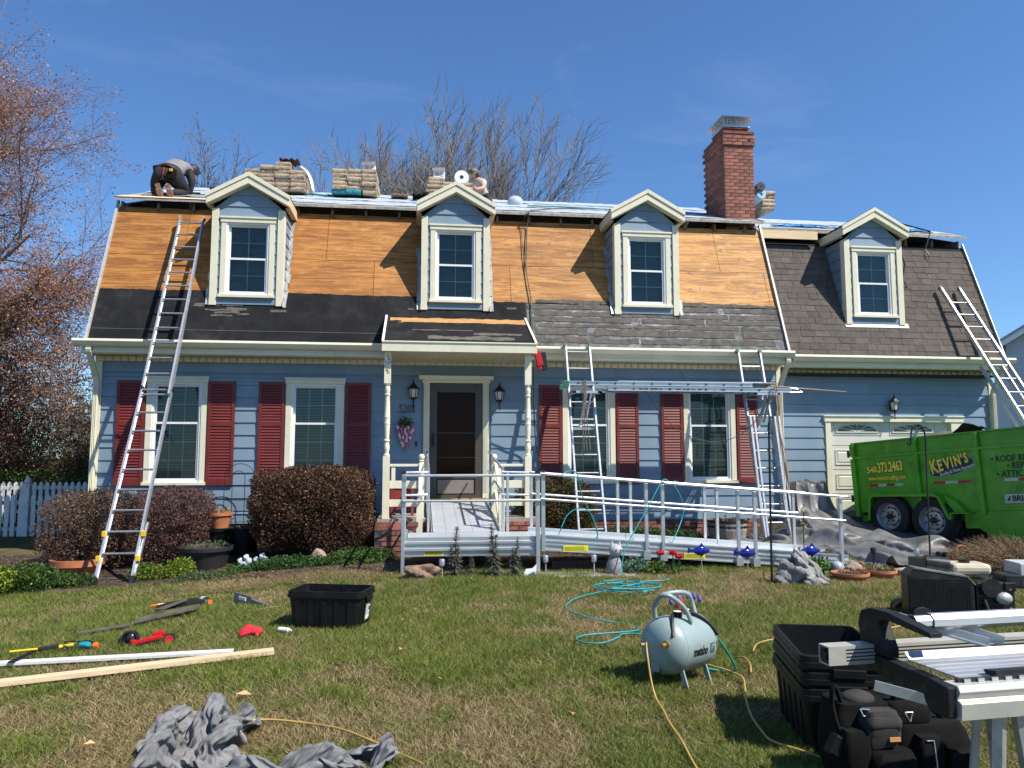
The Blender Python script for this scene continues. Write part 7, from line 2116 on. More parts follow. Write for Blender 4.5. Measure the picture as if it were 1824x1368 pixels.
# ---------------------------------------------------------------- people
def figure(name, label, J, bones, mats, sub=2, root='pelvis', loc=None):
    """one continuous skinned body; bones: (a, b, material index)"""
    names = list(J.keys()); idx = {n: i for i, n in enumerate(names)}
    me = bpy.data.meshes.new('body')
    me.from_pydata([J[n][0] for n in names], [(idx[a], idx[b]) for a, b, _ in bones], [])
    o = bpy.data.objects.new('body', me); C.objects.link(o)
    md = o.modifiers.new('skin', 'SKIN'); md.use_smooth_shade = True
    for i, n in enumerate(names):
        r = J[n][1]; r = r if isinstance(r, tuple) else (r, r)
        sv = me.skin_vertices[0].data[i]; sv.radius = r; sv.use_root = (n == root)
    ss = o.modifiers.new('sub', 'SUBSURF'); ss.levels = sub; ss.render_levels = sub
    dg = bpy.context.evaluated_depsgraph_get(); dg.update()
    me2 = bpy.data.meshes.new_from_object(o.evaluated_get(dg))
    bpy.data.objects.remove(o)
    me2.materials.clear()
    for m_ in mats: me2.materials.append(m_)
    segs = [(Vector(J[a][0]), Vector(J[b][0]), k) for a, b, k in bones]
    for p in me2.polygons:
        c = Vector(p.center); best = 9; bk = 0
        for a, b, k in segs:
            d = b-a; t = max(0, min(1, (c-a).dot(d)/max(d.length_squared, 1e-9))); q = (c-a-d*t).length
            if q < best: best = q; bk = k
        p.material_index = bk; p.use_smooth = True
    T = thing('person', label, 'person', loc)
    me2.transform(Matrix.Translation(-Vector(loc)))
    me2.name = 'body'
    b = obj('body', me2, None, T, world=False)
    return T, b
def hand_bones(J, bones, w, tip, side, k, pre):
    """five short finger chains leaving the palm"""
    w = Vector(w); tip = Vector(tip); d = (tip-w).normalized(); s = Vector(side).normalized(); n = d.cross(s).normalized()
    for i, (o, L) in enumerate(((-.032, .065), (-.011, .078), (.011, .074), (.032, .058))):
        a = tip+s*o; J[pre+'f%d' % i] = (tuple(a), .011); J[pre+'g%d' % i] = (tuple(a+d*L*.5+n*.012), .009); J[pre+'h%d' % i] = (tuple(a+d*L*.8+n*.035), .008)
        bones += [(pre, pre+'f%d' % i, k), (pre+'f%d' % i, pre+'g%d' % i, k), (pre+'g%d' % i, pre+'h%d' % i, k)]
    a = w.lerp(tip, .4)+s*.045; J[pre+'t0'] = (tuple(a), .013); J[pre+'t1'] = (tuple(a+s*.03+d*.035), .010)
    bones += [(pre, pre+'t0', k), (pre+'t0', pre+'t1', k)]
m_skin = M('skin', (.42, .24, .17), .55, var=.08, bmp=.05)
m_tee = M('grey_work_shirt', (.20, .18, .19), .85, var=.12, sc=9, bmp=.4, bsc=30, bd=.01)
m_trs = M('black_work_trousers', (.012, .0125, .014), .8, var=.3, sc=10, bmp=.5, bsc=35, bd=.012)
m_slv = M('charcoal_sleeve', (.014, .0145, .016), .75, var=.2, bmp=.3)
m_boot = M('tan_boot_leather', (.33, .17, .065), .6, var=.25, sc=14, bmp=.4)
m_sole = M('worn_boot_sole', (.20, .105, .05), .8, var=.45, sc=22, bmp=1.0, bsc=60, bd=.01)
m_glove = M('black_glove', (.015, .015, .016), .6, bmp=.2)
J = {'pelvis': ((-4.65, 14.52, 6.83), (0.235, 0.199)), 'waist': ((-4.655, 14.66, 6.98), (0.221, 0.17)), 'chest': ((-4.60, 14.86, 7.10), (0.235, 0.178)), 'upper': ((-4.56, 14.99, 7.125), (0.185, 0.142)),
     'neck': ((-4.50, 15.09, 7.16), 0.073), 'head0': ((-4.455, 15.14, 7.175), 0.116), 'head': ((-4.42, 15.21, 7.13), (0.136, 0.149)), 'chin': ((-4.39, 15.27, 7.03), 0.073),
     'hipR': ((-4.54, 14.50, 6.79), (0.178, 0.178)), 'midR': ((-4.46, 14.66, 6.68), 0.15), 'kneeR': ((-4.41, 14.80, 6.60), 0.104), 'shinR': ((-4.47, 14.62, 6.52), 0.091), 'ankR': ((-4.55, 14.42, 6.45), 0.063),
     'hipL': ((-4.76, 14.51, 6.79), (0.178, 0.178)), 'midL': ((-4.87, 14.66, 6.75), 0.15), 'kneeL': ((-4.95, 14.80, 6.64), 0.104), 'shinL': ((-4.85, 14.63, 6.53), 0.091), 'ankL': ((-4.735, 14.42, 6.45), 0.063),
     'shR': ((-4.42, 14.98, 7.08), 0.107), 'elR': ((-4.355, 14.99, 6.87), 0.071), 'wrR': ((-4.385, 15.02, 6.71), 0.049), 'haR': ((-4.40, 15.05, 6.665), 0.044),
     'shL': ((-4.71, 15.01, 7.12), 0.107), 'elL': ((-4.70, 15.22, 6.95), 0.071), 'wrL': ((-4.60, 15.30, 6.80), 0.049), 'haL': ((-4.58, 15.32, 6.76), 0.044)}
B = [('pelvis', 'waist', 1), ('waist', 'chest', 0), ('chest', 'upper', 0), ('upper', 'neck', 2), ('neck', 'head0', 3), ('head0', 'head', 3), ('head', 'chin', 2),
     ('pelvis', 'hipR', 1), ('hipR', 'midR', 1), ('midR', 'kneeR', 1), ('kneeR', 'shinR', 1), ('shinR', 'ankR', 1), ('pelvis', 'hipL', 1), ('hipL', 'midL', 1), ('midL', 'kneeL', 1), ('kneeL', 'shinL', 1), ('shinL', 'ankL', 1),
     ('upper', 'shR', 0), ('shR', 'elR', 3), ('elR', 'wrR', 3), ('wrR', 'haR', 4), ('upper', 'shL', 0), ('shL', 'elL', 3), ('elL', 'wrL', 3), ('wrL', 'haL', 4)]
hand_bones(J, B, J['wrR'][0], J['haR'][0], (1, .2, 0), 4, 'haR'); hand_bones(J, B, J['wrL'][0], J['haL'][0], (-1, .2, 0), 4, 'haL')
W1, wb = figure('person', 'worker in grey shirt and tan boots kneeling at the left end of the roof', J, B, [m_tee, m_trs, m_skin, m_slv, m_glove], loc=(-4.62, 14.55, 6.42))
def boot(T, toe, heel, w=.052):
    toe, heel = Vector(toe), Vector(heel); d = (heel-toe).normalized(); up = Vector((0, -1, .25)); up = (up-d*up.dot(d)).normalized(); s = d.cross(up)
    L = (heel-toe).length; m = MB(); sec = [(0, .032, .0, .045), (.25, .050, .0, .065), (.6, .043, .0, .085), (.8, .041, .0, .10), (1., .036, .0, .10)]
    rows_ = []
    for t, hw, a, b in sec:
        c = toe+d*L*t
        rows_.append([c-s*hw, c-s*hw*.95-up*b*.6, c-s*hw*.4-up*b, c+s*hw*.4-up*b, c+s*hw*.95-up*b*.6, c+s*hw])
    for r_ in rows_: m.v += [tuple(v) for v in r_]
    for i in range(4):
        for k in range(6): m.f.append((i*6+k, i*6+(k+1) % 6, (i+1)*6+(k+1) % 6, (i+1)*6+k)); m.m.append(0)
    m.f.append(tuple(range(6))); m.m.append(0); m.f.append(tuple(range(24, 30))); m.m.append(0)
    b = obj('boot', m, m_boot, T, smooth=60)
    sl_ = MB()
    pr = [(0, .034), (.12, .050), (.3, .056), (.55, .046), (.75, .044), (.95, .044), (1.02, .036)]
    L1 = [toe+d*L*t-s*hw for t, hw in pr]+[toe+d*L*t+s*hw for t, hw in reversed(pr)]
    sl_.add([tuple(p) for p in L1]+[tuple(p+up*.022) for p in L1], [tuple(range(14)), tuple(reversed(range(14, 28)))]+[(i, (i+1) % 14, (i+1) % 14+14, i+14) for i in range(14)])
    so2 = obj('sole', sl_, m_sole, b)
    tr = MB()
    for k in range(9):
        t = .08+k*.105; hw = .036
        if .58 < t < .68: continue
        c = toe+d*L*t+up*.026; tr.beam(tuple(c-s*hw), tuple(c+s*hw), .012, .008, up=tuple(up))
    obj('tread', tr, m_sole, b)
boot(W1, (-4.50, 14.27, 6.335), (-4.60, 14.34, 6.57)); boot(W1, (-4.675, 14.26, 6.335), (-4.77, 14.33, 6.57))
cp_ = MB().ball((-4.415, 15.19, 7.17), .135, 16, 10, 1, 1.1, .95); obj('cap', cp_, m_glove, W1, smooth=60)
obj('tool_belt', MB().tube(catmull([(-4.80, 14.62, 6.86), (-4.79, 14.46, 6.93), (-4.65, 14.40, 6.97), (-4.50, 14.46, 6.90), (-4.47, 14.62, 6.84)], 4), .026, 8), m_glove, W1, smooth=60)
obj('tool_pouch', MB().obox((-4.53, 14.36, 6.78), (.15, .09, .22), Matrix.Rotation(R(8), 3, 'Y')), m_bag, W1, bevel=.03)
obj('tool_pouch', MB().obox((-4.83, 14.46, 6.90), (.13, .10, .15), Matrix.Rotation(R(-10), 3, 'Y')), m_bag, W1, bevel=.03)
obj('knee_pad', MB().ball((-4.96, 14.82, 6.62), .09, 10, 7, 1, .8, 1.1), m_glove, W1, smooth=60)
HM = thing('hammer', 'hammer with red handle hanging from the kneeling worker tool belt', 'hammer', (-4.68, 14.34, 6.78))
obj('handle', MB().tube([(-4.665, 14.34, 6.90), (-4.685, 14.335, 6.76)], .013, 8), MATS['red_plastic'], HM)
obj('head', MB().tube([(-4.685, 14.335, 6.76), (-4.69, 14.33, 6.68)], .014, 8).box(-4.73, -4.65, 14.32, 14.35, 6.66, 6.68), m_blackmetal, HM)
one('tape_measure', MB().obox((-4.535, 14.305, 6.84), (.06, .04, .05)), M('yellow_tool', (.62, .36, .02), .4), 'small yellow tool in the belt pouch of the kneeling worker', 'tool', bevel=.01)
one('flat_bar', MB().box(-4.42, -4.22, 15.06, 15.10, UZ(15.1)+.03, UZ(15.1)+.05), m_cast, 'dark flat tool on the roof under the kneeling worker hand', 'tool')
# second worker, upper body behind the second dormer
J = {'pelvis': ((1.40, 16.5, 7.25), (.15, .12)), 'waist': ((1.37, 16.48, 7.38), (.14, .105)), 'chest': ((1.30, 16.44, 7.56), (.185, .135)), 'upper': ((1.26, 16.42, 7.64), (.14, .11)), 'neck': ((1.21, 16.40, 7.72), .062),
     'head': ((1.17, 16.38, 7.81), (.078, .095)), 'jaw': ((1.12, 16.36, 7.755), (.055, .06)), 'nose': ((1.085, 16.35, 7.79), .014),
     'shR': ((1.37, 16.32, 7.62), .085), 'slR': ((1.365, 16.24, 7.50), .07), 'elR': ((1.36, 16.18, 7.42), .05), 'wrR': ((1.20, 16.08, 7.36), .034), 'haR': ((1.14, 16.05, 7.37), .032),
     'shL': ((1.14, 16.50, 7.62), .085), 'slL': ((1.08, 16.46, 7.50), .07), 'elL': ((1.02, 16.42, 7.42), .05), 'wrL': ((1.00, 16.25, 7.38), .034), 'haL': ((.98, 16.19, 7.39), .032),
     'hipL': ((1.45, 16.7, 7.25), .11), 'knL': ((1.2, 16.9, 7.42), .08), 'anL': ((1.35, 17.1, 7.42), .06), 'hipR': ((1.5, 16.45, 7.2), .11), 'knR': ((1.25, 16.25, 7.16), .08), 'anR': ((1.5, 16.3, 7.12), .06)}
B = [('pelvis', 'waist', 1), ('waist', 'chest', 0), ('chest', 'upper', 0), ('upper', 'neck', 2), ('neck', 'head', 2), ('head', 'jaw', 2), ('jaw', 'nose', 2),
     ('upper', 'shR', 0), ('shR', 'slR', 0), ('slR', 'elR', 2), ('elR', 'wrR', 2), ('wrR', 'haR', 2), ('upper', 'shL', 0), ('shL', 'slL', 0), ('slL', 'elL', 2), ('elL', 'wrL', 2), ('wrL', 'haL', 2),
     ('pelvis', 'hipL', 1), ('hipL', 'knL', 1), ('knL', 'anL', 1), ('pelvis', 'hipR', 1), ('hipR', 'knR', 1), ('knR', 'anR', 1)]
hand_bones(J, B, J['wrR'][0], J['haR'][0], (0, -.3, 1), 2, 'haR'); hand_bones(J, B, J['wrL'][0], J['haL'][0], (0, -.3, 1), 2, 'haL')
m_tee2 = M('light_grey_shirt', (.42, .38, .37), .85, var=.08, bmp=.3)
W2, wb2 = figure('person', 'worker in pale shirt and camouflage cap sitting behind the second dormer', J, B, [m_tee2, m_trs, m_skin], loc=(1.4, 16.5, 7.18))
m_camo = M('camouflage_cap', (.16, .14, .10), .8, var=.6, sc=30, bmp=.2)
obj('cap', MB().ball((1.17, 16.38, 7.855), .098, 14, 8, 1.08, 1, .75).prism([(1.09, 7.87), (.99, 7.84), (.99, 7.852), (1.09, 7.89)], 16.31, 16.43, 'y'), m_camo, W2, smooth=50)
obj('hair', MB().ball((1.215, 16.385, 7.80), .075, 12, 8, 1, 1.05, 1), M('dark_hair', (.03, .02, .015), .7), W2, smooth=60)
for y in (16.30, 16.46): obj('ear', MB().ball((1.185, y, 7.80), .022, 8, 6, .7, .5, 1.2), m_skin, W2, smooth=60)
obj('eye', MB().ball((1.10, 16.325, 7.81), .012, 8, 6), m_dark, W2)
# ---------------------------------------------------------------- pots, ornaments and garden things
m_terra = M('terracotta', (.42, .145, .06), .75, var=.14, sc=6, bmp=.2, dirt=(.55, .33, .2), dirt_amt=.35, dirt_sc=6)
m_soil = M('potting_soil', (.05, .032, .022), .95, var=.5, sc=30, bmp=1, bsc=60, bd=.02)
m_stone = M('tan_field_stone', (.30, .235, .17), .85, var=.25, sc=9, bmp=.7, bsc=35, dirt=(.14, .11, .08), dirt_amt=.5, bd=.01)
m_grey = M('grey_cast_stone', (.26, .255, .25), .9, var=.3, sc=16, bmp=1.0, bsc=55, dirt=(.09, .09, .085), dirt_amt=.7, dirt_sc=9, bd=.015)
def pot(name, label, x, y, z, r, h, mat, base=.7, rim=.05, soil=.85, cat='pot', plant=None, tilt=None, sx=1.):
    T = thing(name, label, cat, (x, y, z)); t = .014
    if tilt: T.rotation_euler = tilt
    m = MB().lathe([(r*base, 0), (r*.96, h-rim), (r*1.05, h-rim), (r*1.06, h), (r*.97, h), (r*.90, h-rim), (r*.86, h*soil)], (0, 0, 0), 28, None, sx, 1)
    obj('body', m, mat, T, world=False, smooth=40)
    obj('soil', MB().lathe([(.001, h*soil+.012), (r*.5, h*soil+.016), (r*.9, h*soil)], (0, 0, 0), 18, None, sx, 1, cap=False), m_soil, T, world=False)
    if plant:
        n, size, cols, up = plant
        rr = np.random.RandomState(int(abs(x)*100)); a = rr.rand(n)*6.28; q = np.sqrt(rr.rand(n))*r*.85
        pts = np.stack([x+np.cos(a)*q*sx, y+np.sin(a)*q, z+h*soil+.02+rr.rand(n)*up], 1)
        if not tilt: leaves('leaf', T, pts, size, cols, per=1, jit=.004, seed=n, up=1.2)
    return T
pot('planter', 'broad terracotta planter behind the foot of the left ladder', -4.75, 11.75, -.04, .34, .22, m_terra, .72, .09, .8, 'planter')
pot('planter', 'wide dark plastic tub with small seedlings in front of the black pots', -2.98, 11.6, .0, .36, .34, M('dark_resin', (.016, .016, .017), .6, var=.2, bmp=.15), .74, .05, .9, 'planter', plant=(160, .04, [(.12, .16, .08), (.07, .1, .04)], .06))
pot('flower_pot', 'black nursery pot that carries the terracotta pot', -3.02, 12.55, .10, .27, .42, m_tote, .8, .04, .95)
pot('flower_pot', 'second black nursery pot in the shade just right of the first', -2.68, 12.62, .10, .25, .42, m_tote, .8, .04, .8)
pot('flower_pot', 'terracotta pot with dead stems standing on the black pot', -3.02, 12.50, .52, .185, .24, m_terra, .72, .05, .85, plant=(70, .07, [(.30, .22, .14), (.2, .14, .09)], .03))
pot('flower_pot', 'shallow terracotta bowl with dry soil, left of two by the dragon', 5.14, 8.78, .12, .205, .12, m_terra, .62, .03, .8, plant=(130, .03, [(.12, .07, .05), (.2, .14, .1)], .02))
pot('flower_pot', 'shallow terracotta bowl with green sprouts, right of two by the dragon', 5.57, 8.9, .12, .205, .13, m_terra, .62, .03, .85, plant=(220, .035, [(.13, .15, .05), (.2, .17, .09)], .03))
pot('flower_pot', 'tipped over terracotta pot beside the engine compressor', 7.10, 9.65, .22, .15, .22, m_terra, .7, .05, .8, tilt=(R(60), R(35), 0))
BP = thing('barrel_planter', 'grey wooden half barrel planter by the brick wall behind the ramp', 'planter', (5.17, 12.5, .20))
m_bw = M('weathered_barrel_wood', (.24, .21, .18), .85, var=.3, sc=8, st=(6, 6, .6), bmp=.5, rnd=.2)
stv = MB().add([(-.044, .0, 0), (.044, .0, 0), (.044, .022, 0), (-.044, .022, 0), (-.05, -.045, .20), (.05, -.045, .20), (.05, -.023, .20), (-.05, -.023, .20), (-.052, -.05, .36), (.052, -.05, .36), (.052, -.028, .36), (-.052, -.028, .36)],
              [(0, 3, 2, 1), (0, 1, 5, 4), (1, 2, 6, 5), (2, 3, 7, 6), (3, 0, 4, 7), (4, 5, 9, 8), (5, 6, 10, 9), (6, 7, 11, 10), (7, 4, 8, 11), (8, 9, 10, 11)]).mesh('stave', m_bw)
for k in range(20):
    a = 2*math.pi*k/20
    o = obj('stave', stv, m_bw, BP, world=False); o.location = (math.sin(a)*.275, -math.cos(a)*.275, 0); o.rotation_euler = (0, 0, a)
for z, r in ((.26, .325), (.345, .333)): obj('hoop', MB().lathe([(r, z-.02), (r+.004, z), (r, z+.02), (r-.01, z)], n=30, cap=False), m_blackmetal, BP, world=False)
obj('soil', MB().lathe([(.001, .33), (.29, .32)], n=20, cap=False), m_soil, BP, world=False)
leaves('leaf', BP, [(5.17+random.gauss(0, .12), 12.5+random.gauss(0, .1), .56) for _ in range(90)], .06, [(.25, .14, .07), (.15, .09, .05)], per=1, jit=.01, seed=5)
# trellis
T = thing('wire_trellis', 'thin black wire trellis with arched top in front of the wall', 'trellis', (-2.89, 13.2, .2))
m_wire = m_blackmetal
def archp(cx, hw, z0, z1, y): return [(cx-hw, y, z0), (cx-hw, y, z1-hw)]+[(cx-hw*math.cos(a), y, z1-hw+hw*math.sin(a)) for a in [math.pi*i/10 for i in range(1, 10)]]+[(cx+hw, y, z1-hw), (cx+hw, y, z0)]
obj('arch', MB().tube(archp(-2.89, .245, .2, 1.50, 13.2), .006, 5), m_wire, T); obj('arch', MB().tube(archp(-2.91, .10, .2, 1.38, 13.2), .006, 5), m_wire, T)
for z in (.55, .9, 1.15): obj('cross_wire', MB().tube([(-3.135, 13.2, z), (-2.645, 13.2, z)], .004, 5), m_wire, T)
# low brown border under the ramp
BD = thing('garden_border', 'dark brown timber border lying below the ramp', 'border', (2.6, 10.05, .1))
m_bt = M('dark_brown_timber', (.06, .035, .024), .8, var=.25, bmp=.3)
for a, b in ((1.75, 2.62), (2.63, 4.7)): obj('timber', MB().box(a, b, 10.0+(.03 if a > 2 else 0), 10.09, .08, .27-(a > 2)*.03), m_bt, BD)

def blob(name, label, c, s, seed, mat, cat, n=22, m=14, rough=.2, parent=None, flat=.0):
    """lumpy stone: noise displaced ball"""
    mb_ = MB(); rr = random.Random(seed); ph = [rr.uniform(0, 6) for _ in range(9)]
    for i in range(m+1):
        th = math.pi*i/m
        for k in range(n):
            a = 2*math.pi*k/n; d = Vector((math.sin(th)*math.cos(a), math.sin(th)*math.sin(a), -math.cos(th)))
            q = 1+rough*(.5*math.sin(d.x*3+ph[0])*math.sin(d.y*3.3+ph[1])+.35*math.sin(d.z*5+ph[2]+d.x*4)+.2*math.sin(d.x*9+ph[3])*math.sin(d.z*8+ph[4])+.12*math.sin(d.y*15+ph[5])*math.sin(d.x*14+ph[6]))
            z = d.z*q
            if flat: z = max(-flat, min(flat+.05*math.sin(a*3+ph[7]), z))
            mb_.v.append((c[0]+d.x*q*s[0], c[1]+d.y*q*s[1], c[2]+z*s[2]))
    for i in range(m):
        for k in range(n):
            mb_.f.append((i*n+k, i*n+(k+1) % n, (i+1)*n+(k+1) % n, (i+1)*n+k)); mb_.m.append(0)
    if parent is not None: return obj(name, mb_, mat, parent, smooth=40)
    return one(name, mb_, mat, label, cat, loc=(c[0], c[1], c[2]-s[2]*.9), smooth=40)
blob('field_stone', 'upright rounded tan stone, leftmost of the stones under the round shrub', (-1.36, 11.3, .21), (.095, .08, .11), 1, m_stone, 'stone')
blob('field_stone', 'small round tan stone between the two larger stones', (-1.12, 11.3, .17), (.08, .07, .06), 2, m_stone, 'stone')
blob('field_stone', 'long slanting tan stone, rightmost of the stones under the round shrub', (-.92, 11.3, .22), (.19, .08, .065), 3, m_stone, 'stone')
m_rock = M('reddish_rock', (.20, .125, .09), .9, var=.5, sc=10, bmp=1.0, bsc=40, dirt=(.11, .085, .07), dirt_amt=.7, dirt_sc=7, bd=.02)
blob('garden_rock', 'rough reddish brown rock at the left front leg of the ramp', (.07, 9.42, .235), (.205, .15, .13), 4, m_rock, 'rock', 40, 26, .42, flat=.6)
blob('garden_rock', 'flat brown stone sunk in the dead grass behind the black tote', (-.72, 9.3, .12), (.13, .09, .05), 5, m_rock, 'rock')
blob('garden_rock', 'pale angular rock near the right terracotta bowls', (6.02, 9.0, .19), (.16, .1, .09), 6, m_concrete, 'rock', 12, 8, .3, flat=.6)
blob('garden_rock', 'tan curved stone behind the left terracotta bowl', (5.55, 9.4, .19), (.11, .09, .085), 7, m_stone, 'rock')
blob('garden_rock', 'grey brown stone behind the right terracotta bowl', (5.85, 9.35, .17), (.13, .08, .06), 8, m_stone, 'rock')
blob('garden_ball', 'speckled grey glass ball beside the left terracotta bowl', (5.22, 9.2, .23), (.085, .085, .085), 9, M('speckled_grey', (.30, .33, .36), .4, var=.5, sc=40, bmp=.2), 'ornament', rough=.02)
blob('broken_slate', 'flat grey scrap behind the round shrub stones', (-1.15, 12.0, .31), (.17, .08, .05), 10, m_flash, 'scrap', flat=.5)
# figurines
def fig(x, y, z, label, s=1., mat=None):
    T = thing('stone_figurine', label, 'figurine', (x, y, z), group='pale figurines by the round shrub')
    for (dx, dz, rx, rz_) in ((0, .04, .07, .045), (.05, .07, .045, .05), (.02, .12, .035, .035), (-.05, .075, .035, .04)):
        blob('body' if dx == 0 else 'lump', '', (x+dx*s, y, z+dz*s), (rx*s, .05*s, rz_*s), int(dx*100+dz*1000), mat or m_white2, '', parent=T, n=14, m=9)
m_white2 = M('pale_weathered_plaster', (.40, .43, .48), .8, var=.2, sc=12, bmp=.6)
fig(-2.42, 11.5, .05, 'pale grey lumpy figurine, left of two on the mulch', 1.15); fig(-2.20, 11.5, .06, 'pale grey figurine with raised head, right of two on the mulch', 1.2)
RB = thing('white_ornament', 'white pointed ornament in the grass under the right end of the platform', 'ornament', (1.38, 9.5, .14))
obj('body', MB().add([(1.30, 9.5, .15), (1.46, 9.48, .15), (1.47, 9.5, .30), (1.42, 9.5, .25), (1.34, 9.52, .24), (1.38, 9.56, .15)], [(0, 1, 3, 4), (1, 2, 3), (0, 4, 5), (4, 3, 5), (3, 2, 5), (2, 1, 5), (0, 5, 1)]), m_white, RB)
# cat statue
CT = thing('cat_statue', 'speckled grey cat statue sitting in the grass in front of the ramp', 'statue', (2.47, 9.55, .14))
obj('body', MB().lathe([(.085, .0), (.105, .05), (.10, .12), (.075, .19), (.055, .23)], (2.46, 9.55, .15), 18, None, 1, .85), M('pebbled_grey', (.22, .22, .24), .8, var=.6, sc=70, bmp=.8), CT, smooth=60)
obj('head', MB().ball((2.475, 9.53, .445), .082, 18, 12, 1.08, .95, .95), M('smooth_grey', (.34, .35, .37), .6, var=.1), CT, smooth=60)
for dx in (-.045, .05): obj('ear', MB().lathe([(.026, .50), (.004, .565)], (2.475+dx, 9.54, 0), 8), MATS['smooth_grey'], CT)
for dx in (-.012, .05): obj('eye', MB().ball((2.475+dx, 9.455, .455), .010, 8, 6), m_dark, CT)
clump('blue green leafy plant beside the cat statue', 2.72, 9.6, .34, .3, .20, 800, [(.10, .20, .14), (.16, .28, .20), (.06, .13, .08)], .035, 75)
clump('small grass tufts left of the red tulips', 2.98, 9.55, .3, .25, .16, 500, [(.09, .16, .03), (.14, .2, .05)], .05, 76)
# silver spiky plants
def spiky(x, y, h, w, seed, label, dark=False):
    T = thing('spiky_plant', label, 'plant', (x, y, .14))
    rr = np.random.RandomState(seed); W = Wood(); P = []
    stems = 3 if h > .4 else 1
    for s in range(stems):
        bx = x+rr.uniform(-.05, .05)*(stems > 1); hh = h*(1 if s == 0 else rr.uniform(.55, .8)); lx = rr.uniform(-.06, .06)
        pts = [(bx+lx*t, y+rr.uniform(-.01, .01), .14+hh*t) for t in np.linspace(0, 1, 6)]
        W.tube(pts, np.linspace(.011, .004, 6), (.20, .11, .075), 5)
        n = int(230*hh/.5)
        for i in range(n):
            t = rr.rand()**.8*.98+.02
            ww = w*(1.0-.75*t) if t > .25 else w*(.75+t)
            P.append((bx+lx*t, y, .14+hh*t, ww))
    W.build('stem', T)
    n = len(P); P = np.array(P); a = rr.rand(n)*6.28; L = P[:, 3]*(.55+.55*rr.rand(n))
    d = np.stack([np.cos(a), np.sin(a), .25-.9*rr.rand(n)*(P[:, 2] < .14+h*.7)], 1); d /= np.linalg.norm(d, axis=1)[:, None]
    b = np.cross(d, [0, 0, 1.]); b /= np.linalg.norm(b, axis=1)[:, None]+1e-9
    o = P[:, :3]; L = L[:, None]; wd = .009
    V = np.stack([o, o+d*L*.5+b*wd, o+d*L, o+d*L*.5-b*wd], 1).reshape(-1, 3)-np.array(rootloc(T))
    cols = np.array([(.15, .165, .13), (.21, .22, .19), (.09, .10, .075)])[rr.randint(0, 3, n)]
    colored_tris('spiky_leaf', V, np.arange(4*n).reshape(-1, 4), np.repeat(cols, 4, 0), m_leaf, T, 'stuff')
spiky(.47, 9.50, .62, .17, 1, 'tall silver grey spiky plant in front of the ramp, leftmost tall one')
spiky(.965, 9.46, .66, .18, 2, 'tall silver grey spiky plant with reddish stem in the middle')
spiky(1.20, 9.44, .50, .15, 3, 'silver grey spiky plant right of the reddish stemmed one')
spiky(.66, 9.48, .27, .13, 4, 'short silver grey spiky plant between the two tall ones')
spiky(.80, 9.50, .18, .08, 5, 'tiny silver grey spiky sprout between the plants')
# red tulips
def tulip(x, y, z, label, seed):
    T = thing('red_tulip', label, 'tulip', (x, y, .14), group='red tulips in front of the ramp')
    obj('stem', MB().tube([(x, y, .13), (x+.01, y, z-.02)], .006, 5), M('green_stem', (.08, .18, .03), .6), T)
    m = MB()
    for k in range(6):
        a = k*math.pi/3+seed; c, s = math.cos(a), math.sin(a)
        P = [(0, 0), (.035, .01), (.048, .035), (.045, .06)]
        for i in range(3):
            (r0, z0), (r1, z1) = P[i], P[i+1]; w0, w1 = .022*(i > 0)+.004, .022*(i < 2)+.006
            m.quad((x+.01+c*r0-s*w0, y+s*r0+c*w0, z-.02+z0), (x+.01+c*r0+s*w0, y+s*r0-c*w0, z-.02+z0), (x+.01+c*r1+s*w1, y+s*r1-c*w1, z-.02+z1), (x+.01+c*r1-s*w1, y+s*r1+c*w1, z-.02+z1))
    obj('petal', m, M('scarlet_petal', (.72, .008, .006), .45, bmp=0), T, fixn=False)
    leaves('leaf', T, [(x, y, .17)]*10, .14, [(.07, .16, .05)], per=1, jit=.02, seed=int(seed*9), up=2.0, aspect=.22)
tulip(3.03, 9.5, .40, 'single red tulip, leftmost of the three', .3); tulip(3.185, 9.48, .405, 'red tulip in the middle of the three', .9); tulip(3.25, 9.44, .36, 'lower red tulip, rightmost of the three', 1.4)
# cobalt glass fish on stakes
m_cob = M('cobalt_glass', (.005, .012, .20), .12, var=.3, bmp=0, coat=.6)
def fish(x, y, z, label, seed):
    T = thing('glass_fish', label, 'ornament', (x, y, .14), group='cobalt glass fish on stakes')
    obj('stake', MB().tube([(x+.03, y, .13), (x, y, z-.03)], .005, 5), m_flash, T)
    m = MB().lathe([(.002, -.13), (.02, -.11), (.045, -.05), (.055, .0), (.045, .05), (.02, .085), (.03, .10)], (x, y, z), 14, Matrix.Rotation(R(-90), 3, 'Y'), 1.1, .7)
    obj('body', m, m_cob, T, smooth=60)
    for pts in ([(x-.09, z), (x-.16, z+.045), (x-.165, z-.03)], [(x-.02, z+.05), (x+.05, z+.05), (x+.02, z+.095)], [(x+.0, z-.045), (x+.05, z-.04), (x+.01, z-.08)]):
        obj('fin', MB().prism(pts, y-.008, y+.008, 'y'), m_cob, T)
fish(3.56, 9.50, .43, 'cobalt blue glass fish on a stake right of the red tulips', 1); fish(4.13, 9.42, .40, 'cobalt blue glass fish on a stake left of the black pole', 2); fish(4.90, 9.25, .44, 'cobalt blue glass fish above the grey dragon statue', 3)
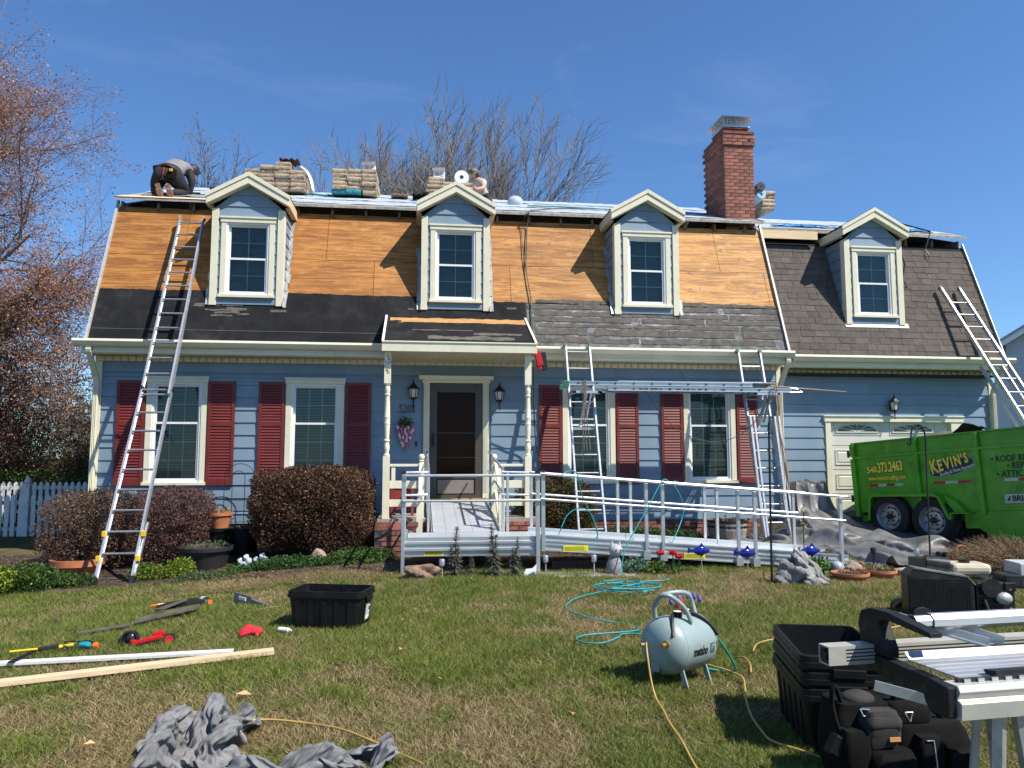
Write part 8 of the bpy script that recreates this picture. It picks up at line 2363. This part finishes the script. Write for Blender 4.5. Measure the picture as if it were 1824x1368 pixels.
# solar lights
def solar(x, y, h, label, dark=False, tilt=0.):
    T = thing('garden_light', label, 'garden light', (x, y, .14))
    obj('stake', MB().tube([(x, y, .12), (x+tilt, y, .14+h*.75)], .009, 6), m_blackmetal if dark else m_flash, T)
    obj('lamp_head', MB().lathe([(.02, 0), (.032, .01), (.036, .07), (.03, .085), (.001, .09)], (x+tilt, y, .14+h*.72), 12), m_blackmetal if dark else m_alu, T, smooth=40)
solar(.31, 9.38, .23, 'small silver garden light between the rock and the spiky plants'); solar(1.56, 9.36, .27, 'small silver garden light at the right corner of the platform')
solar(2.19, 9.5, .24, 'small silver garden light left of the cat statue'); solar(5.86, 9.45, .30, 'dark stake light on the drop cloth left of the clear light', True)
solar(6.5, 9.5, .26, 'small clear topped garden light on the edge of the drop cloth'); solar(6.78, 9.5, .20, 'low black garden light right of the clear topped one', True, .03)
# dragon statue
DG_ = thing('dragon_statue', 'rough grey cast stone dragon statue crouching in the grass', 'statue', (4.42, 8.6, .13))
for i, (x, y, z, a, b, c_) in enumerate(((4.33, 8.6, .28, .17, .14, .14), (4.50, 8.58, .24, .13, .12, .12), (4.40, 8.56, .40, .10, .09, .10), (4.36, 8.55, .48, .065, .06, .06), (4.22, 8.6, .22, .11, .10, .09), (4.56, 8.46, .17, .11, .08, .06), (4.47, 8.44, .19, .08, .06, .07), (4.66, 8.55, .18, .07, .06, .05))):
    blob('body' if i == 0 else ('head' if i == 3 else 'limb'), '', (x, y, z), (a, b, c_), 30+i, m_grey, '', parent=DG_, n=26, m=18, rough=.42)
for (a, b) in (((4.44, 8.58, .44), (4.60, 8.52, .22)), ((4.50, 8.60, .40), (4.66, 8.55, .20)), ((4.30, 8.6, .42), (4.14, 8.62, .26))):
    obj('wing', MB().tube(catmull([a, ((a[0]+b[0])/2+.02, a[1]-.03, (a[2]+b[2])/2+.05), b], 4), [.028]*8+[.02], 8), m_grey, DG_, smooth=60)
for dx in (-.03, .04): obj('horn', MB().lathe([(.02, .51), (.003, .58)], (4.36+dx, 8.55, 0), 6), m_grey, DG_)
# shepherd's hooks
PB = thing('shepherd_hook', 'straight black iron pole standing in the grass in front of the ramp end', 'plant hook', (4.125, 8.72, .14))
obj('shaft', MB().tube([(4.125, 8.72, .05), (4.19, 8.80, 2.02)], .013, 8), m_blackmetal, PB)
obj('prong', MB().tube([(4.03, 8.72, .05), (4.03, 8.72, .28), (4.23, 8.72, .27), (4.23, 8.72, .05)], .006, 6), m_blackmetal, PB)
obj('hook', MB().tube([(4.19, 8.80, 2.02), (4.20, 8.80, 2.07), (4.23, 8.8, 2.09), (4.25, 8.8, 2.05)], .008, 6), m_blackmetal, PB)
PH = thing('shepherd_hook', 'curved black iron hook standing in front of the green trailer', 'plant hook', (6.47, 9.2, .14))
obj('shaft', MB().tube([(6.47, 9.2, .05), (6.56, 9.3, 1.72)]+[(6.46+.10*math.cos(a), 9.3, 1.86+.17*math.sin(a)) for a in [math.pi*i/10 for i in range(0, 11)]]+[(6.355, 9.3, 1.78), (6.33, 9.3, 1.75), (6.30, 9.3, 1.80)], .011, 8), m_blackmetal, PH)
# tall pale flower stem
TF = thing('blossom_plant', 'tall thin stem with small pale yellow blossoms before the drop cloth', 'flower', (4.98, 9.55, .14))
obj('stem', MB().tube([(4.98, 9.55, .14), (4.97, 9.55, .6), (4.99, 9.55, 1.0)], .007, 5), M('dark_stem', (.03, .03, .02), .7), TF)
leaves('blossom', TF, [(4.98, 9.53, .58), (4.97, 9.53, .78), (4.99, 9.53, .96), (4.98, 9.53, .7)], .05, [(.62, .58, .30), (.5, .5, .3)], per=9, jit=.018, seed=9)
# purple grape hyacinths
GH = thing('grape_hyacinth', 'small cluster of purple grape hyacinths behind the air tank handle', 'flower', (2.62, 7.38, .11))
for k, (x, y, h) in enumerate(((2.55, 7.40, .13), (2.62, 7.36, .17), (2.70, 7.40, .15), (2.74, 7.36, .13), (2.66, 7.42, .16), (2.46, 7.38, .11))):
    obj('flower_spike', MB().lathe([(.008, .0), (.02, .015), (.022, .035), (.012, .06), (.003, .07)], (x, y, .10+h-.03), 8), M('violet_petal', (.12, .10, .42), .6, var=.5, sc=60), GH, smooth=60)
    obj('stem', MB().tube([(x, y, .1), (x, y, .10+h-.03)], .003, 4), MATS['green_stem'], GH)

# ---------------------------------------------------------------- hoses on the lawn and the ramp
m_teal = M('teal_hose', (.01, .27, .29), .45, var=.12, bmp=.05)
m_yelh = M('yellow_hose', (.42, .27, .07), .5, var=.1, bmp=.05)
def hose(name, label, P, r, mat, k=6, cat='hose'):
    P = [(p[0], p[1], p[2] if len(p) > 2 else G(p[0], p[1])+.045) for p in P]
    return one(name, MB().tube(catmull(P, k), r, 7), mat, label, cat, smooth=60)
coil = []
rr_ = random.Random(8)
for i in range(52):
    a = i*.62; q = .16+.16*rr_.random()+.08*math.sin(i*.35)
    coil.append((2.27+math.cos(a)*q*1.1+.05*math.sin(i*.13), 8.28+math.sin(a)*q*1.05, G(2.27, 8.28)+.035+.0012*i+.01*rr_.random()))
P = [(2.95, 8.9), (2.85, 8.75), (2.45, 8.65)]+coil+[(1.95, 8.15), (1.65, 7.9), (1.46, 7.55), (1.46, 7.3), (1.58, 7.05), (1.75, 6.95, G(1.75, 6.95)+.03), (1.95, 6.9, G(1.9, 6.9)+.005), (1.9, 6.6), (1.75, 6.55), (1.45, 6.5), (1.32, 6.4), (1.36, 6.28), (1.50, 6.25), (1.66, 6.38), (1.75, 6.5), (1.95, 6.45), (2.1, 6.3)]
hose('teal_air_hose', 'teal air hose coiled on the lawn and trailing towards the air tank', P, .0062, m_teal, 5)
hose('teal_air_hose', 'teal hose looped over the left part of the ramp rail and deck', [(1.80, 9.62, 1.37), (1.90, 9.66, 1.425), (2.02, 9.68, 1.40), (2.10, 9.8, 1.15), (2.22, 9.95, .95), (2.36, 10.0, .62), (2.28, 10.0, .53), (2.10, 9.95, .52), (2.3, 10.05, .535), (2.38, 10.1, .56), (2.30, 10.1, .85), (2.15, 10.1, .93), (1.98, 10.1, .85), (1.86, 10.05, .62), (1.83, 10.0, .56)], .007, m_teal)
hose('teal_air_hose', 'teal hose hanging from the middle of the ramp rail down to the cat statue', [(3.22, 9.69, 1.30), (3.14, 9.69, 1.30), (2.95, 9.60, 1.02), (2.72, 9.5, .70), (2.56, 9.42, .45), (2.50, 9.36, .22), (2.52, 9.3, .17)], .007, m_teal)
hose('teal_air_hose', 'teal hose loop hanging behind the ramp rail left of the barrel planter', [(3.30, 9.72, 1.29), (3.55, 10.3, 1.27), (3.68, 10.85, 1.24), (3.80, 10.90, 1.05), (3.85, 10.90, .85), (3.78, 10.85, .66), (3.60, 10.6, .48), (3.38, 10.1, .44)], .007, m_teal)
hose('yellow_air_hose', 'yellow hose running from the air tank towards the camera', [(1.545, 5.17, .36), (1.53, 5.10, .30), (1.53, 5.02, .15), (1.54, 4.95, .06), (1.52, 4.75), (1.49, 4.55), (1.47, 4.3), (1.45, 4.15), (1.42, 3.95), (1.38, 3.6)], .0065, m_yelh)
hose('teal_air_hose', 'short teal hose from the tank coupler bending down to the grass', [(2.12, 5.34, .33), (2.20, 5.36, .22), (2.27, 5.42, .10), (2.24, 5.5, .06), (2.12, 5.55, .07)], .008, M('green_teal_hose', (.01, .24, .18), .45))
hose('yellow_air_hose', 'yellow hose curving across the grass past the stacked totes', [(2.14, 5.62), (2.24, 5.45), (2.27, 5.3), (2.20, 5.1), (2.10, 4.85), (2.02, 4.6), (1.97, 4.35), (1.96, 4.2), (2.05, 4.05), (2.12, 3.93), (2.25, 3.85)], .007, m_yelh)
hose('yellow_air_hose', 'short yellow hose piece arching out of the grass left of the stacked totes', [(2.40, 5.45, .06), (2.46, 5.6, .08), (2.48, 5.75, .09), (2.45, 5.85, .06)], .0065, m_yelh)
hose('yellow_air_hose', 'faint yellow hose behind the stacked totes', [(2.62, 5.9), (2.75, 6.1), (2.95, 6.2), (3.2, 6.1), (3.5, 6.2), (4.4, 6.55)], .0065, m_yelh)
hose('yellow_air_hose', 'yellow cord lying in the grass to the right of the canvas tarp', [(-1.05, 4.80, .07), (-.85, 4.88, .05), (-.6, 4.82, .035), (-.42, 4.68, .045), (-.25, 4.48, .05), (-.10, 4.33, .035), (.05, 4.15, .03)], .0065, m_yelh)
# boards
m_pine = M('fresh_pine', (.66, .49, .31), .6, var=.1, sc=4, st=(.3, 6, 6), bmp=.15, dirt=(.50, .33, .18), dirt_amt=.3, dirt_sc=6)
m_primed = M('white_primed_board', (.70, .69, .66), .6, var=.06, bmp=.15, dirt=(.4, .36, .3), dirt_amt=.3, dirt_sc=5)
one('pine_board', MB().beam((-3.35, 5.74, .035), (-1.09, 6.34, .10), .088, .038), m_pine, 'long fresh pine board lying on the grass at the left, the nearer of two', 'board', bevel=.003)
one('white_board', MB().beam((-3.6, 6.50, .02), (-1.42, 6.42, .088), .085, .024), m_primed, 'white painted board lying on the grass behind the pine board', 'board', bevel=.002)
# tools and litter on the grass
HM2 = thing('pry_hammer', 'yellow handled hammer with dark blade lying across the white board', 'hammer', (-2.95, 6.7, .0))
obj('handle', MB().tube(catmull([(-3.22, 6.78, .05), (-3.05, 6.80, .06), (-2.98, 6.80, .06)], 3), .011, 6), MATS['yellow_plastic'], HM2)
obj('handle_end', MB().tube([(-2.90, 6.83, .065), (-2.78, 6.88, .07)], .014, 8).tube([(-2.87, 6.90, .07), (-2.80, 6.98, .07)], .014, 8), MATS['yellow_plastic'], HM2)
obj('head', MB().beam((-3.0, 6.76, .065), (-2.88, 6.84, .075), .035, .03), m_cast, HM2, bevel=.004)
obj('blade', MB().beam((-3.0, 6.70, .07), (-3.04, 6.42, .055), .05, .006), m_cast, HM2)
m_clear = glass('clear_bottle', (.80, .90, .92), .03)
def bottle(x, y, z, label, a, liquid, s=1.):
    T = thing('plastic_bottle', label, 'bottle', (x, y, z)); rt = Matrix.Rotation(R(a), 3, 'Z') @ Matrix.Rotation(R(90), 3, 'Y')
    c = (x, y, z+.05)
    obj('body', MB().lathe([(.001, -.10*s), (.034*s, -.098*s), (.036*s, -.05*s), (.032*s, 0), (.036*s, .04*s), (.03*s, .065*s), (.014*s, .085*s)], c, 16, rt), m_clear, T, smooth=40)
    if liquid: obj('drink', MB().lathe([(.001, -.0), (.028*s, .0), (.031*s, .04*s), (.024*s, .062*s), (.001, .075*s)], (x, y, z+.047), 14, rt), M('blue_drink', (.03, .30, .36), .2), T, smooth=40)
    else: obj('label', MB().lathe([(.0345*s, -.03*s), (.0345*s, .02*s)], c, 14, rt, cap=False), M('pale_wrap', (.5, .5, .5), .5), T)
    obj('cap', MB().lathe([(.001, .083*s), (.019*s, .083*s), (.019*s, .112*s), (.001, .112*s)], c, 12, rt), M('orange_cap', (.80, .14, .01), .45, bmp=0), T)
bottle(-2.73, 6.88, .01, 'drink bottle with blue liquid and orange cap beside the hammer', 0, True, 1.25)
bottle(-2.21, 8.62, .05, 'empty clear bottle with orange cap lying farther back on the lawn', -50, False, 1.2)
RS = thing('framing_nailer', 'red and black cordless nailer lying on its side in the grass', 'nail gun', (-2.25, 6.95, .02))
m_rp = MATS['red_plastic']
obj('motor_housing', MB().ball((-2.36, 6.98, .09), .065, 16, 10, .8, 1, 1), m_blk, RS, smooth=50)
obj('guard', MB().lathe([(.075, -.012), (.078, 0), (.075, .012), (.06, .012), (.06, -.012)], (-2.365, 6.93, .085), 20, Matrix.Rotation(R(75), 3, 'X')), m_blk, RS, smooth=40)
obj('body', MB().beam((-2.34, 6.92, .06), (-2.12, 6.97, .10), .05, .035).beam((-2.33, 6.92, .03), (-2.33, 6.92, .09), .05, .02), m_rp, RS, bevel=.008)
obj('grip', MB().beam((-2.20, 6.99, .11), (-2.10, 7.0, .125), .05, .045), m_rp, RS, bevel=.012)
obj('barrel', MB().beam((-2.30, 6.95, .045), (-2.10, 6.96, .05), .05, .03), m_blk, RS, bevel=.006)
obj('blade_disc', MB().lathe([(.001, .01), (.05, .01), (.05, -.01), (.001, -.01)], (-2.055, 6.96, .075), 20, Matrix.Rotation(R(80), 3, 'X')), m_blk, RS)
obj('blade_cover', MB().lathe([(.001, .014), (.036, .014), (.036, -.014), (.001, -.014)], (-2.055, 6.955, .075), 18, Matrix.Rotation(R(80), 3, 'X')), m_rp, RS)
obj('nozzle', MB().cyl((-2.43, 6.96, .075), (-2.46, 6.955, .075), .02, 10), m_blk, RS)
GL = thing('work_glove', 'crumpled bright red work glove lying on the grass', 'glove', (-1.38, 7.0, .07))
m_gr = M('red_knit', (.55, .015, .03), .8, var=.15, bmp=.5, bsc=200)
obj('palm', MB().ball((-1.36, 7.0, .115), .062, 14, 9, 1.05, .9, .62), m_gr, GL, smooth=60)
for i, (dx, dz) in enumerate(((-.10, .09), (-.11, .105), (-.105, .12), (-.08, .135))): obj('finger', MB().tube(catmull([(-1.38, 6.97+i*.018, .12), (-1.42, 6.96+i*.02, dz+.02), (-1.38+dx, 6.95+i*.022, dz)], 3), [.018]*6+[.012], 7), m_gr, GL, smooth=60)
obj('thumb', MB().tube([(-1.34, 6.95, .11), (-1.33, 6.91, .09)], [.018, .012], 7), m_gr, GL, smooth=60)
TS = thing('jamb_saw', 'grey metal hand tool with handle lying in the grass left of the tote', 'tool', (-1.65, 8.3, .07))
m_gm = M('worn_grey_casting', (.22, .215, .205), .5, metal=.5, var=.3, sc=12, bmp=.2)
obj('plate', MB().beam((-1.86, 8.42, .16), (-1.66, 8.27, .13), .015, .12), m_gm, TS, bevel=.003)
obj('slot', MB().beam((-1.80, 8.364, .165), (-1.72, 8.304, .155), .017, .03), m_lw, TS)
obj('arm', MB().beam((-1.66, 8.28, .145), (-1.46, 8.10, .115), .035, .05), m_gm, TS, bevel=.005)
obj('end', MB().cyl((-1.46, 8.09, .11), (-1.40, 8.05, .10), .028, 12), m_gm, TS)
one('pipe_scrap', MB().cyl((-1.50, 8.0, .09), (-1.32, 8.04, .10), .018, 10), m_gm, 'short grey pipe end beside the metal hand tool', 'pipe', smooth=40)
one('wood_sliver', MB().beam((-1.62, 7.95, .11), (-1.33, 8.06, .13), .012, .006), m_pine, 'thin pale wood sliver across the grey pipe end', 'scrap')
SS = MB(); rr_ = random.Random(5)
def shard(name, label, P, th, mat, z, cat='roofing scrap', group='shingle scraps on the lawn'):
    m = MB(); n = len(P)
    v = [(x, y, G(x, y)+z+dz) for x, y, dz in P]
    m.add([tuple(p) for p in v]+[(p[0], p[1], p[2]+th) for p in v], [tuple(reversed(range(n))), tuple(range(n, 2*n))]+[(i, (i+1) % n, (i+1) % n+n, i+n) for i in range(n)])
    return one(name, m, mat, label, cat, group=group)
shard('shingle_scrap', 'grey shingle scrap lying lowest in the pile on the lawn', [(-2.62, 7.75, .0), (-2.15, 8.0, .03), (-2.12, 8.12, .04), (-2.55, 7.92, .02)], .02, m_oldshingle, .04)
shard('shingle_scrap', 'black folded felt scrap on the shingle pile', [(-2.5, 8.0, .03), (-2.08, 8.14, .05), (-2.2, 8.25, .07), (-2.55, 8.2, .05)], .02, m_felt, .06)
shard('shingle_scrap', 'narrow shingle strip leaning over the felt scrap', [(-2.5, 7.95, .05), (-2.28, 8.15, .09), (-2.24, 8.12, .09), (-2.42, 7.93, .05)], .012, m_oldshingle, .06)
shard('shingle_scrap', 'long flat shingle strip half hidden in the grass to the left', [(-3.0, 7.45, .0), (-2.62, 7.62, .0), (-2.62, 7.70, .0), (-3.0, 7.52, .0)], .012, m_oldshingle, .045)
KN = thing('orange_hammer', 'orange handled tool lying on the shingle scraps', 'tool', (-2.5, 8.12, .08))
obj('handle', MB().tube([(-2.60, 8.17, .135), (-2.38, 8.22, .15)], .014, 8), M('orange_plastic', (.70, .12, .02), .45, bmp=0), KN); obj('band', MB().tube([(-2.54, 8.184, .139), (-2.49, 8.195, .143)], .0155, 8), m_pine, KN)
one('caulk_tube', MB().cyl((-1.17, 7.03, .12), (-1.08, 6.98, .12), .02, 10).cyl((-1.08, 6.98, .12), (-1.055, 6.966, .12), .008, 8), m_primed, 'small white tube beside the lone black tote', 'tube')
for i, (x, y, s, lb_) in enumerate(((-1.10, 5.34, .05, 'tan wood chip above the canvas tarp'), (-.11, 6.24, .035, 'small brown dead leaf near the middle of the lawn'), (.16, 5.5, .045, 'pale curled leaf in the middle foreground'), (-.1, 7.15, .035, 'reddish leaf right of the lone tote'), (2.62, 4.15, .06, 'tan leaf beside the larger tool bag'), (-1.75, 4.6, .03, 'yellow leaf at the left of the tarp'), (.95, 4.75, .035, 'brown leaf in the lower middle of the lawn'))):
    o = one('dead_leaf', MB().add([(-s, 0, 0), (0, -s*.5, .012), (s, 0, .004), (0, s*.5, .016)], [(0, 1, 2), (0, 2, 3)]).add([(-s*.3, s*.2, .005), (s*.2, s*.8, .01), (s*.4, s*.2, .008)], [(0, 1, 2)]), M('tan_chip', (.50, .30, .14), .7, rnd=.3), lb_, 'leaf', fixn=False)
    o.location = (x, y, G(x, y)+.045); o.rotation_euler = (.2, .1, i*1.3)
